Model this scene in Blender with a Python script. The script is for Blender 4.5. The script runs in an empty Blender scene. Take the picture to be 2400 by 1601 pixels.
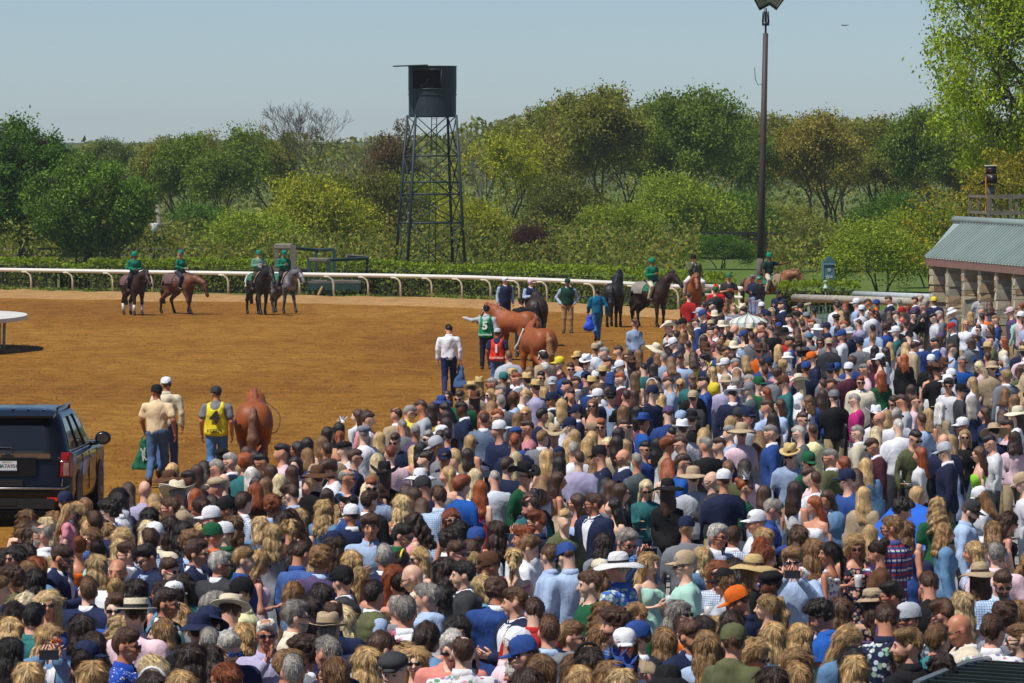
import bpy, bmesh, math, random
import numpy as np
from mathutils import Vector, Matrix, Euler
from mathutils.bvhtree import BVHTree
R = math.radians
sc = bpy.context.scene
C = sc.collection

# ---------------------------------------------------------------- camera, light, exposure
CAMH = 5.9
FPX = 13333.0                       # focal length in pixels of the 2400 px wide photograph
PITCH = math.atan((800.5 - 372.0) / FPX)
cam_d = bpy.data.cameras.new('camera'); cam = bpy.data.objects.new('camera', cam_d); C.objects.link(cam)
cam_d.sensor_width = 36.0; cam_d.lens = FPX / 2400 * 36.0
cam_d.clip_start = 1.0; cam_d.clip_end = 20000
cam.location = (0, 0, CAMH); cam.rotation_euler = (R(90) - PITCH, 0, 0)
sc.camera = cam

SUN_DIR = Vector((0.47, 0.36, -1.04)).normalized()      # the way the light travels
sun_d = bpy.data.lights.new('sun', 'SUN'); sun_d.energy = 5.0; sun_d.angle = R(0.53); sun_d.color = (1.0, 0.955, 0.88)
sun = bpy.data.objects.new('sun', sun_d); C.objects.link(sun)
sun.rotation_euler = SUN_DIR.to_track_quat('-Z', 'Y').to_euler()
world = bpy.data.worlds.new('World'); sc.world = world; world.use_nodes = True
wn = world.node_tree; wn.nodes.clear()
sky_t = wn.nodes.new('ShaderNodeTexSky'); sky_t.sky_type = 'NISHITA'; sky_t.sun_disc = False
sky_t.sun_elevation = math.asin(-SUN_DIR.z); sky_t.sun_rotation = math.atan2(-SUN_DIR.x, -SUN_DIR.y)
sky_t.altitude = 1500; sky_t.air_density = 0.8; sky_t.dust_density = 0.55; sky_t.ozone_density = 5.5
bg = wn.nodes.new('ShaderNodeBackground'); bg.inputs['Strength'].default_value = 0.090
wo = wn.nodes.new('ShaderNodeOutputWorld')
wn.links.new(sky_t.outputs[0], bg.inputs[0]); wn.links.new(bg.outputs[0], wo.inputs[0])
sc.view_settings.view_transform = 'Standard'; sc.view_settings.look = 'None'
sc.view_settings.exposure = 0.0; sc.view_settings.gamma = 1.0; sc.view_settings.use_curve_mapping = False
sc.cycles.max_bounces = 6; sc.cycles.diffuse_bounces = 2; sc.cycles.glossy_bounces = 3
sc.cycles.transmission_bounces = 4; sc.cycles.transparent_max_bounces = 6; sc.cycles.volume_bounces = 0

def ray(px, py):
    a = (px - 1200.0) / FPX; b = -(py - 800.5) / FPX
    f = Vector((0, math.cos(PITCH), -math.sin(PITCH))); u = Vector((0, math.sin(PITCH), math.cos(PITCH)))
    return f + Vector((1, 0, 0)) * a + u * b
def atz(px, py, z):                 # the point at height z seen at a pixel
    d = ray(px, py); return Vector((0, 0, CAMH)) + d * ((z - CAMH) / d.z)
def aty(px, py, Y):                 # the point at distance Y seen at a pixel
    d = ray(px, py); return Vector((0, 0, CAMH)) + d * (Y / d.y)

# ---------------------------------------------------------------- materials
def srgb(h):
    h = h.lstrip('#'); out = []
    for i in (0, 2, 4):
        c = int(h[i:i+2], 16) / 255.0
        out.append(c / 12.92 if c <= 0.04045 else ((c + 0.055) / 1.055) ** 2.4)
    return tuple(out)
def rgba(c): return (c[0], c[1], c[2], 1.0)
class NT:
    def __init__(s, name):
        s.m = bpy.data.materials.new(name); s.m.use_nodes = True; s.t = s.m.node_tree
        s.b = s.t.nodes['Principled BSDF']; s.o = s.t.nodes['Material Output']
    def n(s, typ, **kw):
        nd = s.t.nodes.new(typ)
        for k, v in kw.items():
            if k.startswith('i_'): nd.inputs[k[2:].replace('_', ' ')].default_value = v
            elif k.startswith('n_'): nd.inputs[int(k[2:])].default_value = v
            else: setattr(nd, k, v)
        return nd
    def l(s, a, b): s.t.links.new(a, b)
    def coord(s, which='Object', scale=(1, 1, 1)):
        tc = s.n('ShaderNodeTexCoord'); mp = s.n('ShaderNodeMapping'); mp.inputs['Scale'].default_value = scale
        s.l(tc.outputs[which], mp.inputs[0]); return mp.outputs[0]
    def noise(s, scale, detail=3, rough=0.55, vec=None, dist=0.0):
        nd = s.n('ShaderNodeTexNoise'); nd.inputs['Scale'].default_value = scale
        nd.inputs['Detail'].default_value = detail; nd.inputs['Roughness'].default_value = rough
        nd.inputs['Distortion'].default_value = dist
        if vec is not None: s.l(vec, nd.inputs['Vector'])
        return nd.outputs['Fac']
    def ramp(s, fac, stops):
        r = s.n('ShaderNodeValToRGB'); e = r.color_ramp.elements
        while len(e) < len(stops): e.new(0.5)
        for i, (p, c) in enumerate(stops):
            e[i].position = p; e[i].color = rgba(c) if not isinstance(c, (int, float)) else (c, c, c, 1)
        s.l(fac, r.inputs[0]); return r.outputs[0]
    def mix(s, a, b, fac, mode='MIX'):
        x = s.n('ShaderNodeMix', data_type='RGBA', blend_type=mode)
        for v, i in ((a, 6), (b, 7)):
            if isinstance(v, tuple): x.inputs[i].default_value = rgba(v)
            else: s.l(v, x.inputs[i])
        if isinstance(fac, (int, float)): x.inputs[0].default_value = fac
        else: s.l(fac, x.inputs[0])
        return x.outputs[2]
    def bump(s, h, strength=0.3, dist=0.02):
        b = s.n('ShaderNodeBump'); b.inputs['Strength'].default_value = strength; b.inputs['Distance'].default_value = dist
        s.l(h, b.inputs['Height']); s.l(b.outputs[0], s.b.inputs['Normal'])
    def base(s, c):
        if isinstance(c, tuple): s.b.inputs['Base Color'].default_value = rgba(c)
        else: s.l(c, s.b.inputs['Base Color'])
        return s
    def rough(s, v, spec=None):
        s.b.inputs['Roughness'].default_value = v
        if spec is not None: s.b.inputs['Specular IOR Level'].default_value = spec
        return s
def simple(name, col, rough=0.7, metal=0.0, var=0.15, nscale=4.0, spec=0.4, bump=0.0, stretch=(1, 1, 1)):
    t = NT(name); v = t.coord('Object', stretch)
    f = t.noise(nscale, 4, 0.6, v)
    lo = tuple(x * (1 - var) for x in col); hi = tuple(min(1, x * (1 + var)) for x in col)
    t.base(t.ramp(f, [(0.3, lo), (0.7, hi)])).rough(rough, spec); t.b.inputs['Metallic'].default_value = metal
    if bump: t.bump(t.noise(nscale * 4, 3, 0.6, v), bump, 0.02)
    return t.m
def objcol(t):
    return t.n('ShaderNodeObjectInfo').outputs['Color']
def attrcol(t):
    a = t.n('ShaderNodeAttribute'); a.attribute_name = 'col'; return a.outputs['Color']

# ---------------------------------------------------------------- object helpers
def tag(o, label=None, cat=None, group=None, kind=None):
    if label: o['label'] = label
    if cat: o['category'] = cat
    if group: o['group'] = group
    if kind: o['kind'] = kind
    return o
def mesh(name, V, F, mats, smooth=True, fm=None, col=None):
    me = bpy.data.meshes.new(name)
    V = np.asarray(V, dtype=np.float32).reshape(-1, 3)
    if isinstance(F, np.ndarray):
        n, k = F.shape
        me.vertices.add(len(V)); me.vertices.foreach_set('co', V.ravel())
        me.loops.add(n * k); me.loops.foreach_set('vertex_index', F.astype(np.int32).ravel())
        me.polygons.add(n); me.polygons.foreach_set('loop_start', np.arange(0, n * k, k, dtype=np.int32))
        me.polygons.foreach_set('loop_total', np.full(n, k, dtype=np.int32))
    else:
        me.from_pydata([tuple(map(float, v)) for v in V], [], F)
    for m in (mats if isinstance(mats, (list, tuple)) else [mats]): me.materials.append(m)
    if fm is not None: me.polygons.foreach_set('material_index', np.asarray(fm, dtype=np.int32))
    me.update(calc_edges=True)
    if smooth: me.polygons.foreach_set('use_smooth', np.ones(len(me.polygons), dtype=bool))
    if col is not None:
        a = me.attributes.new('col', 'FLOAT_COLOR', 'POINT')
        c = np.ones((len(V), 4), dtype=np.float32); c[:, :3] = col; a.data.foreach_set('color', c.ravel())
    return me
def link(name, me, parent=None, loc=None, rot=None, mat=None):
    o = bpy.data.objects.new(name, me); C.objects.link(o)
    if parent is not None: o.parent = parent
    if mat is not None: o.matrix_local = mat
    if loc is not None: o.location = loc
    if rot is not None: o.rotation_euler = rot
    return o
def empty(name, loc=(0, 0, 0), rz=0.0, s=1.0):
    o = bpy.data.objects.new(name, None); C.objects.link(o); o.empty_display_size = 0.2
    o.location = loc; o.rotation_euler = (0, 0, rz); o.scale = (s, s, s); return o
class MB:                            # collects quads and polygons, then links them as one object
    def __init__(s): s.v = []; s.f = []; s.m = []
    def add(s, V, F, mi=0):
        n = len(s.v); s.v += [tuple(v) for v in V]; s.f += [tuple(i + n for i in f) for f in F]; s.m += [mi] * len(F); return s
    def box(s, c, d, mi=0, M=None):
        x, y, z = c; a, b, h = d[0] / 2, d[1] / 2, d[2] / 2
        V = [Vector((x + i * a, y + j * b, z + k * h)) for i in (-1, 1) for j in (-1, 1) for k in (-1, 1)]
        if M is not None: V = [M @ v for v in V]
        return s.add(V, [(0, 1, 3, 2), (4, 6, 7, 5), (0, 4, 5, 1), (2, 3, 7, 6), (0, 2, 6, 4), (1, 5, 7, 3)], mi)
    def tube(s, pts, rs, n=8, mi=0, cap=True, sq=(1, 1)):
        pts = [Vector(p) for p in pts]
        if isinstance(rs, (int, float)): rs = [rs] * len(pts)
        V = []; F = []; side = None
        for i, p in enumerate(pts):
            d = (pts[min(i + 1, len(pts) - 1)] - pts[max(i - 1, 0)])
            if d.length < 1e-9: d = Vector((0, 0, 1))
            d.normalize()
            if side is None:
                side = d.orthogonal().normalized() if abs(d.z) > 0.95 else d.cross(Vector((0, 0, 1))).normalized()
            side = (side - d * side.dot(d)).normalized(); up = side.cross(d)
            for k in range(n):
                a = 2 * math.pi * (k + 0.5) / n
                V.append(p + side * (math.cos(a) * rs[i] * sq[0]) + up * (math.sin(a) * rs[i] * sq[1]))
        for i in range(len(pts) - 1):
            for k in range(n):
                F.append((i * n + k, i * n + (k + 1) % n, (i + 1) * n + (k + 1) % n, (i + 1) * n + k))
        if cap: F.append(tuple(range(n - 1, -1, -1))); F.append(tuple((len(pts) - 1) * n + k for k in range(n)))
        return s.add(V, F, mi)
    def lathe(s, prof, n=20, mi=0, M=None, sx=1.0, sy=1.0, cap=False):
        V = []; F = []
        for (r, z) in prof:
            for k in range(n):
                a = 2 * math.pi * k / n; v = Vector((math.cos(a) * r * sx, math.sin(a) * r * sy, z))
                V.append(M @ v if M is not None else v)
        for i in range(len(prof) - 1):
            for k in range(n):
                F.append((i * n + k, i * n + (k + 1) % n, (i + 1) * n + (k + 1) % n, (i + 1) * n + k))
        if cap: F.append(tuple(range(n - 1, -1, -1))); F.append(tuple((len(prof) - 1) * n + k for k in range(n)))
        return s.add(V, F, mi)
    def me(s, name, mats, smooth=True): return mesh(name, s.v, s.f, mats, smooth, s.m)
    def build(s, name, mats, parent=None, smooth=True, **kw): return link(name, s.me(name, mats, smooth), parent, **kw)

# ---------------------------------------------------------------- smooth shapes from distance fields
def snet(F, xs, ys, zs):
    ins = F < 0; nx, ny, nz = F.shape
    X, Y, Z = np.meshgrid(xs, ys, zs, indexing='ij')
    S = np.zeros((nx - 1, ny - 1, nz - 1, 3), dtype=np.float32); cnt = np.zeros((nx - 1, ny - 1, nz - 1), dtype=np.float32)
    P = (X, Y, Z)
    def sl(o): return (slice(o[0], nx - 1 + o[0]), slice(o[1], ny - 1 + o[1]), slice(o[2], nz - 1 + o[2]))
    for ax in range(3):
        others = [a for a in range(3) if a != ax]
        for u in (0, 1):
            for v in (0, 1):
                o0 = [0, 0, 0]; o0[others[0]] = u; o0[others[1]] = v; o1 = list(o0); o1[ax] = 1
                a = sl(o0); b = sl(o1); cr = ins[a] != ins[b]
                if not cr.any(): continue
                fa = F[a][cr]; fb = F[b][cr]; t = fa / (fa - fb)
                for d in range(3):
                    pa = P[d][a][cr]; pb = P[d][b][cr]; S[..., d][cr] += pa + (pb - pa) * t
                cnt[cr] += 1
    m = cnt > 0; idx = -np.ones(m.shape, dtype=np.int64); idx[m] = np.arange(m.sum())
    V = S[m] / cnt[m][:, None]; Q = []
    for ax in range(3):
        o1, o2 = [(1, 2), (2, 0), (0, 1)][ax]
        a = [slice(None)] * 3; b = [slice(None)] * 3
        a[ax] = slice(0, -1); b[ax] = slice(1, None)
        for o in (o1, o2): a[o] = slice(1, -1); b[o] = slice(1, -1)
        ia = ins[tuple(a)]; ib = ins[tuple(b)]; cr = np.argwhere(ia != ib)
        if len(cr) == 0: continue
        flip = ia[tuple(cr.T)]
        base = cr.copy(); base[:, o1] += 1; base[:, o2] += 1
        def cell(d1, d2):
            c = base.copy(); c[:, o1] += d1; c[:, o2] += d2; return idx[tuple(c.T)]
        q = np.stack([cell(-1, -1), cell(0, -1), cell(0, 0), cell(-1, 0)], 1)
        q[~flip] = q[~flip][:, ::-1]; Q.append(q)
    Q = np.concatenate(Q); Q = Q[(Q >= 0).all(1)]
    return V.astype(np.float32), Q
def axis(lo, hi, h, fine=None, hf=None):
    if fine is None: return np.arange(lo, hi + h, h, dtype=np.float32)
    a = np.arange(fine[0] - h, lo - h, -h)[::-1]; b = np.arange(fine[0], fine[1], hf); c = np.arange(b[-1] + h, hi + h, h)
    return np.concatenate([a, b, c]).astype(np.float32)
def cap_(P, a, b, ra, rb, s=(1, 1, 1)):
    inv = np.array([1 / s[0], 1 / s[1], 1 / s[2]], dtype=np.float32)
    a = np.array(a, np.float32) * inv; b = np.array(b, np.float32) * inv; d = b - a; L = max(float(d @ d), 1e-9)
    x, y, z = P[0] * inv[0] - a[0], P[1] * inv[1] - a[1], P[2] * inv[2] - a[2]
    t = np.clip((x * d[0] + y * d[1] + z * d[2]) / L, 0, 1)
    x = x - t * d[0]; y = y - t * d[1]; z = z - t * d[2]
    return (np.sqrt(x * x + y * y + z * z) - (ra + (rb - ra) * t)) * min(s)
def ell_(P, c, r):
    x = (P[0] - c[0]) / r[0]; y = (P[1] - c[1]) / r[1]; z = (P[2] - c[2]) / r[2]
    k = np.sqrt(x * x + y * y + z * z) + 1e-9
    g = np.sqrt((x / r[0]) ** 2 + (y / r[1]) ** 2 + (z / r[2]) ** 2) + 1e-9
    return k * (k - 1.0) / g
def smin(a, b, k):
    if a is None: return b
    h = np.clip(0.5 + 0.5 * (b - a) / k, 0, 1); return b + (a - b) * h - k * h * (1 - h)
def smax(a, b, k): return -smin(-a, -b, k)
def field(P, prims, k=0.03):
    f = None
    for p in prims:
        kk = k
        if p[0] == 'c': g = cap_(P, *p[1:5], p[5] if len(p) > 5 else (1, 1, 1))
        elif p[0] == 'e': g = ell_(P, p[1], p[2])
        elif p[0] == '-e': f = smax(f, -ell_(P, p[1], p[2]), p[3] if len(p) > 3 else 0.01); continue
        elif p[0] == '-c': f = smax(f, -cap_(P, *p[1:5]), 0.008); continue
        elif p[0] == 'k': k = p[1]; continue
        f = smin(f, g, k)
    return f
def waves(P, amp, freq, seed=0, aniso=(1, 1, 1), n=7):
    r = np.random.RandomState(seed); out = 0
    for i in range(n):
        d = r.normal(size=3) * np.array(aniso); d /= np.linalg.norm(d) + 1e-9
        fr = freq * (0.6 + 0.9 * r.rand())
        out = out + np.sin((P[0] * d[0] + P[1] * d[1] + P[2] * d[2]) * fr + r.rand() * 6.28 + 1.3 * np.sin(P[(i + 1) % 3] * fr * 0.4))
    return out * amp / math.sqrt(n)
def grid(xs, ys, zs): return np.meshgrid(xs, ys, zs, indexing='ij')
# ---------------------------------------------------------------- materials of people
def mat_skin():
    t = NT('skin'); v = t.coord(); c = objcol(t)
    red = t.mix(c, (0.62, 0.16, 0.10), t.ramp(t.noise(14, 2, 0.5, v), [(0.45, 0.0), (0.8, 0.22)]))
    t.base(red).rough(0.5, 0.45); t.b.inputs['Subsurface Weight'].default_value = 0.0
    t.bump(t.noise(60, 3, 0.6, v), 0.15, 0.004); return t.m
def mat_hair(src=objcol, name='hair'):
    t = NT(name); v = t.coord('Object', (1, 1, 0.16)); c = src(t)
    if name == 'hair': c = t.mix(c, attrcol(t), 1.0, 'MULTIPLY')
    f = t.noise(78, 4, 0.66, v, 0.7); g = t.noise(17, 3, 0.55, v, 0.9)
    c1 = t.mix(c, t.mix(c, (0.42, 0.36, 0.29), 1.0, 'MULTIPLY'), t.ramp(f, [(0.34, 0.85), (0.52, 0.0)]))
    c2 = t.mix(c1, t.mix(c1, (2.0, 1.9, 1.75), 1.0, 'MULTIPLY'), t.ramp(g, [(0.48, 0.0), (0.68, 0.85)]))
    t.base(c2).rough(0.42, 0.5); t.bump(f, 0.9, 0.012)
    return t.m
def mat_cloth(name, pat=None, src=objcol, rough=0.85):
    t = NT(name); v = t.coord(); c = src(t); sp = t.n('ShaderNodeSeparateXYZ'); t.l(v, sp.inputs[0])
    def wav(scale, rot, lo, hi):
        w = t.n('ShaderNodeTexWave', wave_type='BANDS', bands_direction=rot); w.inputs['Scale'].default_value = scale
        w.inputs['Distortion'].default_value = 0.6; w.inputs['Detail'].default_value = 1.0; t.l(v, w.inputs['Vector'])
        return t.ramp(w.outputs['Fac'], [(lo, 0.0), (hi, 1.0)])
    if pat == 'stripe': c = t.mix(c, (0.09, 0.17, 0.42), wav(17, 'X', 0.45, 0.6))
    elif pat == 'hstripe': c = t.mix(c, (0.45, 0.5, 0.52), wav(4.5, 'Z', 0.6, 0.7))
    elif pat == 'tealstripe': c = t.mix(c, (0.0, 0.02, 0.06), wav(9, 'Z', 0.45, 0.62))
    elif pat == 'plaid':
        c = t.mix(c, (0.50, 0.52, 0.55), wav(5.5, 'Z', 0.7, 0.82)); c = t.mix(c, (0.02, 0.03, 0.06), wav(5.5, 'X', 0.62, 0.75))
    elif pat == 'redplaid':
        c = t.mix(c, (0.42, 0.03, 0.02), wav(6.5, 'Z', 0.45, 0.55)); c = t.mix(c, (0.62, 0.62, 0.66), wav(3.2, 'Z', 0.86, 0.93)); c = t.mix(c, (0.03, 0.03, 0.12), wav(6, 'X', 0.74, 0.86))
    elif pat == 'check':
        c = t.mix(c, (0.14, 0.26, 0.48), wav(14, 'Z', 0.8, 0.92)); c = t.mix(c, (0.14, 0.26, 0.48), wav(14, 'X', 0.8, 0.92))
    elif pat in ('floral', 'darkfloral', 'bluefloral', 'dots'):
        vo = t.n('ShaderNodeTexVoronoi'); vo.inputs['Scale'].default_value = {'dots': 38}.get(pat, 22); t.l(v, vo.inputs['Vector'])
        m = t.ramp(vo.outputs['Distance'], [(0.24 if pat == 'dots' else 0.40, 1.0), (0.32 if pat == 'dots' else 0.52, 0.0)])
        if pat == 'dots': fc = (0.62, 0.62, 0.62)
        else:
            h = t.n('ShaderNodeSeparateColor'); t.l(vo.outputs['Color'], h.inputs[0])
            pal = {'floral': [(0.55, 0.06, 0.12), (0.08, 0.22, 0.5), (0.75, 0.3, 0.35), (0.1, 0.3, 0.16)],
                   'darkfloral': [(0.65, 0.12, 0.06), (0.7, 0.35, 0.3), (0.7, 0.5, 0.35), (0.12, 0.2, 0.1)],
                   'bluefloral': [(0.65, 0.68, 0.7), (0.5, 0.6, 0.7), (0.2, 0.4, 0.25), (0.7, 0.7, 0.65)]}[pat]
            fc = t.ramp(h.outputs[0], [(0.0, pal[0]), (0.35, pal[1]), (0.6, pal[2]), (0.85, pal[3])])
        c = t.mix(c, fc, m)
    f = t.noise(9, 3, 0.6, v)
    c = t.mix(c, t.mix(c, (0.72, 0.72, 0.74), 1.0, 'MULTIPLY'), t.ramp(f, [(0.35, 0.7), (0.6, 0.0)]))
    t.base(c).rough(rough, 0.25); t.bump(t.noise(5.5, 4, 0.6, t.coord('Object', (1, 1, .6)), 1.2), 0.42, 0.05); return t.m
M_SKIN = mat_skin(); M_HAIR = mat_hair()
PATS = {None: mat_cloth('woven_cloth')}
for k_ in ('stripe', 'hstripe', 'tealstripe', 'plaid', 'redplaid', 'check', 'floral', 'darkfloral', 'bluefloral', 'dots'):
    PATS[k_] = mat_cloth('cloth_' + k_, k_)
M_CLOTH = PATS[None]
M_LENS = simple('dark_lens', (0.006, 0.006, 0.008), 0.12, var=0.1, spec=0.7)
M_BLENS = simple('blue_mirror_lens', (0.01, 0.12, 0.55), 0.12, 0.4, var=0.4, nscale=30, spec=0.8)
M_OLENS = simple('orange_mirror_lens', (0.75, 0.14, 0.01), 0.15, 0.3, var=0.4, nscale=30, spec=0.8)
M_WFRAME = simple('white_frame', (0.75, 0.75, 0.76), 0.4)
M_RFRAME = simple('red_frame', (0.6, 0.02, 0.02), 0.35)
M_EYEW = simple('eye_white', (0.30, 0.24, 0.21), 0.35); M_EYED = simple('eye_dark', (0.02, 0.015, 0.012), 0.3)
M_LIP = simple('lips', (0.38, 0.11, 0.09), 0.45)
M_STRAW = None
def mat_straw():
    t = NT('straw'); v = t.coord(); c = objcol(t)
    w = t.n('ShaderNodeTexWave', wave_type='RINGS', rings_direction='Z'); w.inputs['Scale'].default_value = 16; w.inputs['Distortion'].default_value = 1.5
    t.l(v, w.inputs['Vector']); f = t.noise(120, 2, 0.5, v)
    t.base(t.mix(c, t.mix(c, (0.55, 0.5, 0.42), 1.0, 'MULTIPLY'), t.ramp(f, [(0.4, 0.7), (0.62, 0.0)]))).rough(0.75)
    t.bump(w.outputs['Fac'], 0.5, 0.006); return t.m
M_STRAW = mat_straw()
M_BAND = simple('hat_band', (0.02, 0.02, 0.03), 0.8)
M_SHOE = simple('shoe_leather', (0.05, 0.03, 0.02), 0.4)

# ---------------------------------------------------------------- bodies
PIV = Vector((0, 0.01, 1.53))
HEADV = {0: (0, 4), 1: (-36, 4), 2: (36, 4), 3: (0, 24), 4: (-24, 16)}       # yaw, pitch of the head on the neck
def head_mat(hv):
    y, p = HEADV[hv]
    return Matrix.Translation(PIV) @ Matrix.Rotation(R(y), 4, 'Z') @ Matrix.Rotation(R(p), 4, 'X') @ Matrix.Scale(.94, 4) @ Matrix.Translation(-PIV)
def arms(sex, pose):
    sx = 0.197 if sex == 'm' else 0.164
    S = lambda s: (s * sx, 0.0, 1.398)
    dn = lambda s: (S(s), (s * (sx + .055), .03, 1.145), (s * (sx + .06), -.03, .90))
    bent = lambda s: (S(s), (s * (sx + .05), -.01, 1.155), (s * .09, -.245, 1.21))
    up = lambda s: (S(s), (s * (sx + .05), -.16, 1.26), (s * .07, -.28, 1.49))
    if pose == 'down': return [dn(-1), dn(1)]
    if pose == 'hold': return [bent(-1), dn(1)]
    if pose == 'both': return [bent(-1), bent(1)]
    if pose == 'up': return [up(-1), up(1)]
    if pose == 'point': return [(S(-1), (-(sx + .10), -.12, 1.56), (-(sx + .10), -.20, 1.81)), dn(1)]
    if pose == 'chin': return [(S(-1), (-.16, -.20, 1.22), (-.02, -.20, 1.44)), dn(1)]
    if pose == 'swing': return [(S(-1), (-(sx + .08), .08, 1.155), (-(sx + .10), .02, .92)), (S(1), (sx + .06, -.04, 1.15), (sx + .05, -.2, .96))]
    if pose == 'reach': return [dn(-1), (S(1), (sx + .2, -.12, 1.36), (sx + .4, -.26, 1.42))]
    if pose == 'pocket': return [(S(-1), (-(sx + .13), .08, 1.16), (-(sx + .02), -.04, .97)), (S(1), (sx + .13, .08, 1.16), (sx + .02, -.04, .97))]
    if pose == 'reins': return [(S(-1), (-(sx + .05), 0, 1.16), (-.08, -.26, 1.10)), (S(1), (sx + .05, 0, 1.16), (.08, -.27, 1.10))]
def legs(kind):
    if kind == 'ride': return [[(s * .10, 0, .93), (s * .30, -.36, .78), (s * .31, -.20, .36), (s * .32, -.36, .30)] for s in (-1, 1)]
    if kind == 'walk': return [[(-.09, 0, .92), (-.09, -.17, .50), (-.09, -.22, .09), (-.09, -.38, .05)], [(.09, 0, .92), (.09, .0, .48), (.09, .26, .16), (.10, .17, .04)]]
    return [[(s * .09, 0, .92), (s * .105, -.01, .49), (s * .11, .03, .09), (s * .13, -.13, .04)] for s in (-1, 1)]
def torso_prims(sex, g=0.0):
    if sex == 'm':
        p = [('e', (0, .01, .97), (.165 + g, .115 + g, .14 + g)), ('e', (0, .0, 1.12), (.160 + g, .118 + g, .16 + g)),
             ('e', (0, .0, 1.30), (.188 + g, .132 + g, .18 + g)), ('c', (-.152, .01, 1.392), (.152, .01, 1.392), .062 + g, .062 + g), ('c', (0, .02, 1.40), (0, .012, 1.50), .11 + g, .058 + g * .5)]
    else:
        p = [('e', (0, .01, .96), (.168 + g, .118 + g, .14 + g)), ('e', (0, .0, 1.12), (.122 + g, .09 + g, .15 + g)),
             ('e', (0, .0, 1.30), (.145 + g, .100 + g, .16 + g)), ('e', (-.06, -.07, 1.285), (.062 + g, .062 + g, .065 + g)), ('e', (.06, -.07, 1.285), (.062 + g, .062 + g, .065 + g)),
             ('c', (-.123, .01, 1.39), (.123, .01, 1.39), .050 + g, .050 + g), ('c', (0, .02, 1.39), (0, .01, 1.495), .09 + g, .046 + g * .5)]
    return p
def arm_prims(sex, pose, g=0.0, cut=1.0, taper=1.0):
    k = 1.0 if sex == 'm' else 0.82; P = []
    for (S, E, W) in arms(sex, pose):
        S, E, W = Vector(S), Vector(E), Vector(W)
        if cut >= 1.0:
            P += [('c', S, E, .052 * k + g, .040 * k + g), ('c', E, W, .042 * k + g, .028 * k + g * 1.2)]
        else:
            P += [('c', S, S.lerp(E, cut), .052 * k + g, .05 * k + g * 1.6)]
    return P
def leg_prims(kind, g=0.0, shoe=False):
    P = []
    for (H, K, A, T) in legs(kind):
        if not shoe: P += [('c', H, K, .088 + g, .058 + g), ('c', K, A, .058 + g, .038 + g * 1.5)]
        else: P += [('c', A, T, .045, .036), ('c', (A[0], A[1] + .02, A[2] - .03), T, .035, .034)]
    return P
def head_prims(sex):
    f = 0.94 if sex == 'f' else 1.0
    return [('e', (0, .015, 1.672), (.076 * f, .097 * f, .100)), ('e', (0, -.03, 1.622), (.060 * f, .072, .083)), ('k', .012),
            ('c', (-.022, -.068, 1.560), (.022, -.068, 1.560), .021 * f, .021 * f), ('c', (-.036, -.079, 1.678), (.036, -.079, 1.678), .013, .013),
            ('c', (0, -.096, 1.662), (0, -.116, 1.620), .009, .0155), ('c', (-.035, -.075, 1.622), (-.04, -.06, 1.60), .022, .02), ('c', (.035, -.075, 1.622), (.04, -.06, 1.60), .022, .02),
            ('c', (-.018, -.094, 1.589), (.018, -.094, 1.589), .008, .008),
            ('e', (-.078 * f, .012, 1.638), (.012, .024, .034)), ('e', (.078 * f, .012, 1.638), (.012, .024, .034)),
            ('-e', (-.033, -.112, 1.652), (.022, .022, .014), .012), ('-e', (.033, -.112, 1.652), (.022, .022, .014), .012)]
def headspace(P, hv):
    M = head_mat(hv).inverted(); r = M.to_3x3(); t = M.translation
    return [P[0] * r[i][0] + P[1] * r[i][1] + P[2] * r[i][2] + t[i] for i in range(3)]
def hand_mesh():
    P = grid(axis(-.05, .05, .0075), axis(-.09, .06, .0075), axis(-.21, .02, .0075))
    pr = [('k', .012), ('e', (0, 0, -.05), (.017, .038, .052)), ('c', (0, 0, .0), (0, 0, -.03), .024, .026), ('k', .006)]
    for i, (y, L) in enumerate(((-.03, .07), (-.01, .08), (.01, .075), (.029, .055))):
        a = Vector((0, y, -.09)); b = Vector((.012, y * 1.15, -.09 - L * .5)); c = Vector((.034, y * 1.1, -.09 - L * .86))
        pr += [('c', a, b, .0098, .0088), ('c', b, c, .0088, .0075)]
    pr += [('c', (0, -.03, -.035), (.014, -.058, -.07), .013, .010), ('c', (.014, -.058, -.07), (.028, -.062, -.10), .010, .0085)]
    return snet(field(P, pr, .012), axis(-.05, .05, .0075), axis(-.09, .06, .0075), axis(-.21, .02, .0075))
HAND = hand_mesh()
CACHE = {}
def cached(key, fn):
    if key not in CACHE: CACHE[key] = fn()
    return CACHE[key]
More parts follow.
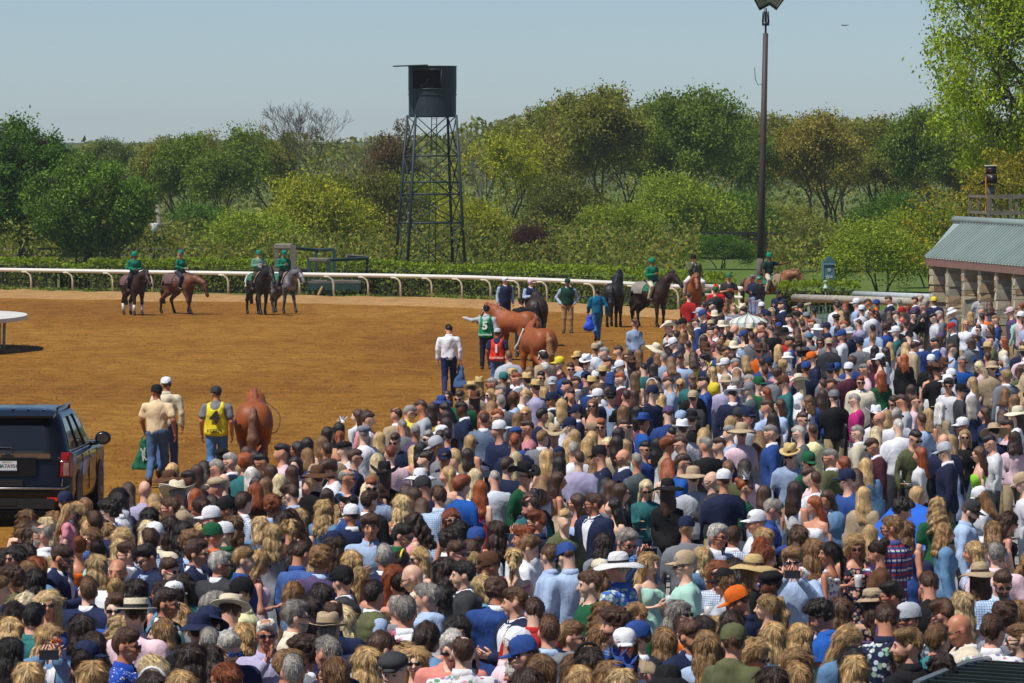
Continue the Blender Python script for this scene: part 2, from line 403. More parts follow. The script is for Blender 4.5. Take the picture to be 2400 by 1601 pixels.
def body_vf(sex, pose, leg, hv, lo=False):
    h = .04 if lo else .034; hf = .02 if lo else .0132
    ex = .50 if pose != 'reach' else .68
    xs = axis(-.50, ex, h, (-.105, .105), hf); ys = axis(-.50, .42, h, (-.155, .14), hf); zs = axis(-.02, 1.96 if pose == 'point' else 1.80, h, (1.50, 1.79), hf)
    P = grid(xs, ys, zs)
    f = field(P, torso_prims(sex, -.012) + [('k', .03)] + arm_prims(sex, pose), .05)
    f = smin(f, field(P, leg_prims(leg) + leg_prims(leg, 0, True), .03), .04)
    f = smin(f, cap_(P, (0, .02, 1.44), (0, 0, 1.60), .058 if sex == 'm' else .047, .054 if sex == 'm' else .045), .03)
    f = smin(f, field(headspace(P, hv), head_prims(sex), .03), .018)
    V, Q = snet(f, xs, ys, zs)
    for (S, E, W) in arms(sex, pose):
        d = (Vector(W) - Vector(E)).normalized(); q = Vector((0, 0, -1)).rotation_difference(d)
        if lo: continue
        side = 1 if W[0] > 0 else -1
        A = np.array((Matrix.Translation(Vector(W) - d * .01) @ q.to_matrix().to_4x4() @ Matrix.Diagonal((-side * .98, .98, .98, 1))), dtype=np.float32)
        HV = HAND[0] @ A[:3, :3].T + A[:3, 3]; HQ = HAND[1] if side < 0 else HAND[1][:, ::-1]
        Q = np.concatenate([Q, HQ + len(V)]); V = np.concatenate([V, HV.astype(np.float32)])
    return V, Q
def garment_vf(kind, sex, pose, leg='stand', lo=False):
    h = .045 if lo else .028; xr = .66 if pose == 'reach' else .48
    xs = axis(-.48, xr, h); ys = axis(-.48, .42, h); z0, z1 = .30, 1.95 if pose == 'point' else 1.62
    g = dict(shirt=.010, tee=.010, jacket=.024, knit=.020, vest=.030, bib=.034, dress=.008, trousers=.012, skirt=.02)[kind]
    if kind == 'trousers': z0, z1 = .0, 1.12
    elif kind == 'dress': z0 = .35
    else: z0 = .72
    zs = axis(z0, z1, h); P = grid(xs, ys, zs); seed = hash((kind, sex, pose)) % 97 if False else (len(kind) * 7 + len(pose) * 3 + (sex == 'm'))
    if kind == 'trousers':
        f = field(P, [('e', (0, .01, .97), (.172, .125, .14))] + leg_prims(leg, g), .035); f = smax(f, P[2] - 1.04, .01); f = smax(f, .07 - P[2], .01) if leg == 'stand' else f
        f = f + waves(P, .003, 40, seed); return snet(f, xs, ys, zs)
    f = field(P, torso_prims(sex, g), .05)
    if kind == 'jacket':
        f = smin(f, field(P, [('e', (0, .02, .92), (.19 if sex == 'm' else .185, .14, .22)), ('c', (-.17, .012, 1.402) if sex == 'm' else (-.145, .012, 1.402), (.17, .012, 1.402) if sex == 'm' else (.145, .012, 1.402), .054 + g, .054 + g)], .03), .06)
    if kind in ('shirt', 'jacket', 'knit'): f = smin(f, field(P, arm_prims(sex, pose, g * .8 + .006), .02), .035)
    if kind == 'tee': f = smin(f, field(P, arm_prims(sex, pose, .014, .62), .02), .035)
    if kind == 'vest': f = f + .006 * np.sin(P[2] * 75)
    if kind == 'bib':
        f = smax(f, np.abs(P[0]) - (.135 + .05 * np.clip((1.30 - P[2]) * 6, 0, 1)), .01); f = smax(f, -ell_(P, (0, .10, 1.52), (.085, .16, .17)), .01)
    if kind == 'knit':
        f = smin(f, cap_(P, (-.05, .085, 1.475), (.05, .085, 1.475), .05, .05), .04)
    if kind == 'dress':
        f = smin(f, cap_(P, (0, 0, .95), (0, .01, .40), .15, .28, (1, .8, 1)), .07); f = smax(f, P[2] - (1.37 + .12 * np.abs(P[0])), .01); f = smax(f, .42 - P[2], .01)
        f = np.minimum(f, field(P, [('c', (-.095, -.09, 1.34), (-.105, .0, 1.475), .012, .012), ('c', (.095, -.09, 1.34), (.105, .0, 1.475), .012, .012), ('c', (-.095, .09, 1.34), (-.105, .0, 1.475), .012, .012), ('c', (.095, .09, 1.34), (.105, .0, 1.475), .012, .012)], .005))
    elif kind == 'jacket': f = smax(f, .80 - P[2], .01)
    else: f = smax(f, .90 - P[2], .01)
    if kind != 'dress': f = smax(f, -cap_(P, (0, -.035, 1.50), (0, -.05, 1.70), .058, .07), .008)
    f = f + waves(P, .0065 if kind != 'vest' else .003, 30, seed, (1.3, 1.0, .7)) + waves(P, .003, 75, seed + 5)
    return snet(f, xs, ys, zs)
def hair_vf(style, sex, lo=False, var=0):
    h = .02 if lo else .0105
    L = {'straight': 1.30, 'wavy': 1.26, 'curly': 1.38, 'bob': 1.52, 'pony': 1.40, 'up': 1.58, 'short': 1.56, 'mcurly': 1.57, 'thin': 1.56}[style]
    if style in ('straight', 'wavy', 'curly', 'pony'): L += (0, -.09, .09)[var]
    wide = {'straight': .13, 'wavy': .15, 'curly': .17, 'bob': .125}.get(style, .125)
    xs = axis(-wide - .03, wide + .03, h); ys = axis(-.13, .24, h); zs = axis(L - .04, 1.88, h)
    P = grid(xs, ys, zs)
    nz = waves(P, 1.0, 55, 3 + 7 * var, (1.2, 1.2, .35)); nb = waves(P, 1.0, 120, 8 + 5 * var, (1.1, 1.1, .5))
    if style in ('short', 'mcurly', 'thin'):
        f = ell_(P, (0, .020, 1.682), (.0825, .1025, .101))
        f = smin(f, ell_(P, ((0, .022, -.02)[var], -.015, (1.730, 1.738, 1.722)[var]), (.073, .087, .056)), .02)
        if style == 'mcurly': f = f - .022; nz = waves(P, 1.0, 85, 4)
        f = smax(f, -(P[2] - (1.615 + np.clip(-(P[1] - .02) * .9, -.055, .2))), .012)       # hairline drops to the nape
        f = smax(f, -ell_(P, (0, -.125, 1.615), (.085, .080, .112)), .01)                    # the face stays open
        f = smax(f, -cap_(P, (-.12, .012, 1.628), (.12, .012, 1.628), .026, .026), .008)     # ears
        if style == 'thin': f = smax(f, -ell_(P, (0, -.01, 1.785), (.070, .095, .062)), .01)
        return snet(f + nz * (.0045 if style != 'mcurly' else .008) + nb * .002, xs, ys, zs)
    f = ell_(P, (0, .022, 1.686), (.088, .106, .101))
    if style in ('straight', 'wavy', 'curly', 'bob'):
        f = smin(f, cap_(P, (0, .055, 1.66), (0, .085, 1.50), .088, .074 if style != 'curly' else .095, (1.12, .70, 1)), .04)
        if L < 1.48: f = smin(f, cap_(P, (0, .085, 1.50), (0, .100, L + .03), .072, {'straight': .072, 'wavy': .088}.get(style, .105), (1.30, .50, 1)), .035)
        for s in (-1, 1):
            f = smin(f, cap_(P, (s * .068, .0, 1.70), (s * (.092 if style != 'curly' else .11), .012 if style != 'straight' else .03, max(L + .05, 1.37)), .036, .036 if style != 'straight' else .026), .03)
    elif style == 'pony':
        f = smin(f, ell_(P, (0, .125, 1.715), (.03, .035, .03)), .015)
        f = smin(f, cap_(P, (0, .14, 1.71), (0, .165, 1.58), .026, .036), .015); f = smin(f, cap_(P, (0, .165, 1.58), (.01, .13, L), .036, .016), .02)
    elif style == 'up':
        f = smin(f, ell_(P, (0, .115, 1.745), (.052, .048, .046)), .015)
    if style in ('pony', 'up'): f = smax(f, -(P[2] - (1.62 + np.clip(-(P[1] - .05) * .7, -.2, .2))) - 9 * np.maximum(P[1] - .115, 0), .012)
    f = smax(f, -ell_(P, (0, -.120, 1.600), (.066, .085, .125)), .012)
    f = smax(f, -cap_(P, (0, 0.0, 1.40), (0, 0, 1.58), .045, .045), .01)
    a = {'straight': .0045, 'wavy': .0055, 'curly': .0085, 'bob': .006, 'pony': .004, 'up': .007}[style]
    if style == 'wavy': f = f + .0035 * np.sin(P[2] * (62, 48, 75)[var] + 2.5 * np.sin(P[0] * 40)) * np.clip((1.66 - P[2]) * 6, 0, 1)
    if style == 'curly': nz = waves(P, 1.0, 70, 6)
    ang = np.arctan2(P[0], P[1] - .02); f = f + np.where(P[1] > -.06, .0022, 0) * np.sin(ang * 15 + var * 2 + 2.0 * np.sin(P[2] * 9)) * np.clip((1.80 - P[2]) * 8, 0, 1)
    if style in ('straight', 'wavy', 'curly'): f = smax(f, (L + .02 + .028 * np.sin(ang * 9 + var) + .018 * np.sin(ang * 23 + 1)) - P[2], .012)
    return snet(f + nz * a + nb * .0025, xs, ys, zs)
HSTY = {'': None, 'w': 'wavy', 'c': 'curly', 'b': 'bob', 'p': 'pony', 'u': 'up', 't': 'thin', 'l': None}
def body_me(sex, pose, leg, hv): return cached(('b', sex, pose, leg, hv), lambda: mesh('person', *body_vf(sex, pose, leg, hv), M_SKIN))
def garment_me(kind, sex, pose, leg='stand', pat=None):
    vf = cached(('g', kind, sex, pose, leg), lambda: garment_vf(kind, sex, pose, leg))
    return cached(('gm', kind, sex, pose, leg, pat), lambda: mesh(kind, *vf, PATS[pat]))
def with_strands(VQ, style):
    V, Q = VQ; r = np.random.RandomState(len(style) * 3 + 1); n = np.zeros_like(V); e1 = V[Q[:, 1]] - V[Q[:, 0]]; e2 = V[Q[:, 2]] - V[Q[:, 0]]; fn = np.cross(e1, e2)
    for k in range(4): np.add.at(n, Q[:, k], fn)
    n /= np.linalg.norm(n, axis=1)[:, None] + 1e-9
    N = {'short': 3200, 'thin': 1800, 'mcurly': 2600}.get(style, 8500); i = r.randint(0, len(V), N); P = V[i]; m = n[i]
    out = np.sign(((P - np.array([0, .03, 1.62])) * m).sum(1)); ok = out > 0; P = P[ok]; m = m[ok]; N = len(P)
    if style in ('short', 'thin'): d = np.stack([.15 * r.normal(size=N), .9 * np.ones(N) * np.where(P[:, 2] > 1.70, 1, .4), np.where(P[:, 2] > 1.73, .1, -.8)], 1)
    elif style in ('mcurly', 'curly'): d = r.normal(size=(N, 3)) + np.array([0, .2, -.5])
    elif style == 'up': d = np.array([0, .12, 1.72]) - P + r.normal(size=(N, 3)) * .02
    else: d = np.stack([np.sign(P[:, 0]) * np.where(P[:, 2] > 1.72, .9, .05) + .12 * r.normal(size=N), .25 * np.ones(N), -np.ones(N) * np.where(P[:, 2] > 1.72, .45, 1)], 1)
    d = d - m * (d * m).sum(1)[:, None]; d /= np.linalg.norm(d, axis=1)[:, None] + 1e-9; s = np.cross(m, d)
    L = {'short': .018, 'thin': .016, 'mcurly': .014, 'curly': .020, 'up': .026}.get(style, .055) * (.5 + r.rand(N))[:, None]; w = (.0008 + .0014 * r.rand(N))[:, None] * (1.35 if style in ('short', 'thin', 'mcurly') else 1); fly = np.where(r.rand(N) < .04, .008, .0010)[:, None]
    A = P + m * .001; B = P + d * L * .5 + m * (.0022 + fly * .3); C2 = P + d * L + m * (.001 + fly)
    if style in ('curly', 'mcurly'): B = B + s * .004 * np.sign(r.normal(size=N))[:, None]
    RV = np.stack([A - s * w, A + s * w, B - s * w, B + s * w, C2 - s * w * .3, C2 + s * w * .3], 1).reshape(-1, 3); b = len(V) + 6 * np.arange(N)[:, None]
    RQ = np.concatenate([b + np.array([[0, 1, 3, 2]]), b + np.array([[2, 3, 5, 4]])]); k = r.choice([.72, .88, 1.0, 1.2, 1.5], N, p=[.15, .2, .2, .25, .2]); col = np.concatenate([np.ones((len(V), 3)) * .92, np.repeat(k, 6)[:, None] * np.ones((1, 3))])
    return np.concatenate([V, RV.astype(np.float32)]), np.concatenate([Q, RQ]), col
def hair_me(style, sex, var=0):
    if style in ('bob', 'up', 'thin', 'mcurly', 'pony'): var = 0
    def f(): V, Q, c = with_strands(hair_vf(style, sex, False, var), style); return mesh('hair', V, Q, M_HAIR, col=c)
    return cached(('h', style, var), f)
def brim(mb, ri, ro, z, fn, n=28, mi=0, t=.007, sy=1.12):
    V = []; F = []; rs = [ri, ri + (ro - ri) * .5, ro]
    for zz in (t / 2, -t / 2):
        for r in rs:
            for k in range(n):
                a = 2 * math.pi * k / n; x = math.cos(a) * r; y = math.sin(a) * r * sy
                V.append((x, y + .012, z + zz + fn(x, y, (r - ri) / (ro - ri))))
    for k in range(n):
        q = (k + 1) % n
        for i in (0, 1):
            F.append((i * n + k, (i + 1) * n + k, (i + 1) * n + q, i * n + q)); F.append(((3 + i) * n + k, (3 + i) * n + q, (4 + i) * n + q, (4 + i) * n + k))
        F.append((2 * n + k, 5 * n + k, 5 * n + q, 2 * n + q))
    mb.add(V, F, mi)
def crown(mb, prof, mi=0, sx=1.0, sy=1.12, dent=0.0, n=28):
    V = []; F = []
    for (r, z) in prof:
        for k in range(n):
            a = 2 * math.pi * k / n; x = math.cos(a) * r * sx; y = math.sin(a) * r * sy
            zz = z - (dent * max(0, 1 - abs(x) / .05) if z > 1.80 else 0)
            pinch = 1 - (.22 * max(0, -math.sin(a)) if dent and z > 1.77 else 0)
            V.append((x * pinch, y + .012, zz))
    for i in range(len(prof) - 1):
        for k in range(n): F.append((i * n + k, i * n + (k + 1) % n, (i + 1) * n + (k + 1) % n, (i + 1) * n + k))
    mb.add(V, F, mi)
def visor(mb, z, mi=0, L=.085, w=.085):
    V = []; F = []; n = 10
    for zz in (.004, -.004):
        for j in range(4):
            for i in range(n + 1):
                u = -1 + 2 * i / n; x = u * w; e = math.sqrt(max(0, 1 - u * u)); y = -.075 * e * 1.25 - .01 - L * e * j / 3
                V.append((x * (1 - .06 * j), y, z + zz - .22 * x * x / w - .012 * j / 3 + .004))
    m = (n + 1)
    for b in (0, 4):
        for j in range(3):
            for i in range(n):
                q = (b * m + j * m + i, b * m + j * m + i + 1, b * m + (j + 1) * m + i + 1, b * m + (j + 1) * m + i)
                F.append(q if b else q[::-1])
    for i in range(n): F.append((3 * m + i, 7 * m + i, 7 * m + i + 1, 3 * m + i + 1))
    mb.add(V, F, mi)
def hat_mb(kind):
    m = MB()
    dome = [(.097, 1.678), (.098, 1.71), (.092, 1.75), (.075, 1.782), (.045, 1.800), (.001, 1.806)]
    if kind == 'c': crown(m, dome); visor(m, 1.690); m.lathe([(.004, 1.812), (.010, 1.808), (.011, 1.802)], 8)
    elif kind == 'C': m2 = hat_mb('c'); m.v = [(-x, -y + .024, z) for x, y, z in m2.v]; m.f = m2.f; m.m = m2.m
    elif kind == 'x': crown(m, [(.100, 1.650), (.108, 1.70), (.104, 1.755), (.085, 1.80), (.050, 1.825), (.001, 1.832)]); visor(m, 1.69, 0, .045, .09)
    elif kind == 's':
        crown(m, [(.094, 1.705), (.094, 1.732)], 1); crown(m, [(.0925, 1.730), (.090, 1.765), (.084, 1.812), (.06, 1.826), (.001, 1.822)], 0, dent=.022)
        brim(m, .090, .150, 1.706, lambda x, y, u: .016 * u * abs(x) / .12 - .012 * u * (y < 0))
    elif kind == 'a':
        crown(m, [(.097, 1.712), (.097, 1.745)], 1); crown(m, [(.095, 1.70), (.094, 1.785), (.088, 1.793), (.001, 1.794)]); brim(m, .09, .165, 1.71, lambda x, y, u: 0)
    elif kind == 'w':
        crown(m, [(.096, 1.71), (.096, 1.74)], 1); crown(m, [(.094, 1.738), (.090, 1.775), (.075, 1.812), (.04, 1.826), (.001, 1.828)])
        brim(m, .09, .225, 1.712, lambda x, y, u: -.045 * u * u + .012 * u * math.sin(3 * math.atan2(y, x)))
    elif kind == 'k':
        crown(m, [(.096, 1.708), (.096, 1.728)], 1); crown(m, [(.094, 1.726), (.091, 1.775), (.083, 1.835), (.055, 1.845), (.001, 1.838)], 0, dent=.03)
        brim(m, .09, .200, 1.71, lambda x, y, u: u * (2.0 * x * x - .8 * y * y))
    elif kind == 'b':
        crown(m, [(.096, 1.70), (.092, 1.745), (.080, 1.785), (.05, 1.797), (.001, 1.80)]); brim(m, .094, .155, 1.705, lambda x, y, u: -.045 * u)
    elif kind == 'f':
        crown(m, [(.098, 1.70), (.108, 1.725), (.098, 1.755), (.06, 1.783), (.001, 1.79)], sy=1.15); visor(m, 1.705, 0, .045, .075)
    elif kind == 'v': crown(m, [(.099, 1.675), (.099, 1.715)]); visor(m, 1.69)
    elif kind == 'h':
        m.tube([(.099 * math.cos(a), .0, 1.695 + .117 * math.sin(a)) for a in [math.pi * i / 14 for i in range(15)]], .013, 8)
    elif kind == 'q':
        r = random.Random(5)
        for i in range(16):
            a = r.uniform(0, 6.28); L = r.uniform(.06, .13); u = Vector((math.cos(a) * L, r.uniform(-.5, .8) * L, abs(math.sin(a)) * L)); c = Vector((-.06, -.02, 1.79)); s = u.cross(Vector((.3, .2, 1))).normalized() * .022
            m.add([c, c + u * .5 + s, c + u, c + u * .5 - s], [(0, 1, 2, 3)]); m.add([c + Vector((0, 0, .002)), c + u * .5 - s, c + u * 1.01, c + u * .5 + s], [(0, 1, 2, 3)])
        m.lathe([(.001, 1.815), (.025, 1.812), (.04, 1.795), (.045, 1.775)], 10, M=Matrix.Translation((-.06, -.01, 0)))
    elif kind == 'z':
        m.box((.07, .0, 1.74), (.03, .05, .03)); m.box((.075, .03, 1.75), (.025, .045, .045)); m.box((.075, -.03, 1.75), (.025, .045, .045))
    return m
def hat_me(kind, straw): return cached(('hat', kind, straw), lambda: hat_mb(kind).me('hat', [M_STRAW if straw else M_CLOTH, M_BAND]))
def shades_mb():
    m = MB()
    for s in (-1, 1):
        m.lathe([(.001, -.006), (.02, -.004), (.027, .0), (.027, .004), (.001, .006)], 12, 0, Matrix.Translation((s * .034, -.108, 1.652)) @ Matrix.Rotation(R(90), 4, 'X') @ Matrix.Rotation(R(8 * s), 4, 'Y'), 1, .78)
        m.tube([(s * .060, -.100, 1.658), (s * .074, -.06, 1.657), (s * .083, .01, 1.652)], .0042, 5, 1)
    m.tube([(-.012, -.112, 1.658), (.012, -.112, 1.658)], .004, 5, 1); return m
SH_KINDS = {'g': (M_LENS, M_LENS), 'B': (M_BLENS, M_LENS), 'O': (M_OLENS, M_LENS), 'G': (M_LENS, M_RFRAME), 'H': (M_LENS, M_WFRAME), 'T': (M_BLENS, M_LENS)}
def shades_me(k): return cached(('sh', k), lambda: shades_mb().me('sunglasses', list(SH_KINDS[k])))
def eyes_mb():
    m = MB()
    for s in (1,):
        T = Matrix.Translation((s * .033, -.0895, 1.652)) @ Matrix.Rotation(R(90), 4, 'X')
        m.lathe([(.001, .0085), (.009, .006), (.014, .0)], 10, 0, T, 1, .5); m.lathe([(.001, .0102), (.0058, .0082), (.0065, .006)], 8, 1, T)
        m.tube([(s * .018, -.093, 1.672), (s * .034, -.095, 1.677), (s * .048, -.085, 1.672)], .0032, 4, 1)
    return m
def eyes_me(): return cached('eyes', lambda: eyes_mb().me('eye', [M_EYEW, M_EYED]))
def lips_me():
    def f():
        m = MB(); m.lathe([(.001, .006), (.012, .005), (.021, .0)], 10, 0, Matrix.Translation((0, -.1005, 1.589)) @ Matrix.Rotation(R(90), 4, 'X'), 1, .42); return m.me('lips', [M_LIP])
    return cached('lips', f)
def beard_me():
    def f():
        xs = axis(-.09, .09, .011); ys = axis(-.12, .05, .011); zs = axis(1.50, 1.67, .011); P = grid(xs, ys, zs)
        g = field(P, [('e', (0, -.03, 1.612), (.067, .080, .092)), ('c', (-.02, -.07, 1.556), (.02, -.07, 1.556), .028, .028)], .012)
        g = smax(g, P[2] - (1.605 + np.maximum(P[1] + .04, 0) * .5), .008); g = smax(g, P[1] - .015, .006); g = smax(g, -ell_(P, (0, -.115, 1.592), (.022, .02, .012)), .004)
        V, Q = snet(g + waves(P, .002, 150, 2), xs, ys, zs); return mesh('beard', V, Q, M_HAIR, col=np.ones((len(V), 3)))
    return cached('beard', f)
def collar_me(sex):
    def f():
        m = MB(); r = .066 if sex == 'm' else .056; n = 20
        V = []; F = []
        for i, (k, z) in enumerate(((1.0, 1.525), (1.1, 1.53), (1.32, 1.475), (1.25, 1.468), (1.0, 1.49))):
            for j in range(n + 1):
                a = -math.pi / 2 + .16 + (2 * math.pi - .32) * j / n
                front = max(0, -math.sin(a)); V.append((math.cos(a) * r * k, math.sin(a) * r * k * 1.05 + .012, z - .030 * front - (.02 * front if k > 1.2 else 0)))
        for i in range(4):
            for j in range(n): F.append((i * (n + 1) + j, i * (n + 1) + j + 1, (i + 1) * (n + 1) + j + 1, (i + 1) * (n + 1) + j))
        m.add(V, F); return m.me('collar', [M_CLOTH])
    return cached(('col', sex), f)
def front_me(sex, kind):
    def f():
        vf = cached(('g', 'jacket', sex, 'down', 'stand'), lambda: garment_vf('jacket', sex, 'down', 'stand'))
        bv = BVHTree.FromPolygons([tuple(map(float, v)) for v in vf[0]], [tuple(map(int, q)) for q in vf[1]])
        m = MB(); V = []; F = []; n = 8
        for j in range(n + 1):
            t = j / n; z = 1.10 + (1.47 - 1.10) * t; w = .008 + .062 * t if kind == 'shirt' else (.022 if t < .9 else .018)
            for i in (-1, -.5, 0, .5, 1):
                hit = bv.ray_cast(Vector((i * w, -1, z)), Vector((0, 1, 0)))[0]
                y = hit.y if hit else -.06
                V.append((i * w, max(y, -.2) - (.004 if kind == 'shirt' else .010), z))
        for j in range(n):
            for i in range(4): F.append((j * 5 + i, j * 5 + i + 1, (j + 1) * 5 + i + 1, (j + 1) * 5 + i))
        m.add(V, F); return m.me('shirt_front' if kind == 'shirt' else 'necktie', [M_CLOTH])
    return cached(('front', sex, kind), f)
def shoes_me(leg, side=0):
    def f():
        xs = axis(-.42, .42, .018); ys = axis(-.5, .4, .018); zs = axis(-.02, .5 if leg == 'ride' else .3, .018); P = grid(xs, ys, zs)
        pr = []
        for (H, K, A, T) in legs(leg)[side:side + 1]: pr += [('c', A, T, .052, .042), ('c', (A[0], A[1] + .03, A[2] - .035), T, .042, .04)]
        f = field(P, pr, .02); return mesh('shoe', *snet(f, xs, ys, zs), M_SHOE)
    return cached(('shoes', leg, side), f)

HAIRC = dict(k='#1b1613', d='#32221a', b='#4b3122', l='#83603c', y='#bd9c6a', p='#e0cda2', r='#93491f', g='#9a9590', w='#d8d6d2')
HAIRN = dict(k='black', d='dark brown', b='brown', l='light brown', y='blonde', p='pale blonde', r='auburn', g='grey', w='white')
COL = dict(wh=('#e4e6ec', 'white'), nv=('#1d2747', 'navy'), bk=('#17171a', 'black'), bl=('#2b4a8c', 'blue'), lb=('#a3b8d8', 'light blue'), gy=('#7d8087', 'grey'),
    lg=('#b5bac2', 'pale grey'), pk=('#dd8f9d', 'pink'), lp=('#e3c3cc', 'light pink'), gn=('#1c5a3a', 'green'), ol=('#5c6040', 'olive'), tl=('#2f6f72', 'teal'), mt=('#a9d3c4', 'mint'),
    ye=('#e5cf3c', 'yellow'), rd=('#b32424', 'red'), mr=('#4d2330', 'maroon'), br=('#5b3c28', 'brown'), tn=('#b7a184', 'tan'), cr=('#ddd3ba', 'cream'), pu=('#5c4a72', 'purple'),
    lv=('#b1abcb', 'lavender'), dn=('#5f84a8', 'denim'), ch=('#38393d', 'charcoal'), mg=('#bb2a78', 'magenta'), sa=('#e08c80', 'salmon'), cb=('#1f5cb4', 'cobalt blue'), cy=('#e6e2ac', 'pale yellow'),
    lm=('#8ed33c', 'lime green'), bp=('#2148ab', 'blue dotted', 'dots'), bf=('#3a63b5', 'blue patterned', 'bluefloral'), pf=('#1f2238', 'dark floral', 'darkfloral'), ft=('#dcdce0', 'white floral', 'floral'),
    fn=('#1c2340', 'navy floral', 'bluefloral'), pl=('#5d6a6e', 'grey plaid', 'plaid'), pr=('#4a4a80', 'red and navy plaid', 'redplaid'), lc=('#b9cbe3', 'light blue checked', 'check'), gb=('#6a7c95', 'blue-grey plaid', 'plaid'),
    ns=('#1c2b4a', 'navy striped', 'hstripe'), sb=('#d5dcec', 'blue striped', 'stripe'), pt=('#8b7f9c', 'muted print', 'floral'), bg=('#cfc3a8', 'beige'), orr=('#e06a1c', 'orange'))
COL['or'] = COL['orr']; COL['st'] = ('#cdb27a', 'straw'); COL['zz'] = COL['nv']
STRAWC = ('cr', 'tn', 'st', 'wh', 'ye')
SKINS = ['#d7a188', '#cf9479', '#deb096', '#c88a6c', '#dba68d', '#cc9079', '#e0b69e', '#b67a5c']
PRNG = random.Random(11)
def setc(o, c, f=1.0):
    if isinstance(c, str): c = srgb(c)
    o.color = (c[0] * f, c[1] * f, c[2] * f, 1); return o
def parse(txt):
    out = []; x0 = y0 = 0; s = 4.898
    for ln in txt.strip().splitlines():
        t = ln.split()
        if t[0] == 'T': x0, y0 = float(t[1]), float(t[2]); s = float(t[3]) if len(t) > 3 else 4.898; continue
        hd = t[3].split('+'); fl = t[6] if len(t) > 6 else ''
        out.append(dict(px=x0 + float(t[0]) * 10 / s, py=y0 + float(t[1]) * 10 / s, dir=int(t[2]), sex=hd[0][0], hc=hd[0][1], hs=hd[0][2:], hat=hd[1] if len(hd) > 1 else '',
                        top=t[4] if len(t) > 4 else 's', tc=t[5] if len(t) > 5 else 'wh', fl=fl))
    return out
def hair_style(p):
    if p['hc'] == '0': return None
    s = p['hs'][:1]
    if p['sex'] == 'm': return {'c': 'mcurly', 'w': 'mcurly', 't': 'thin'}.get(s, 'short')
    return {'w': 'wavy', 'c': 'curly', 'b': 'bob', 'p': 'pony', 'u': 'up'}.get(s, 'straight')
KINDS_ = {'s': 'shirt', 'j': 'jacket', 't': 'tee', 'd': 'dress', 'k': 'knit', 'v': 'vest'}
def hair_fit(Hm, hs, r):
    if hs in ('short', 'thin'): return Hm @ Matrix.Translation((0, 0, 1.65)) @ Matrix.Diagonal((r.uniform(.98, 1.03), r.uniform(.98, 1.04), r.uniform(.98, 1.08), 1)) @ Matrix.Translation((0, 0, -1.65))
    if hs in ('straight', 'wavy', 'curly', 'pony', 'bob'): return Hm @ Matrix.Translation((0, 0, 1.78)) @ Matrix.Diagonal((r.uniform(.95, 1.08), r.uniform(.98, 1.08), r.uniform(.86, 1.12) if hs != 'bob' else 1, 1)) @ Matrix.Translation((0, 0, -1.78))
    return Hm
def hair_col(p, r):
    c = Vector(srgb(HAIRC.get(p['hc'], HAIRC['b'])))
    alt = {'y': 'pl', 'p': 'yw', 'l': 'by', 'b': 'dl', 'd': 'kb', 'r': 'bl', 'g': 'wd', 'k': 'dd', 'w': 'gg'}.get(p['hc'], 'bd'); return tuple(c.lerp(Vector(srgb(HAIRC[r.choice(alt)])), r.uniform(0, .38)))
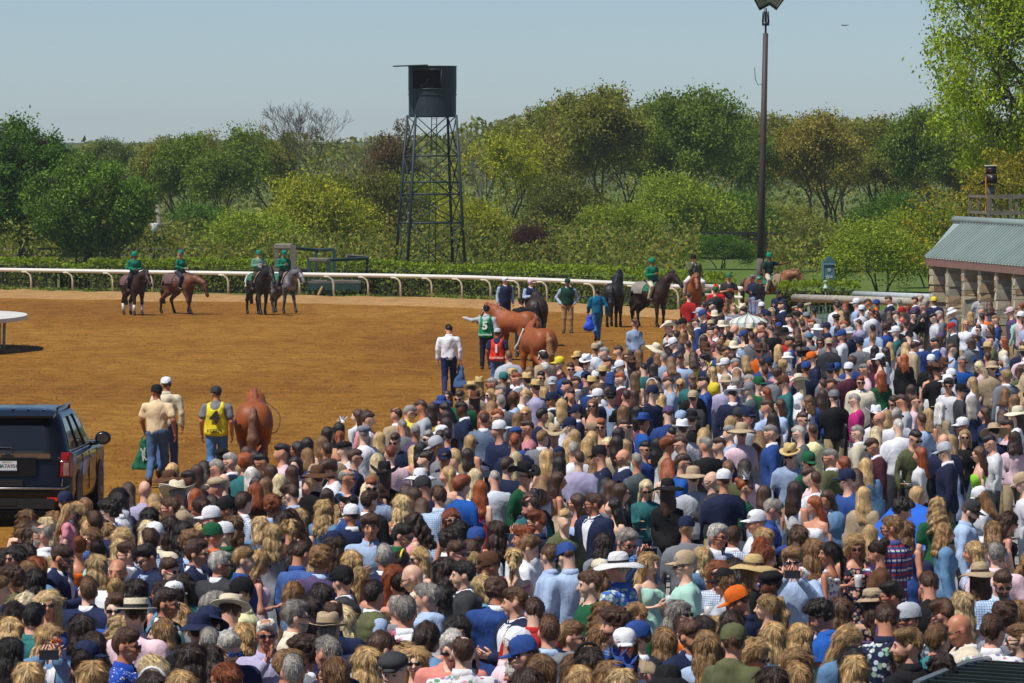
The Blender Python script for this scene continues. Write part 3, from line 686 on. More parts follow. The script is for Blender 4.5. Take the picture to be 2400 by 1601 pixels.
def make_person(p, root):
    """parts of one person under root (its body mesh)"""
    sex, pose, hv = p['sex'], p['pose'], p['hv']; r = p['rng']; Hm = head_mat(hv); leg = p.get('leg', 'stand'); front = p['dir'] in (1, 2, 3, 4, 6)
    kind = KINDS_[p['top']]; c = COL[p['tc']]; pat = c[2] if len(c) > 2 else None; f = r.uniform(.88, 1.14)
    if pat is None and kind == 'shirt' and p['tc'] in ('wh', 'lb', 'bl', 'lv', 'lg', 'lp') and r.random() < .22: pat = r.choice(['stripe', 'check', 'floral' if sex == 'f' else 'check'])
    if kind == 'vest':
        a = link('shirt', garment_me('shirt', sex, pose, leg), root); setc(a, COL[p.get('sleeve', 'lb')][0]); b = link('vest', garment_me('vest', sex, 'down', leg), root); setc(b, c[0], f)
    else:
        g = 'tee' if kind == 'shirt' and sex == 'f' and r.random() < .35 else kind
        setc(link({'knit': 'sweater', 'shirt': 'blouse' if sex == 'f' else 'shirt'}.get(kind, kind), garment_me(g, sex, pose, leg, pat), root), c[0], f)
    if kind in ('jacket', 'vest') or (kind == 'shirt' and sex == 'm'):
        cc = r.choice(['#e4e6ec', '#e4e6ec', '#a9bfe0']) if kind != 'shirt' else c[0]
        k = link('collar', collar_me(sex), root); setc(k, cc)
        if kind == 'jacket' and front:
            setc(link('shirt_front', front_me(sex, 'shirt'), root), cc)
            if sex == 'm' and r.random() < .4: setc(link('necktie', front_me(sex, 'tie'), root), r.choice(['#8a1f2c', '#24345e', '#c98a9a', '#3c5d46']))
    if kind != 'dress':
        tr = p.get('tr') or r.choice(['#2a3350', '#3c4452', '#8a7a5e', '#23242a', '#4a6285'])
        setc(link('trousers', garment_me('trousers', sex, 'down', leg), root), tr)
    if 'shoes' in p:
        for sd in (0, 1): setc(link('boot' if leg == 'ride' else 'shoe', shoes_me(leg, sd), root), p['shoes'])
    hs = hair_style(p)
    if hs:
        h = link('hair', hair_me(hs, sex, r.randint(0, 2)), root, mat=hair_fit(Hm, hs, r)); setc(h, hair_col(p, r), r.uniform(.8, 1.2))
        if p['hat'] and p['hat'][0] in 'cCsawkbfx': h.matrix_local = Hm @ Matrix.Translation((0, 0, 1.65)) @ Matrix.Diagonal((.985, .985, .86, 1)) @ Matrix.Translation((0, 0, -1.65))
    if p['hat'] and p['hat'] != 'zz':
        k, hc = p['hat'][0], p['hat'][1:]
        if (k, hc) == ('s', 'tr'): k, hc = 's', 'st'
        hc = hc if hc in COL else 'st'
        n = {'c': 'cap', 'C': 'cap', 's': 'hat', 'a': 'hat', 'w': 'hat', 'k': 'cowboy_hat', 'b': 'bucket_hat', 'f': 'flat_cap', 'v': 'visor', 'h': 'headband', 'q': 'fascinator', 'x': 'helmet'}[k]
        o = link(n, hat_me(k, hc in STRAWC and k in 'sawkb'), root, mat=Hm @ Matrix.Rotation(R(r.uniform(-4, 4)), 4, 'Z')); setc(o, COL[hc][0])
    if 'zz' in p['hat']: setc(link('hair_bow', hat_me('z', False), root, mat=Hm), '#16204a')
    sh = [q for q in p['fl'] if q in SH_KINDS]
    if sh and p['dir'] != 8: link('sunglasses', shades_me(sh[0]), root, mat=Hm)
    elif front: link('eye', eyes_me(), root, mat=Hm); link('eye', eyes_me(), root, mat=Hm @ Matrix.Diagonal((-1, 1, 1, 1)))
    if front and p['dir'] != 4 or (front and r.random() < .5): link('lips', lips_me(), root, mat=Hm)
    if sex == 'm' and front and (p.get('beard') or (p.get('beard') is None and r.random() < .28)): setc(link('beard', beard_me(), root, mat=Hm), HAIRC.get(p['hc'], HAIRC['d']), .9)
def fix_pose(p, rng):
    p['rng'] = rng
    fl = p['fl']
    p['pose'] = 'up' if 'u' in fl else 'hold' if 'c' in fl else 'chin' if 'h' in fl else rng.choice(['down'] * 12 + ['both', 'both', 'hold', 'hold'])
    yaw = {2: 0, 3: 45, 6: 88, 9: 135, 8: 180, 7: -135, 4: -88, 1: -45}[p['dir']] + rng.uniform(-14, 14)
    p['hv'] = rng.choice([0, 0, 0, 1, 2, 3, 4]) if p['dir'] != 8 else rng.choice([0, 0, 1, 2, 3])
    p['yaw'] = yaw - HEADV[p['hv']][0] * (1 if p['hv'] in (1, 2) else 0)
    p['h'] = (1.76 if p['sex'] == 'm' else 1.65) + rng.uniform(-.06, .06)
    if 'K' in fl: p['h'] = 1.0
    p['skin'] = '#5a3624' if 'D' in fl else rng.choice(SKINS)
    return p
# ================================================================ ground, track, rail
def noise1(x, seed=0):
    r = np.random.RandomState(seed); out = 0
    for i in range(6): out = out + np.sin(x * (0.35 * 1.7 ** i) + r.rand() * 6.28) / (1.4 ** i)
    return out / 3
def noise2(x, y, f, seed):
    r = np.random.RandomState(seed); out = 0
    for i in range(9):
        a = r.rand() * 6.28; g = f * (0.5 + 1.6 * r.rand()); out = out + np.sin((x * math.cos(a) + y * math.sin(a)) * g + r.rand() * 6.28 + 1.2 * np.sin(y * g * .37 + i))
    return out / 3.0
def strip(name, A, B, mat, nu, z=0.0, nv=1, amp=0.0, freq=1.0, seed=1, profile=None):
    V = []; F = []
    for j in range(nv + 1):
        for i in range(nu + 1):
            a = A[i]; b = B[i]; t = j / nv; x = a[0] + (b[0] - a[0]) * t; y = a[1] + (b[1] - a[1]) * t
            h = z + (profile(t) if profile else 0); V.append((x, y, h))
    V = np.array(V, dtype=np.float32)
    if amp: V[:, 2] += amp * noise2(V[:, 0], V[:, 1], freq, seed) * (0.5 if not profile else 1)
    for j in range(nv):
        for i in range(nu):
            F.append((j * (nu + 1) + i, j * (nu + 1) + i + 1, (j + 1) * (nu + 1) + i + 1, (j + 1) * (nu + 1) + i))
    o = link(name, mesh(name, V, np.array(F), mat)); o['kind'] = 'structure'; return o

def mat_dirt():
    t = NT('track_dirt'); v = t.coord('Object'); v2 = t.coord('Object', (1.0, .35, 1))
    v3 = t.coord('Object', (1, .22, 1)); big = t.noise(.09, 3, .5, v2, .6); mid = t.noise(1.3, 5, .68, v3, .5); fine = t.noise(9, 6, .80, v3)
    c = t.ramp(big, [(0.30, (.240, .102, .011)), (0.5, (.300, .140, .016)), (0.72, (.365, .185, .028))])
    c = t.mix(c, t.mix(c, (.62, .55, .5), 1.0, 'MULTIPLY'), t.ramp(mid, [(.36, .75), (.58, 0.0)]))
    c = t.mix(c, t.mix(c, (1.25, 1.25, 1.25), 1.0, 'MULTIPLY'), t.ramp(fine, [(.5, 0.0), (.70, .9)]))
    c = t.mix(c, t.mix(c, (.45, .40, .36), 1.0, 'MULTIPLY'), t.ramp(fine, [(.30, .95), (.43, 0.0)]))  # dark specks put the shade of small holes and clods into the dirt colour
    # harrowed lines sweeping round the turn
    wv = t.n('ShaderNodeTexWave', wave_type='BANDS', bands_direction='Y'); wv.inputs['Scale'].default_value = .42; wv.inputs['Distortion'].default_value = 5; wv.inputs['Detail'].default_value = 3; wv.inputs['Detail Scale'].default_value = 1.2
    t.l(v2, wv.inputs['Vector']); c = t.mix(c, t.mix(c, (.78, .72, .68), 1.0, 'MULTIPLY'), t.ramp(wv.outputs['Fac'], [(.35, .45), (.6, 0.0)]))
    t.base(c).rough(.95, .15)
    h = t.mix(t.ramp(mid, [(0, 0.0), (1, 1.0)]), t.ramp(fine, [(0, 0.0), (1, 1.0)]), .42)
    w2 = t.n('ShaderNodeTexWave', wave_type='BANDS', bands_direction='DIAGONAL'); w2.inputs['Scale'].default_value = 1.5; w2.inputs['Distortion'].default_value = 2.5; w2.inputs['Detail'].default_value = 2; t.l(t.coord('Object', (.5, .22, 1)), w2.inputs['Vector'])
    vo = t.n('ShaderNodeTexVoronoi'); vo.inputs['Scale'].default_value = 1.7; t.l(t.coord('Object', (1, .8, 1)), vo.inputs['Vector']); hp = t.ramp(vo.outputs['Distance'], [(.06, 0.0), (.16, 1.0)])
    h = t.mix(h, w2.outputs['Fac'], .16); h = t.mix(h, hp, .22, 'MULTIPLY'); t.bump(h, .95, .20); return t.m
def mat_berm():
    t = NT('berm_sand'); v = t.coord(); f = t.noise(1.4, 5, .65, v); g = t.noise(8, 4, .7, v)
    c = t.ramp(f, [(.3, (.30, .165, .060)), (.7, (.42, .25, .10))]); c = t.mix(c, (.22, .12, .05), t.ramp(g, [(.3, .6), (.5, 0.0)]))
    t.base(c).rough(.95, .1); t.bump(g, .6, .08); return t.m
def mat_grass(name, a, b, sc_=1.0):
    t = NT(name); v = t.coord(); f = t.noise(.35 * sc_, 4, .6, v); g = t.noise(4 * sc_, 4, .7, v)
    t.base(t.mix(t.ramp(f, [(.3, a), (.7, b)]), tuple(x * .55 for x in a), t.ramp(g, [(.35, .7), (.6, 0.0)]))).rough(.95, .1); t.bump(g, .8, .1); return t.m
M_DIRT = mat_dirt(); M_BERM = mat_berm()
M_GRASS = mat_grass('verge_grass', (.075, .13, .02), (.17, .16, .05)); M_FIELD = mat_grass('field_grass', (.085, .15, .025), (.13, .17, .04), .3)
gnd = link('ground', mesh('ground', [(-2500, -200, -.06), (2500, -200, -.06), (2500, 6000, -.06), (-2500, 6000, -.06)], np.array([(0, 1, 2, 3)]), M_FIELD)); gnd['kind'] = 'structure'

RAILPX = [(-900, 618), (-300, 624), (0, 627.5), (560, 636), (900, 641), (1100, 645), (1300, 652), (1430, 657.5), (1560, 664), (1660, 671), (1760, 678)]
def interp(tab, x):
    for (a, b) in zip(tab, tab[1:]):
        if a[0] <= x <= b[0]: return a[1] + (b[1] - a[1]) * (x - a[0]) / (b[0] - a[0])
    return tab[0][1] if x < tab[0][0] else tab[-1][1]
RZ = 1.10
def railpt(px, z=0.0, off=0.0):
    p = atz(px, interp(RAILPX, px), RZ); return Vector((p.x, p.y + off, z))
_rp = [railpt(px) for px in range(-900, 1661, 20)]
# the near end of the rail line carries on behind the crowd towards the right
_ext = [_rp[-1] + (_rp[-1] - _rp[-3]).normalized() * (3.0 * k) + Vector((0, -.10 * k * k, 0)) for k in range(1, 16)]
LINE = _rp + _ext
n_ = len(LINE) - 1
near = [Vector((p.x * .25 * (1 if p.x < 0 else 1), 20, 0)) for p in LINE]
inner = [p + Vector((0, -4.5, 0)) for p in LINE]
def wide(p, k): return Vector((p.x + (p.x) * k, p.y, 0))
# track: a sheet from the foreground to the berm
def dirt_sheet():
    xs = np.linspace(-60, 45, 150); V = []; F = []; ny = 260
    LX = [p.x for p in LINE]; LY = [p.y for p in LINE]
    far = np.interp(xs, LX, LY) - 1.5
    for j in range(ny + 1):
        t = j / ny
        for i, x in enumerate(xs): V.append((x, 30 + (far[i] - 30) * t, 0))
    V = np.array(V, dtype=np.float32); V[:, 2] = .022 * noise2(V[:, 0], V[:, 1] * .6, 1.1, 3) + .012 * noise2(V[:, 0], V[:, 1], 3.1, 9); n = len(xs)
    for j in range(ny):
        for i in range(n - 1): F.append((j * n + i, j * n + i + 1, (j + 1) * n + i + 1, (j + 1) * n + i))
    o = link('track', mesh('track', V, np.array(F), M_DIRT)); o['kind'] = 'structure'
dirt_sheet()
strip('berm', [p + Vector((0, -9.5, 0)) for p in LINE], [p + Vector((0, 1.2, 0)) for p in LINE], M_BERM, n_, .0, 22, .035, 1.9, 4, lambda t: .19 * math.sin(math.pi * min(1, t * 1.25)) ** 2 + (-.07 + .13 * min(1, t * 9)))
strip('grass_verge', [p + Vector((0, 1.0, 0)) for p in LINE], [p + Vector((p.x * .12, 26, 0)) for p in LINE], M_GRASS, n_, .03, 10, .02, 1.0, 6)

# clods of dirt lying on the track
def clods():
    r = np.random.RandomState(2); N = 55000; D = 75 * (3.1 ** r.rand(N)); u = r.uniform(-.10, .095, N); x = u * D
    LX = [p.x for p in LINE]; LY = [p.y for p in LINE]; ok = D < np.interp(x, LX, LY) - 9; x = x[ok]; D = D[ok]; N = len(x)
    s = (.010 + .024 * r.rand(N) ** 3)[:, None, None]
    o = np.array([(1, .2, -.3), (-.1, 1, -.3), (-1, -.2, -.3), (.1, -1, -.3), (0, 0, .75)], dtype=np.float32)
    V = o[None] * s * (0.7 + .6 * r.rand(N, 5, 1)); V = V + np.stack([x, D, np.full(N, .02)], 1)[:, None, :]
    f = np.array([(0, 1, 4), (1, 2, 4), (2, 3, 4), (3, 0, 4)]); F = (f[None] + 5 * np.arange(N)[:, None, None]).reshape(-1, 3); t = NT('clod_dirt'); t.base(attrcol(t)).rough(.95, .1); k = r.choice([.45, .7, 1.0, 1.25], N, p=[.3, .3, .28, .12])[:, None]; col = np.repeat(k * np.array([[.285, .125, .026]]), 5, 0)
    o = link('dirt_clods', mesh('dirt_clods', V.reshape(-1, 3), F, t.m, False, col=col))
    tag(o, 'loose brown clods scattered over the harrowed racetrack', 'dirt', kind='stuff')
clods()

M_RAIL = simple('white_rail_plastic', (.66, .64, .58), .45, var=.06, nscale=.6); M_POST = simple('cream_rail_post', (.62, .55, .40), .5, var=.15, nscale=2)
def white_rail():
    root = empty('track_rail', railpt(0)); tag(root, 'long white plastic running rail curving across the far side of the track', 'rail')
    inv = Matrix.Translation(-root.location)
    m = MB(); pts = [inv @ Vector((p.x, p.y, RZ - .09)) for p in _rp]; m.tube(pts, .115, 10, sq=(1.25, .75)); m.build('rail_beam', [M_RAIL], root)
    for px in (-170, -74, 22 - 50 + 3, 73, 170, 264, 357, 447, 535, 620, 702, 782, 863, 939, 1012, 1083, 1150, 1217, 1282, 1340, 1393, 1445, 1495, 1543, 1590, 1632):
        p = inv @ railpt(px); q = MB()
        q.tube([(p.x - .42, p.y + .05, RZ - .16), (p.x - .22, p.y + .02, RZ - .17), (p.x - .06, p.y, RZ - .28), (p.x, p.y, RZ - .48), (p.x, p.y, -.02)], [.036, .040, .044, .044, .048], 8); q.build('post', [M_POST], root)
white_rail()

# ================================================================ foliage
def mat_leaf(name, trans=.36):
    t = NT(name); c = t.mix(objcol(t), attrcol(t), 1.0, 'MULTIPLY')
    t.base(c).rough(.6, .25)
    tr = t.n('ShaderNodeBsdfTranslucent'); t.l(t.mix(c, (1.15, 1.2, .55), 1.0, 'MULTIPLY'), tr.inputs[0])
    mx = t.n('ShaderNodeMixShader'); mx.inputs[0].default_value = trans; t.l(t.b.outputs[0], mx.inputs[1]); t.l(tr.outputs[0], mx.inputs[2]); t.l(mx.outputs[0], t.o.inputs[0]); return t.m
M_LEAF = mat_leaf('leaves')
M_BARK = simple('bark', (.085, .065, .048), .9, var=.4, nscale=3, bump=.5, stretch=(1, 1, .3)); M_BARKP = simple('pale_bark', (.20, .175, .15), .9, var=.3, nscale=2)
def leafs(P, size, seed, up=.35, vary=.35, hues=None):
    r = np.random.RandomState(seed); N = len(P)
    a = r.normal(size=(N, 3)); a /= np.linalg.norm(a, axis=1)[:, None]; b = r.normal(size=(N, 3)); b[:, 2] += up; n = np.cross(a, b); n /= np.linalg.norm(n, axis=1)[:, None] + 1e-6
    s = size * (.6 + .8 * r.rand(N))[:, None]; a = a * s; b = n * s * .55
    V = np.stack([P - a, P - b * .9 + a * .1, P + a, P + b * .9 + a * .1], 1).reshape(-1, 3).astype(np.float32)
    F = (np.arange(N)[:, None] * 4 + np.arange(4)[None])
    k = (1 - vary + 2 * vary * r.rand(N))[:, None] * np.ones((1, 3))
    if hues is not None: k = k * np.array(hues)[r.randint(0, len(hues), N)]
    return V, F, np.repeat(k, 4, 0)
def skeleton(seed, depth=5, spread=.62, trop=.12, kids=(2, 3), stems=1, ratio=.76, trunk=.26, wob=.14):
    r = random.Random(seed); segs = []; tips = []
    def grow(p, d, L, rad, k):
        pts = [p]; rs = [rad]; n = 3
        for i in range(n):
            d = (d + Vector((r.gauss(0, wob), r.gauss(0, wob), r.gauss(0, wob * .6) + trop * .5))).normalized(); p = p + d * (L / n); pts.append(p); rs.append(rad * (1 - .32 * (i + 1) / n))
        segs.append((pts, rs, k))
        if k >= depth: tips.append((p, L)); return
        if k >= depth - 2: tips.append((pts[2], L))
        c = r.randint(*kids); a0 = r.uniform(0, 6.28)
        for i in range(c):
            a = a0 + 6.28 * i / c + r.uniform(-.5, .5); o = d.orthogonal().normalized(); q = Matrix.Rotation(a, 3, d) @ o
            s = spread * r.uniform(.6, 1.25); nd = (d * math.cos(s) + q * math.sin(s) + Vector((0, 0, trop))).normalized()
            grow(p, nd, L * ratio * r.uniform(.75, 1.15), rs[-1] * .70, k + 1)
        if r.random() < .6 and k > 0: grow(pts[2], (d + Vector((r.gauss(0, .8), r.gauss(0, .8), .1))).normalized(), L * .6, rs[1] * .45, min(depth, k + 2))
    for s in range(stems):
        a = r.uniform(0, 6.28); lean = 0 if stems == 1 else .35
        grow(Vector((math.cos(a) * .01 * stems, math.sin(a) * .01 * stems, 0)), Vector((math.cos(a) * lean, math.sin(a) * lean, 1)).normalized(), trunk * (1 if stems == 1 else .8), .022 / stems ** .4, 0)
    return segs, tips
TREES = {}
def tree_meshes(key, seed, nleaf, lsize, clump, H=10.0, W=8.0, bare=False, hues=None, vary=.35, low=None, **kw):
    if key in TREES: return TREES[key]
    segs, tips = skeleton(seed, **kw)
    P = np.array([t[0] for t in tips]); lo = P.min(0); hi = P.max(0); cx = (lo[:2] + hi[:2]) / 2; sc3 = np.array([W / (hi[0] - lo[0]), W / (hi[1] - lo[1]), H * .96 / hi[2]])
    def tf(v): return Vector(((v.x - cx[0] * min(1, v.z / .3)) * sc3[0], (v.y - cx[1] * min(1, v.z / .3)) * sc3[1], v.z * sc3[2]))
    rs_ = H * 1.0
    m = MB()
    for pts, rs, k in segs:
        if k > 3 and not bare and nleaf > 3000 and k >= kw.get('depth', 5) + 1: continue
        m.tube([tf(p) for p in pts], [max(q * rs_, .012 if bare else .01) for q in rs], 7 if k < 2 else (5 if k < 4 else 3), cap=False)
    tm = m.me('trunk', [M_BARK]); lm = None
    if nleaf:
        r = np.random.RandomState(seed); T = np.array([tuple(tf(t[0])) for t in tips]); i = r.randint(0, len(T), nleaf)
        C_ = r.normal(size=(nleaf, 3)) * clump * (.45 + .8 * r.rand(len(T)))[i][:, None]; C_[:, 2] *= .62
        Q = T[i] + C_
        if low is not None: Q = Q[Q[:, 2] > low * H]
        k = (.75 + .5 * r.rand(len(T)))[i][:len(Q)]
        V, F, c = leafs(Q, lsize, seed + 1, .5, vary, hues); lm = mesh('crown', V, F, M_LEAF, False, col=c)
    TREES[key] = (tm, lm, H, W); return TREES[key]
def tree(key, px, top, D, label, col, wpx=None, rot=0, name='tree', group=None, base=None, cat='tree', zb=0.0, bark=None):
    tm, lm, H, W = TREES[key]
    p = aty(px, top, D); h = p.z - zb; s = h / H; sx = (wpx * D / FPX) / W if wpx else s
    root = empty(name, (p.x, D, zb), R(rot)); root.scale = (sx, sx, s); tag(root, label, cat, group)
    t = link('trunk', tm, root); 
    if bark: t.material_slots[0].link = 'OBJECT'; t.material_slots[0].material = bark
    if lm: o = link('crown', lm, root); o.color = (*col, 1)
    return root
tree_meshes('dense', 4, 36000, .095, .60, 10, 9.5, hues=[(1, 1, 1), (1, 1, 1), (1.35, 1.3, .9), (.7, .75, .8)], depth=6, spread=.60, kids=(2, 3), stems=3, low=.08)
tree_meshes('spread', 9, 28000, .095, .50, 10, 11, hues=[(1, 1, 1), (1.4, 1.35, .9), (.7, .8, .8)], depth=6, spread=.72, trop=.05, kids=(2, 3), stems=3, low=.12)
tree_meshes('forest', 21, 20000, .115, .46, 10, 6.5, hues=[(1, 1, 1), (1.3, 1.2, .8), (.72, .75, .8)], depth=6, spread=.5, trop=.16, trunk=.3, low=.05)
tree_meshes('forestb', 33, 18000, .11, .42, 10, 7.0, hues=[(1, 1, 1), (1.25, 1.2, .9), (.7, .75, .8)], depth=6, spread=.58, trop=.12, trunk=.28, stems=2, low=.04)
tree_meshes('airy', 45, 11000, .10, .34, 10, 6.5, hues=[(1, 1, 1), (1.4, 1.2, .7), (.75, .8, .8)], depth=6, spread=.52, trop=.16, trunk=.3)
tree_meshes('bush', 52, 22000, .105, .60, 6, 8.0, hues=[(1, 1, 1), (1.35, 1.25, .8), (.7, .78, .8)], depth=5, spread=.85, trop=.02, trunk=.2, stems=4)
tree_meshes('budding', 61, 12000, .09, .24, 10, 9.0, hues=[(1, 1, 1), (1.5, 1.4, .8), (.7, .8, .9)], depth=6, spread=.62, trop=.08, stems=2)
tree_meshes('bare', 73, 0, .1, .1, 10, 8.0, bare=True, depth=7, spread=.48, trop=.10, kids=(2, 3), trunk=.30, ratio=.78)
tree_meshes('bareb', 78, 900, .10, .12, 10, 6.0, bare=True, hues=[(1, 1, 1)], depth=6, spread=.5, trop=.10, kids=(2, 3), trunk=.34)
DK = (.080, .170, .012); MD = (.150, .225, .024); LT = (.25, .325, .026); YL = (.345, .355, .022); OLV = (.225, .235, .036); BRN = (.30, .26, .050); BL = (.15, .20, .05)
def crown_tree(key, seed, nleaf, lsize, H, W, zc, rz, ntip=330, clump=.34, hues=None):
    r = np.random.RandomState(seed); a = r.normal(size=(ntip, 3)); a /= np.linalg.norm(a, axis=1)[:, None]; rad = .35 + .65 * r.rand(ntip) ** .45; T = a * rad[:, None] * np.array([W / 2, W / 2, rz]) + np.array([0, 0, zc]); T[:, 2] += .3 * noise1(T[:, 0] * 2, 3)
    m = MB(); m.tube([(0, 0, 0), (.05, 0, zc * .45), (-.05, .1, zc), (0, 0, zc + rz * .6)], [.30, .24, .16, .06], 8, cap=False); limbs = []
    for i in range(22):
        th = i * 2.4; z0 = zc - rz * .9 + rz * 1.3 * i / 22; e = Vector((math.cos(th) * W * .33, math.sin(th) * W * .33, z0 + rz * .55)); s = Vector((0, 0, z0)); mid = (s + e) / 2 + Vector((0, 0, -.15)); m.tube([s, mid, e], [.10, .07, .04], 5, cap=False); limbs.append((s, mid, e))
    for t in T:
        t = Vector(t); b = min(limbs, key=lambda l: (l[2] - t).length); s = b[1].lerp(b[2], .3 + .7 * r.rand()); m.tube([s, (s + t) / 2 + Vector((0, 0, -.06)), t], [.030, .02, .008], 3, cap=False)
    i = r.randint(0, ntip, nleaf); Q = T[i] + r.normal(size=(nleaf, 3)) * clump * (.5 + .7 * r.rand(ntip))[i][:, None]; k = (.72 + .5 * r.rand(ntip))[i]
    V, F, c = leafs(Q, lsize, seed + 1, .5, .35, hues); c = c * np.repeat(k, 4)[:, None]; TREES[key] = (m.me('trunk', [M_BARK]), mesh('crown', V, F, M_LEAF, False, col=c), H, W)
TL = [('oak', 52, 276, 296, 'large dense dark green tree at the left edge behind the hedge', DK, 262, 0), ('lowoak', 205, 368, 288, 'round mid green tree with low spreading branches beside the dark one', (.125, .215, .022), 300, 40),
 ('forest', 390, 318, 392, 'green tree filling the dip right of the left pair', OLV, 160, 15), ('forestb', 490, 300, 388, 'olive tree behind the tall left row', OLV, 170, 75), ('airy', 650, 296, 392, 'thin olive tree behind the bare tree', BL, 160, 30),
 ('forestb', 1270, 232, 395, 'green tree between the second and third right of the tower', MD, 200, 33), ('forest', 1580, 226, 394, 'olive tree left of the tall bright one', OLV, 190, 70), ('airy', 1700, 236, 392, 'green tree filling in left of the light pole', MD, 190, 110),
 ('forest', 1800, 262, 396, 'olive green tree just right of the light pole', OLV, 190, 140), ('forestb', 1965, 270, 396, 'brown green tree behind the rusty one', BRN, 190, 20), ('forest', 2045, 272, 398, 'hazy olive tree far back at the right', OLV, 180, 66), ('airy', 2125, 258, 394, 'thin green tree left of the big bright one', MD, 190, 10),
 ('bush', 1690, 545, 306, 'dark green bush before the dark plank fence', DK, 170, 70),
 ('forest', 250, 322, 420, 'hazy green tree between the two left trees and the tall green row', BL, 130, 0), ('forestb', 325, 372, 410, 'low olive tree in the dip left of the utility pole', OLV, 150, 30),
 ('forest', 440, 312, 372, 'tall green tree with brown trunk right of the utility pole', MD, 170, 60), ('forestb', 540, 284, 366, 'tall green tree just left of the bare tree', MD, 210, 10), ('airy', 610, 285, 374, 'thin leafy tree partly behind the bare tree', OLV, 150, 90),
 ('bare', 698, 214, 350, 'tall leafless tree with a wide fan of bare branches', OLV, 230, 20), ('bareb', 835, 300, 368, 'pale leafless sapling left of the camera tower', OLV, 150, 0),
 ('airy', 915, 268, 345, 'thin tree with purple brown leaves beside the camera tower', (.15, .10, .050), 150, 0),
 ('budding', 1160, 290, 318, 'yellow green tree with dark trunk just right of the camera tower', YL, 290, 0), ('bareb', 1130, 285, 392, 'bare twiggy tree behind the tower, right of it', OLV, 150, 120),
 ('airy', 1215, 238, 385, 'olive tree of the tall row, third right of the tower', OLV, 190, 0), ('forestb', 1320, 214, 382, 'brownish green tree in the tall row above the navy vest man', BRN, 190, 50), ('forest', 1405, 200, 378, 'tall olive tree at the high point of the row', OLV, 220, 80),
 ('forestb', 1460, 190, 390, 'tallest brown green tree of the row, middle right', OLV, 210, 200), ('airy', 1535, 238, 386, 'lower thin tree between two tall ones', MD, 150, 0), ('forest', 1640, 200, 372, 'tall bright green tree left of the light pole', MD, 230, 130),
 ('forestb', 1745, 252, 380, 'green tree directly behind the light pole', MD, 180, 77), ('airy', 1850, 262, 384, 'brownish thin tree right of the light pole', BRN, 190, 0), ('forest', 1925, 255, 380, 'rusty brown leafed tree in the right row', BRN, 180, 44),
 ('airy', 2005, 284, 388, 'thin olive tree in the right row', OLV, 150, 160), ('forestb', 2085, 262, 384, 'round olive tree near the building end of the row', OLV, 190, 99), ('forest', 2160, 246, 370, 'tall green tree partly behind the big bright tree', MD, 190, 10),
 ('forestb', 2260, 300, 372, 'green tree behind the camera platform', OLV, 230, 130),
 ('bush', 605, 486, 305, 'bright yellow green bush left of the timber frame', LT, 250, 0), ('bush', 745, 398, 312, 'tall yellow green bush behind the timber frame', YL, 260, 60), ('bush', 870, 392, 322, 'olive orange bush left of the camera tower legs', (.15, .16, .02), 240, 120),
 ('bush', 980, 400, 330, 'yellow green bush seen through the tower legs', LT, 220, 10), ('bush', 1110, 455, 312, 'low yellow bush at the foot of the tower', YL, 190, 70), ('bush', 1330, 400, 330, 'olive green bush behind the navy vest men', (.13, .15, .02), 260, 20),
 ('bush', 1450, 470, 318, 'bright green bush above the dark rear-view horse', LT, 200, 90), ('bush', 1600, 395, 340, 'wide green bush left of the light pole', LT, 280, 44), ('bush', 1740, 440, 344, 'dark green bush at the light pole', DK, 200, 10),
 ('bush', 1840, 470, 350, 'olive bush right of the light pole', OLV, 230, 0), ('bush', 1925, 520, 300, 'pale olive bush behind the blue sign', (.13, .14, .035), 200, 50), ('bush', 2065, 508, 252, 'large light green bush left of the stone building', LT, 290, 30),
 ('bush', 2180, 470, 262, 'light green bush touching the building roof', LT, 220, 100), ('bush', 480, 470, 345, 'dark green bush right of the utility pole', DK, 190, 0), ('bush', 330, 500, 340, 'brown green scrub behind the first rider', OLV, 200, 80),
 ('bush', 1250, 520, 300, 'dark maroon shrub in front of the pale house', (.06, .022, .018), 120, 0), ('bush', 130, 500, 345, 'olive scrub behind the two left trees', OLV, 260, 0), ('bush', 2080, 440, 330, 'dark bush behind the light green one', DK, 200, 200)]
crown_tree('oak', 12, 42000, .095, 8.0, 6.0, 4.75, 3.05, ntip=420, clump=.26, hues=[(1, 1, 1), (1.45, 1.35, .9), (.6, .7, .8), (1, 1, 1)])
crown_tree('lowoak', 14, 34000, .090, 5.7, 6.8, 3.35, 2.15, ntip=330, clump=.27, hues=[(1, 1, 1), (1.4, 1.3, .9), (.65, .75, .8)])
for i, (k, x, top, D, lab, c, w, rot) in enumerate(TL):
    tree(k, x, top, D, lab, c, w, rot, name='bush' if k == 'bush' else 'bare_tree' if k == 'bare' else 'tree', group='bushes beyond the hedge' if k == 'bush' else 'trees beyond the racetrack', cat='bush' if k == 'bush' else 'tree', bark=M_BARKP if k == 'bareb' else None)
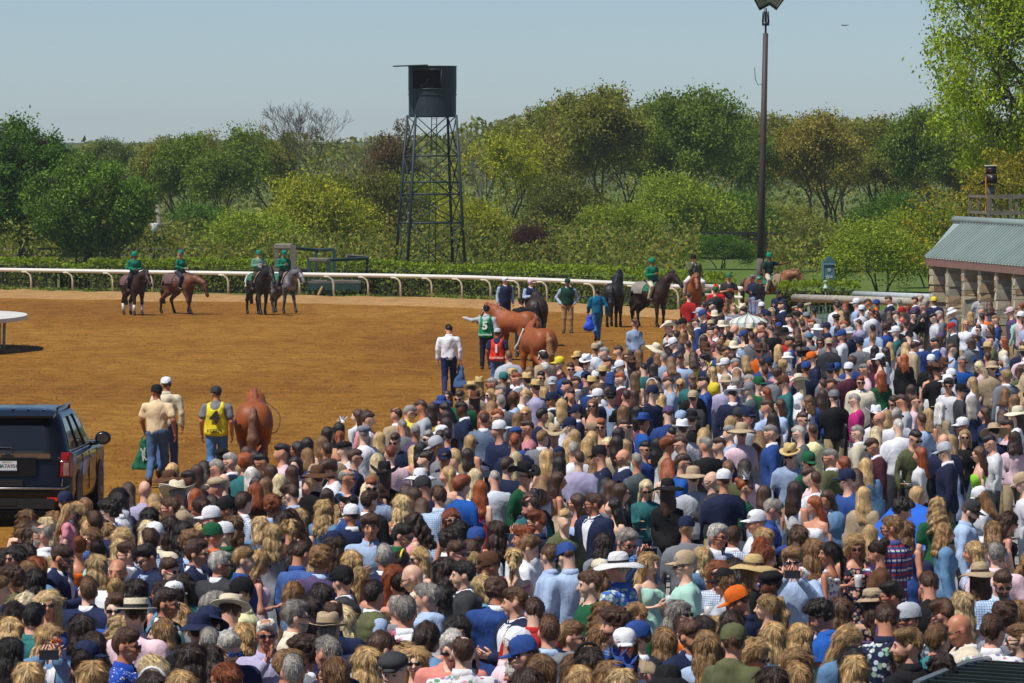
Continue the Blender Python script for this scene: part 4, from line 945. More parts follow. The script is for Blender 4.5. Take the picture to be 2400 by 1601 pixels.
# the two near trees at the right
crown_tree('big', 88, 100000, .082, 15.5, 11.4, 9.3, 6.3, ntip=620, clump=.40, hues=[(1, 1, 1), (1.4, 1.25, .8), (.7, .8, .8), (1, 1, 1)])
tree_meshes('gold', 95, 14000, .085, .22, 10, 11, hues=[(1, 1, 1), (1.4, 1.2, .8), (.75, .85, .8)], depth=6, spread=.7, trop=.05, stems=2)
tree('big', 2492, -285, 230, 'huge bright green tree filling the upper right corner', (.30, .40, .022), 640, 25, name='tree', zb=0)
tree('gold', 2400, 262, 222, 'golden green budding tree behind the camera platform', (.27, .24, .02), 560, 0, name='tree')
def far_mass():
    r = np.random.RandomState(7); N = 60000; x = r.uniform(-60, 60, N); D = r.uniform(430, 520, N)
    px = 1200 + x / D * FPX
    top = np.interp(px, [0, 200, 330, 420, 620, 900, 1100, 1300, 1500, 1750, 2000, 2400], [360, 345, 358, 340, 335, 338, 305, 262, 255, 285, 295, 285])
    zt = CAMH + (372 - top) / FPX * D + .7 * noise2(x, D * .2, .9, 3) - .3; z = zt * (1 - r.rand(N) ** 1.8 * .95)
    V, F, c = leafs(np.stack([x, D, z], 1), .25, 5, .4, .35, [(1, 1, 1), (1.25, 1.1, .9), (.8, .85, 1), (1.1, .9, .8)])
    o = link('far_wood', mesh('far_wood', V, F, M_LEAF, False, col=c)); o.color = (.18, .21, .055, 1); tag(o, 'far hazy mass of woodland behind the tree row', 'woodland', kind='stuff')
far_mass()
def hills():
    t = NT('far_hill_woods'); v = t.coord(); f = t.noise(.03, 5, .7, v); t.base(t.ramp(f, [(.35, (.035, .060, .030)), (.65, (.085, .11, .045))])).rough(.95, .05)
    for nm, D, zz, sd in (('near_hill', 1300, 7.5, 1), ('far_hill', 2200, 12.0, 2)):
        xs = np.linspace(-D * .3, D * .3, 400); top = zz + 2.2 * noise1(xs * .012, sd) + .8 * noise1(xs * .15, sd + 3) + .35 * noise1(xs * .9, sd + 5); V = []
        for x, h in zip(xs, top): V.append((x, D - 150, -1))
        for x, h in zip(xs, top): V.append((x, D, h))
        for x, h in zip(xs, top): V.append((x, D + 400, -1))
        n = len(xs); F = [(i, i + 1, n + i + 1, n + i) for i in range(n - 1)] + [(n + i, n + i + 1, 2 * n + i + 1, 2 * n + i) for i in range(n - 1)]
        o = link(nm, mesh(nm, V, np.array(F), t.m)); o['kind'] = 'structure'
hills()
def undergrowth():
    r = np.random.RandomState(17); N = 65000; px = r.uniform(-250, 2420, N); D = np.where((px < 1640) | (px > 1800), r.uniform(286, 336, N), r.uniform(345, 372, N)); x = (px - 1200) / FPX * D
    h = np.clip(1.9 + .55 * noise2(x, D * .3, .55, 4) + .3 * noise2(x, D, 1.6, 8), .5, 3.6) * np.where(px < 1640, 1, .9); z = h * (1 - r.rand(N) ** 1.6)
    V, F, c = leafs(np.stack([x, D, z], 1), .115, 23, .5, .45, [(1, 1, 1), (1.5, 1.25, .8), (1.25, .85, .9), (.6, .75, .8), (1, 1, 1)]); o = link('undergrowth', mesh('undergrowth', V, F, M_LEAF, False, col=c)); o.color = (.175, .20, .030, 1); tag(o, 'tangled olive undergrowth at the foot of the tree row', 'undergrowth', kind='stuff')
undergrowth()
M_HEDGEC = simple('hedge_twigs', (.030, .034, .014), .95, var=.6, nscale=9, bump=.8)
def hedge(x0, x1, h, off, label, top=(.21, .29, .014), wid=1.2, offpx=None, seed=0, dens=150, line=railpt):
    pts = [line(x0 + (x1 - x0) * i / 60, 0, off) for i in range(61)]; root = empty('hedge', pts[0]); tag(root, label, 'hedge')
    L = sum((b - a).length for a, b in zip(pts, pts[1:])); r = np.random.RandomState(seed); N = int(L * (h + wid) * dens)
    t = r.rand(N); A = np.array([tuple(p) for p in pts]); k = t * 60; i = np.minimum(k.astype(int), 59); base = A[i] + (A[i + 1] - A[i]) * (k - i)[:, None] - A[0]
    onT = r.rand(N) < .5; hh = h * (1 + .09 * noise1(t * L * .8, seed)); z = np.where(onT, hh - .10 * r.rand(N) ** 2, hh * (1 - .92 * r.rand(N) ** 1.5)); y = np.where(onT, r.uniform(-wid / 2, wid / 2, N), -wid / 2 + r.normal(0, .07, N)); y += .12 * noise1(t * L * 1.3, seed + 1)
    z = z + r.normal(0, .05, N); P = base + np.stack([r.normal(0, .05, N), y, z], 1)
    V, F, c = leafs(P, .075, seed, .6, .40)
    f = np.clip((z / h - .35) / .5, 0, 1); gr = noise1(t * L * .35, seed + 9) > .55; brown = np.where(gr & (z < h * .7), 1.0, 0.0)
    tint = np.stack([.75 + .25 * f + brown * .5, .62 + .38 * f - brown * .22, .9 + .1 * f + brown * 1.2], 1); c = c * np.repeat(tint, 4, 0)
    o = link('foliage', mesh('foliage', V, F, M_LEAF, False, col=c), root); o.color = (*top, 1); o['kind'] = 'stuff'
    m = MB(); w = wid / 2 - .12; W = []; FF = []
    for j, p in enumerate(pts): q = p - pts[0]; w2 = w * (1 + .35 * noise1(j * 1.7, seed)) - .12; W += [(q.x, q.y - w2, 0), (q.x, q.y - w2, h * (.74 + .08 * noise1(j * 2.3, seed + 4))), (q.x, q.y + w, h * .78), (q.x, q.y + w, 0)]
    for j in range(60):
        for s in range(3): FF.append((4 * j + s, 4 * j + 4 + s, 4 * j + 5 + s, 4 * j + 1 + s))
    m.add(W, FF); m.build('branches', [M_HEDGEC], root, False)
hedge(-500, 106, 1.42, 6, 'clipped green hedge behind the rail at the left edge', seed=1)
hedge(112, 182, 1.15, 7, 'short low hedge piece in the gap behind the rail', seed=2, dens=90)
hedge(188, 1735, 1.44, 6.0, 'long clipped green hedge running behind the white rail', seed=3, wid=1.3)
_sg = lambda px, z, off: Vector((aty(px, 640, 206 + off).x, 206 + off, 0))
hedge(1822, 2012, 1.42, 0, 'green topped hedge with bare brown side beside the blue sign', seed=4, wid=1.6, line=_sg)
def tufts():
    r = np.random.RandomState(4); N = 9000; k = r.rand(N) * n_; i = np.minimum(k.astype(int), n_ - 1); A = np.array([tuple(p) for p in LINE]); b = A[i] + (A[i + 1] - A[i]) * (k - i)[:, None]; off = r.uniform(1.2, 5.4, N)
    dn = noise2(b[:, 0], off, .5, 3) > -.3; b = b[dn]; off = off[dn]; N = len(b)
    P = b + np.stack([r.normal(0, .1, N), off, .06 + .08 * r.rand(N)], 1); V, F, c = leafs(P, .10, 9, 2.5, .4, [(1, 1, 1), (1.6, 1.2, 1.2)])
    o = link('verge_tufts', mesh('verge_tufts', V, F, M_LEAF, False, col=c)); o.color = (.11, .17, .025, 1); tag(o, 'grass tufts growing along the foot of the rail', 'grass', kind='stuff')
tufts()

def grandstand():
    # the stand the picture is taken from: dark seating tiers and roof behind the viewpoint, mirrored by the car
    M = simple('shaded_stand', (.10, .095, .09), .9, var=.3, nscale=.3); m = MB()
    for i in range(10): m.box((0, -6 - i * 2.2, 2.0 + i * .9), (150, 2.2, 4.0 + i * 1.8))
    m.box((0, -16, 15.5), (150, 27, .5)).box((0, -29.5, 8), (150, .6, 16))
    for i in range(16): m.box((-72 + i * 9.6, -14, 10), (.5, .5, 11))
    o = m.build('grandstand', [M], None, False); o['kind'] = 'structure'
grandstand()
# ================================================================ structures
M_TOWER = simple('tower_paint', (.016, .030, .038), .55, var=.15, nscale=1.5); M_DARKIN = simple('booth_interior', (.035, .027, .02), .9)
M_GREENW = simple('green_painted_wood', (.018, .055, .050), .7, var=.3, nscale=3); M_GREYW = simple('weathered_grey_wood', (.15, .135, .11), .9, var=.35, nscale=4, bump=.4, stretch=(1, 1, 3))
def camera_tower():
    D = 288.0; P = lambda px, py, dy=0: aty(px, py, D + dy); base = P(1008, 640); base.z = 0
    root = empty('camera_tower', base); tag(root, 'tall dark steel camera tower with round booth above the hedge', 'tower'); inv = Matrix.Translation(-base)
    k = D / FPX; zt = P(1010, 272).z; cx = P(1012, 300).x - base.x
    bt = 1.52; tt = 1.05; tx = cx; C4 = [(-1, -1), (1, -1), (1, 1), (-1, 1)]
    def pt(c, z, a=0):
        t = z / zt; w = bt + (tt - bt) * t; return Vector((tx * t + c[0] * w, c[1] * w * .9, z))
    rot = Matrix.Rotation(R(14), 4, 'Z')
    def q(c, z): return rot @ pt(c, z)
    for c in C4: MB().tube([q(c, 0), q(c, zt + .05)], [.082, .066], 6).build('leg', [M_TOWER], root)
    lv = [0, zt * .33, zt * .51, zt * .75, zt]
    for a, b in zip(C4, C4[1:] + C4[:1]):
        for z in lv[1:4] + [zt * .585]: MB().tube([q(a, z), q(b, z)], .045, 5).build('cross_beam', [M_TOWER], root)
        for z0, z1 in zip(lv, lv[1:]):
            MB().tube([q(a, z0), q(b, z1)], .034, 4).build('brace', [M_TOWER], root); MB().tube([q(b, z0), q(a, z1)], .034, 4).build('brace', [M_TOWER], root)
    m = MB(); m.tube([(tx * .1 - .1, -.2, 0), (tx, -.1, zt)], .022, 4); m.tube([(tx * .1 + .25, -.2, 0), (tx + .25, -.1, zt)], .022, 4)
    for i in range(28): z = zt * (i + .5) / 28; x = tx * (.1 + .9 * z / zt); m.tube([(x - .1 * (1 - z / zt), -.2, z), (x + .25, -.2, z)], .014, 4)
    m.build('ladder', [M_TOWER], root)
    # round booth, its window cut out of the wall
    z0 = zt; z1 = P(1010, 157).z; r = (1070 - 957) / 2 * k; cb = P(1013.5, 200).x - base.x; m = MB(); n = 48
    wz0 = P(0, 209).z; wz1 = P(0, 164).z
    def ring(z, rr): return [Vector((cb + math.cos(2 * math.pi * i / n) * rr, math.sin(2 * math.pi * i / n) * rr, z)) for i in range(n)]
    zs = [z0, P(0, 222).z, wz0, wz1, z1]; rs = [r * .985, r * .985, r, r, r]; wi = set(range(int(n * .62), int(n * .62) + 10))
    V = []; F = []
    for z, rr in zip(zs, rs): V += ring(z, rr)
    for j in range(4):
        for i in range(n):
            if j == 2 and (i % n) in wi: continue
            F.append((j * n + i, j * n + (i + 1) % n, (j + 1) * n + (i + 1) % n, (j + 1) * n + i))
    m.add(V, F); V2 = []
    for z, rr in zip(zs, rs): V2 += ring(z, rr - .06)
    m.add(V2, [tuple(reversed(f)) for f in F], 1); nb = len(V)
    m.tube([(cb, 0, z0 - .06), (cb, 0, z0)], r * .97, 32); m.build('booth_wall', [M_TOWER, M_DARKIN], root, False)
    MB().tube([(cb, 0, z1), (cb, 0, z1 + .05)], r * 1.02, 40).build('roof', [M_TOWER], root, False)
    MB().tube([(cb, 0, P(0, 222).z - .03), (cb, 0, P(0, 222).z + .03)], r * 1.015, 40).build('band', [M_TOWER], root, False)
    x0 = P(923, 150).x - base.x; a = MB(); a.box((0, 0, 0), (x0 * 0 + 1.75, 1.35, .045), 0, Matrix.Translation((x0 + .86, -r * .72, z1 + .05)) @ Matrix.Rotation(R(-2), 4, 'Y')); a.build('window_flap', [M_TOWER], root, False)
    i0 = min(wi); ang = 2 * math.pi * (i0 + 5) / n; f = MB()
    for i in (i0, i0 + 10): v = ring(0, r + .01)[i % n]; f.tube([(v.x, v.y, wz0), (v.x, v.y, wz1)], .035, 4)
    for z in (wz0, wz1): f.tube([ring(z, r + .012)[(i0 + j) % n] for j in range(11)], .035, 4)
    f.build('window_frame', [M_TOWER], root)
    return base, cb, r, wz0
TB = camera_tower()

def light_pole():
    D = 262.0; b = aty(1781, 660, D); b.z = 0; root = empty('light_pole', b); tag(root, 'tall brown floodlight pole rising behind the riders', 'light pole')
    t = aty(1794.5, 78, D) - b; M = simple('pole_rust_brown', (.055, .036, .030), .6, var=.25, nscale=1); MK = simple('floodlight_housing', (.012, .013, .015), .35)
    MB().tube([(0, 0, -.1), t * .5, t], [.175, .15, .12], 14).build('pole', [M], root)
    MB().tube([t + Vector((0, 0, -.05)), t + Vector((0, 0, .35))], .05, 8).tube([t + Vector((0, 0, .35)), t + Vector((0, 0, .50))], .17, 12).tube([t + Vector((-.13, 0, .5)), t + Vector((-.10, 0, 1.0))], .05, 6).tube([t + Vector((.13, 0, .5)), t + Vector((.10, 0, 1.0))], .05, 6).tube([t + Vector((0, 0, .5)), t + Vector((0, 0, 1.15))], .06, 6).build('bracket', [MK], root)
    MG = simple('floodlight_lens', (.45, .42, .33), .2)
    for dx, ax, z in ((-.30, -28, 1.75), (.62, 36, 1.75), (.16, 4, 2.2)):
        M4 = Matrix.Translation(t + Vector((dx, -.05, z))) @ Matrix.Rotation(R(ax), 4, 'Y') @ Matrix.Rotation(R(18), 4, 'X')
        h = MB().box((0, 0, 0), (.62, .30, 1.25), 0, M4).box((0, .2, 0), (.3, .14, .6), 0, M4).build('floodlight', [MK], root, False)
        g = MB().box((0, -.165, .05), (.50, .03, 1.05), 0, M4); g.build('lens', [MG], h, False)
        s = MB()
        for j in range(-4, 5): s.box((0, -.186, .05 + j * .115), (.50, .008, .02), 0, M4)
        for j in (-.13, 0, .13): s.box((j, -.186, .05), (.02, .008, 1.05), 0, M4)
        s.build('lens_grid', [MK], h, False)
    MB().tube([t * .80 + Vector((-.12, -.1, 0)), t * .80 + Vector((-.3, -.1, -.05)), t * .80 + Vector((-.42, -.1, .2)), t * .80 + Vector((-.46, -.1, .75))], .016, 5).build('wire', [MK], root)
    b2 = aty(1779, 650, D - 1.2); z1 = aty(1779, 606, D - 1.2).z; st = MB().tube([(0, 0, -.05), (.02, 0, z1)], [.15, .13], 10).box((.12, -.1, z1 * .80), (.12, .10, .5)).build('timber_post', [simple('dark_timber', (.10, .085, .07), .9, var=.4, nscale=4)], None, loc=(b2.x, b2.y, 0)); tag(st, 'short grey timber post standing against the floodlight pole', 'post')
light_pole()

def text_obj(body, size, mat, parent=None, M=None, ext=.004, bold=0.0, name='lettering', align='CENTER'):
    cu = bpy.data.curves.new(name, 'FONT'); cu.body = body; cu.size = size; cu.extrude = ext; cu.align_x = align; cu.align_y = 'CENTER'; cu.offset = bold; cu.materials.append(mat); cu.resolution_u = 2
    o = bpy.data.objects.new(name, cu); C.objects.link(o); dg = bpy.context.evaluated_depsgraph_get(); me = bpy.data.meshes.new_from_object(o.evaluated_get(dg)); C.objects.unlink(o); bpy.data.objects.remove(o)
    if not len(me.materials): me.materials.append(mat)
    return link(name, me, parent, mat=M)

def stone_building():
    A = aty(2168, 604, 170); B = aty(2400, 628, 156); zE = A.z; d = Vector((B.x - A.x, B.y - A.y, 0)).normalized(); L = 30.0
    nrm = Vector((-d.y, d.x, 0)); 
    if nrm.x < 0: nrm = -nrm
    root = empty('stone_building', (A.x, A.y, 0)); tag(root, 'low stone building with pale green ribbed metal roof at the right', 'building')
    W = lambda u, w, z: d * u + nrm * w + Vector((0, 0, z))
    rg = aty(2232, 518, 171.5); zr = rg.z; M_ROOF = simple('green_metal_roof', (.29, .36, .335), .45, var=.10, nscale=.8, spec=.5); M_FASC = simple('brown_fascia', (.22, .12, .095), .7)
    ru = (rg.x - A.x) * d.x + (rg.y - A.y) * d.y; rw = (rg.x - A.x) * nrm.x + (rg.y - A.y) * nrm.y; rw = max(rw, 1.2)
    m = MB(); m.add([W(0, 0, zE), W(L, 0, zE), W(L, rw, zr), W(ru + .0, rw, zr)], [(0, 1, 2, 3)]); m.add([W(0, 0, zE), W(ru, rw, zr), W(0, rw * 2, zE)], [(0, 1, 2)]); m.add([W(L, rw * 2, zE), W(0, rw * 2, zE), W(ru, rw, zr), W(L, rw, zr)], [(0, 1, 2, 3)])
    roof = m.build('roof', [M_ROOF], root, False)
    for i in range(60):                                     # standing ribs
        u = .10 + i * .42
        b0 = W(u, -.02, zE + .02); u1 = u + ru * max(0, 1 - u / 6) * 0 ; b1 = W(u, rw, zr + .02); 
        if u < ru: b1 = W(u, rw * u / max(ru, .01), zE + (zr - zE) * u / max(ru, .01) + .02)
        mm = MB().tube([b0, b1], .055, 4, sq=(1.0, 1.0)); mm.build('roof_rib', [M_ROOF], roof, False)
    MB().tube([W(ru - .1, rw, zr + .03), W(L, rw, zr + .03)], .12, 6).build('ridge_cap', [M_ROOF], roof)
    MB().box((0, 0, 0), (L, .06, .22), 0, Matrix.Translation(W(L / 2, .04, zE - .12)) @ Matrix.Rotation(math.atan2(d.y, d.x), 4, 'Z')).build('fascia', [M_FASC], root, False)
    MB().box((0, 0, 0), (.06, rw * 2, .2), 0, Matrix.Translation(W(.04, rw, zE - .115)) @ Matrix.Rotation(math.atan2(d.y, d.x), 4, 'Z')).build('fascia', [M_FASC], root, False)
    RM = Matrix.Rotation(math.atan2(d.y, d.x), 4, 'Z'); M_WALL = simple('grey_brown_render', (.17, .145, .12), .85, var=.12); M_WIN = simple('dark_window_glass', (.02, .035, .04), .15, spec=.8, var=.4, nscale=2); M_WF = simple('teal_window_frame', (.03, .075, .08), .5)
    w0 = .55
    MB().box((0, 0, 0), (L - .7, .1, zE - .1), 0, Matrix.Translation(W(L / 2 + .3, w0 + .55, (zE - .1) / 2)) @ RM).box((0, 0, 0), (.1, rw * 1.2, zE - .1), 0, Matrix.Translation(W(.75, w0 + .5 + rw * .6, (zE - .1) / 2)) @ RM).build('wall', [M_WALL], root, False)
    MS = [simple('stone_' + n, c, .9, var=.22, nscale=5, bump=.4) for n, c in (('buff', (.46, .40, .27)), ('cream', (.52, .46, .34)), ('grey', (.34, .31, .25)), ('rust', (.38, .27, .16)))]
    stm = {}
    rr = random.Random(4)
    def stone(w, h, dd, k):
        key = (round(w, 1), round(h, 1), round(dd, 1), k)
        if key not in stm:
            b = MB(); b.box((0, 0, 0), (w, dd, h)); b.v = [(x + rr.uniform(-.02, .02), y + rr.uniform(-.025, .025), z + rr.uniform(-.012, .012)) for x, y, z in b.v]; stm[key] = b.me('stone', [MS[k]], False)
        return stm[key]
    cols = []; u = .62
    for i in range(9):
        wd = .62 if i == 0 else .42
        c = MB().box((0, 0, 0), (wd - .06, .44, zE - .2), 0, Matrix.Translation(W(u, .32, (zE - .2) / 2)) @ RM).build('column', [MS[2]], root, False)
        if i < 6:
            z = .0; row = 0
            while z < zE - .22:
                h = rr.choice([.14, .18, .22, .26]); h = min(h, zE - .21 - z)
                if h < .05: break
                ws = [wd] if rr.random() < .5 else [wd * .45, wd * .55]; x = -wd / 2
                for wv in ws:
                    o = link('stone', stone(wv - .02, h - .02, .50, rr.choice([0, 0, 1, 1, 2, 3])), c); o.matrix_local = Matrix.Translation(W(u, .32, z + h / 2)) @ RM @ Matrix.Translation((x + wv / 2, 0, 0)); x += wv
                z += h
        if i < 8:
            sp = 2.35; wn = MB().box((0, 0, 0), (sp - .75, .05, 1.9), 0, Matrix.Translation(W(u + sp / 2, w0 + .42, 1.2)) @ RM).build('window', [M_WIN], root, False)
            fr = MB()
            for kx in (-.5, -.17, .17, .5): fr.box((0, 0, 0), (.06, .06, 1.98), 0, Matrix.Translation(W(u + sp / 2 + kx * (sp - .75), w0 + .38, 1.2)) @ RM)
            for kz in (.24, 1.2, 2.17): fr.box((0, 0, 0), (sp - .7, .05, .06), 0, Matrix.Translation(W(u + sp / 2, w0 + .375, kz)) @ RM)
            fr.build('window_frame', [M_WF], wn, False)
        u += 2.35
stone_building()

def camera_platform():
    D = 196.0; P = lambda px, py, dy=0.0: aty(px, py, D + dy); b = P(2345, 700); b.z = 0; root = empty('camera_platform', b); tag(root, 'weathered wooden camera platform with railings behind the green roof', 'platform'); inv = -b
    zt = P(2300, 456).z; zm = P(2300, 494).z; zf = P(2300, 522).z
    xs = [P(p, 500).x - b.x for p in (2286, 2300, 2319, 2382, 2440)]
    MB().box(((xs[0] + xs[4]) / 2, 1.2, zf - .1), (xs[4] - xs[0], 2.4, .12)).build('deck', [M_GREYW], root, False)
    for i, (x, y, w) in enumerate(((xs[0], 2.3, .10), (xs[1], 1.3, .07), (xs[2], .0, .16), (xs[3], 0, .10), (xs[4], 0, .14), (xs[4], 2.3, .1), (xs[3], 2.3, .09))): MB().box((x, y, zt / 2), (w, w, zt)).build('post', [M_GREYW], root, False)
    for z in (zt, zm):
        MB().box(((xs[2] + xs[4]) / 2, -.06, z - .07), (xs[4] - xs[2], .06, .14)).build('rail', [M_GREYW], root, False); MB().tube([(xs[2], -.03, z - .07), (xs[0], 2.3, z - .07)], .065, 4).build('rail', [M_GREYW], root, False)
    c = empty('broadcast_camera', b + Vector((P(2328, 440).x - b.x, .9, zf - .04))); tag(c, 'black broadcast camera on a pedestal above the green roof', 'camera'); MK = simple('camera_black', (.012, .012, .014), .4)
    z0 = P(0, 456).z - c.location.z; zc = P(0, 420).z - c.location.z; z2 = P(0, 398).z - c.location.z; z3 = P(0, 388).z - c.location.z
    m = MB(); m.tube([(0, 0, z0 - .1), (0, 0, zc - .2)], [.16, .12], 10)
    for a in (0, 2.1, 4.2): m.tube([(0, 0, z0 - .1), (.45 * math.cos(a), .4 * math.sin(a), 0)], .035, 5)
    m.build('pedestal', [simple('pedestal_grey', (.15, .15, .14), .5)], c)
    MB().box((0, -.1, zc), (.36, .55, .30)).tube([(0, -.35, zc), (0, -.65, zc)], [.13, .16], 14).box((-.28, .2, zc - .1), (.12, .2, .08)).tube([(.15, .2, zc - .1), (.5, .5, zc - .25)], .03, 5).tube([(-.15, .2, zc - .1), (-.45, .5, zc - .2)], .03, 5).build('camera_body', [MK], c)
    v = MB().box((0, 0, z2 - .02), (.34, .25, .26)).build('viewfinder', [MK], c); MB().box((-.02, -.13, z2 - .05), (.04, .02, .04)).build('tally_light', [simple('tally_red', (.6, .02, .01), .4)], v, False)
    MB().box((-.02, 0, z3), (.40, .30, .03)).build('rain_cover', [M_WFRAME], c, False)
    MB().tube([(-.14, -.12, zc + .15), (-.19, -.12, zc), (-.18, -.1, z0), (-.2, -.15, z0 - .7), (-.25, -.3, z0 - 1.1)], .018, 5).build('cable', [simple('orange_cable', (.8, .25, .02), .5)], c)
camera_platform()

def utility_pole():
    D = 318; b = aty(383, 610, D); b.z = 0; t = aty(368, 480, D) - b; root = empty('utility_pole', b); tag(root, 'leaning grey utility pole carrying a pale transformer can', 'utility pole')
    MB().tube([(0, 0, 0), t], [.15, .10], 8).build('pole', [M_BARKP], root); q = aty(371, 538, D) - b
    tr = MB().lathe([(.001, -.30), (.26, -.30), (.26, .30), (.20, .36), (.001, .37)], 12, 0, Matrix.Translation(q + Vector((-.20, -.1, 0)))).build('transformer', [simple('transformer_grey', (.50, .52, .54), .5)], root)
    MB().box((0, 0, 0), (.9, .06, .06), 0, Matrix.Translation(q + Vector((.3, 0, .3)))).tube([q + Vector((.7, 0, .3)), q + Vector((.75, 0, .5))], .05, 6).build('crossarm', [M_BARKP], root)
utility_pole()

def timber_frame():
    D = 241.5; P = lambda px, py, dy=0.0: aty(px, py, D + dy); b = P(750, 690, .0); b.z = 0; root = empty('timber_stand', b); tag(root, 'dark green timber stand with grey beams behind the rail', 'timber stand')
    def post(px, py0, dy=0, w=.16, m=M_GREENW): p = P(px, py0, dy) - b; MB().box((p.x, p.y, p.z / 2), (w, w, p.z)).build('post', [m], root, False)
    def bar(a, c, w=.07, m=M_GREENW, nm='beam'): MB().tube([P(*a) - b, P(*c) - b], w, 6).build(nm, [m], root, False)
    post(687, 575, 0, .26, M_GREYW); post(648, 577, 2.0, .2, M_GREYW); post(725, 606, 0); post(771, 607, 0, .18); post(783, 584, 2.2, .13); post(741, 587, 2.2, .12); post(813, 612, 1.8, .08); post(861, 602, 2.5, .14); post(845, 648, .6, .14)
    bar((648, 578, 1.8), (687, 578, 0), .14, M_GREYW); bar((692, 582, .2), (742, 586, 1.9)); bar((741, 586, 2.1), (783, 584, 2.2)); bar((725, 609, 0), (771, 610, 0), .10, M_GREYW); bar((771, 610, 0), (861, 606, 2.2), .07); bar((812, 600, 1.8), (862, 604, 2.5), .08, M_GREYW); bar((700, 634, 1), (725, 635, .6), .06)
    p0 = P(722, 661) - b; p1 = P(846, 658) - b; MB().box(((p0.x + p1.x) / 2, 1.0, p0.z), (p1.x - p0.x, 2.2, .10)).build('platform_deck', [M_GREYW], root, False); MB().box(((p0.x + p1.x) / 2, -.12, p0.z - .2), (p1.x - p0.x, .07, .28)).build('skirt_board', [M_GREENW], root, False)
    bar((746, 692, -.3), (756, 672, -.2), .06, simple('new_timber', (.42, .26, .12), .8), 'plank'); bar((735, 680, .1), (780, 684, .1), .03, M_GREYW, 'plank'); post(755, 650, 1.2, .07)
timber_frame()

def inner_rail():
    b = aty(6, 820, 175); b.z = 0; root = empty('inner_rail_end', b); tag(root, 'rounded white end of the inner rail cover at the left edge', 'rail'); zt = 1.06
    tip = aty(60, 742, 175.5); V = []; n = 24; bx = tip.x - b.x; half = 5.9
    out = [(-7.0, 7.4)] + [(bx - 1.9 + 1.9 * math.cos(a), .4 + half * math.sin(a)) for a in [math.pi / 2 - math.pi * i / n for i in range(n + 1)]] + [(-7.0, -6.6)]
    k = len(out); V = [(x, y, zt) for x, y in out] + [(x, y, zt - .13) for x, y in out]; F = [tuple(range(k - 1, -1, -1)), tuple(range(k, 2 * k))] + [(i, (i + 1) % k, k + (i + 1) % k, k + i) for i in range(k)]
    MB().add(V, F).build('rail_cover', [M_RAIL], root, False)
    for i in range(3, 24, 5):
        a = math.pi / 2 - math.pi * i / n; x = bx - 1.9 + 1.85 * math.cos(a); y = .4 + (half - .1) * math.sin(a); MB().box((x, y, zt - .065), (.03, .10, .12)).build('joint', [M_GREYW], root, False)
    MB().tube([(-.02, -1.0, 0), (0, -1.0, zt - .13)], .055, 8).build('post', [M_POST], root); MB().tube([(.07, -.4, 0), (.10, -.4, zt - .13)], .05, 8).build('post', [M_POST], root); MB().tube([(-1.1, 1.5, 0), (-1.1, 1.5, zt - .13)], .06, 8).build('post', [M_POST], root)
    MB().lathe([(.55, .0), (.50, .03), (.3, .05), (.001, .055)], 16, 0, Matrix.Translation((.1, -.6, .0)), 1, 2.6).build('footing', [M_BERM], root)
inner_rail()

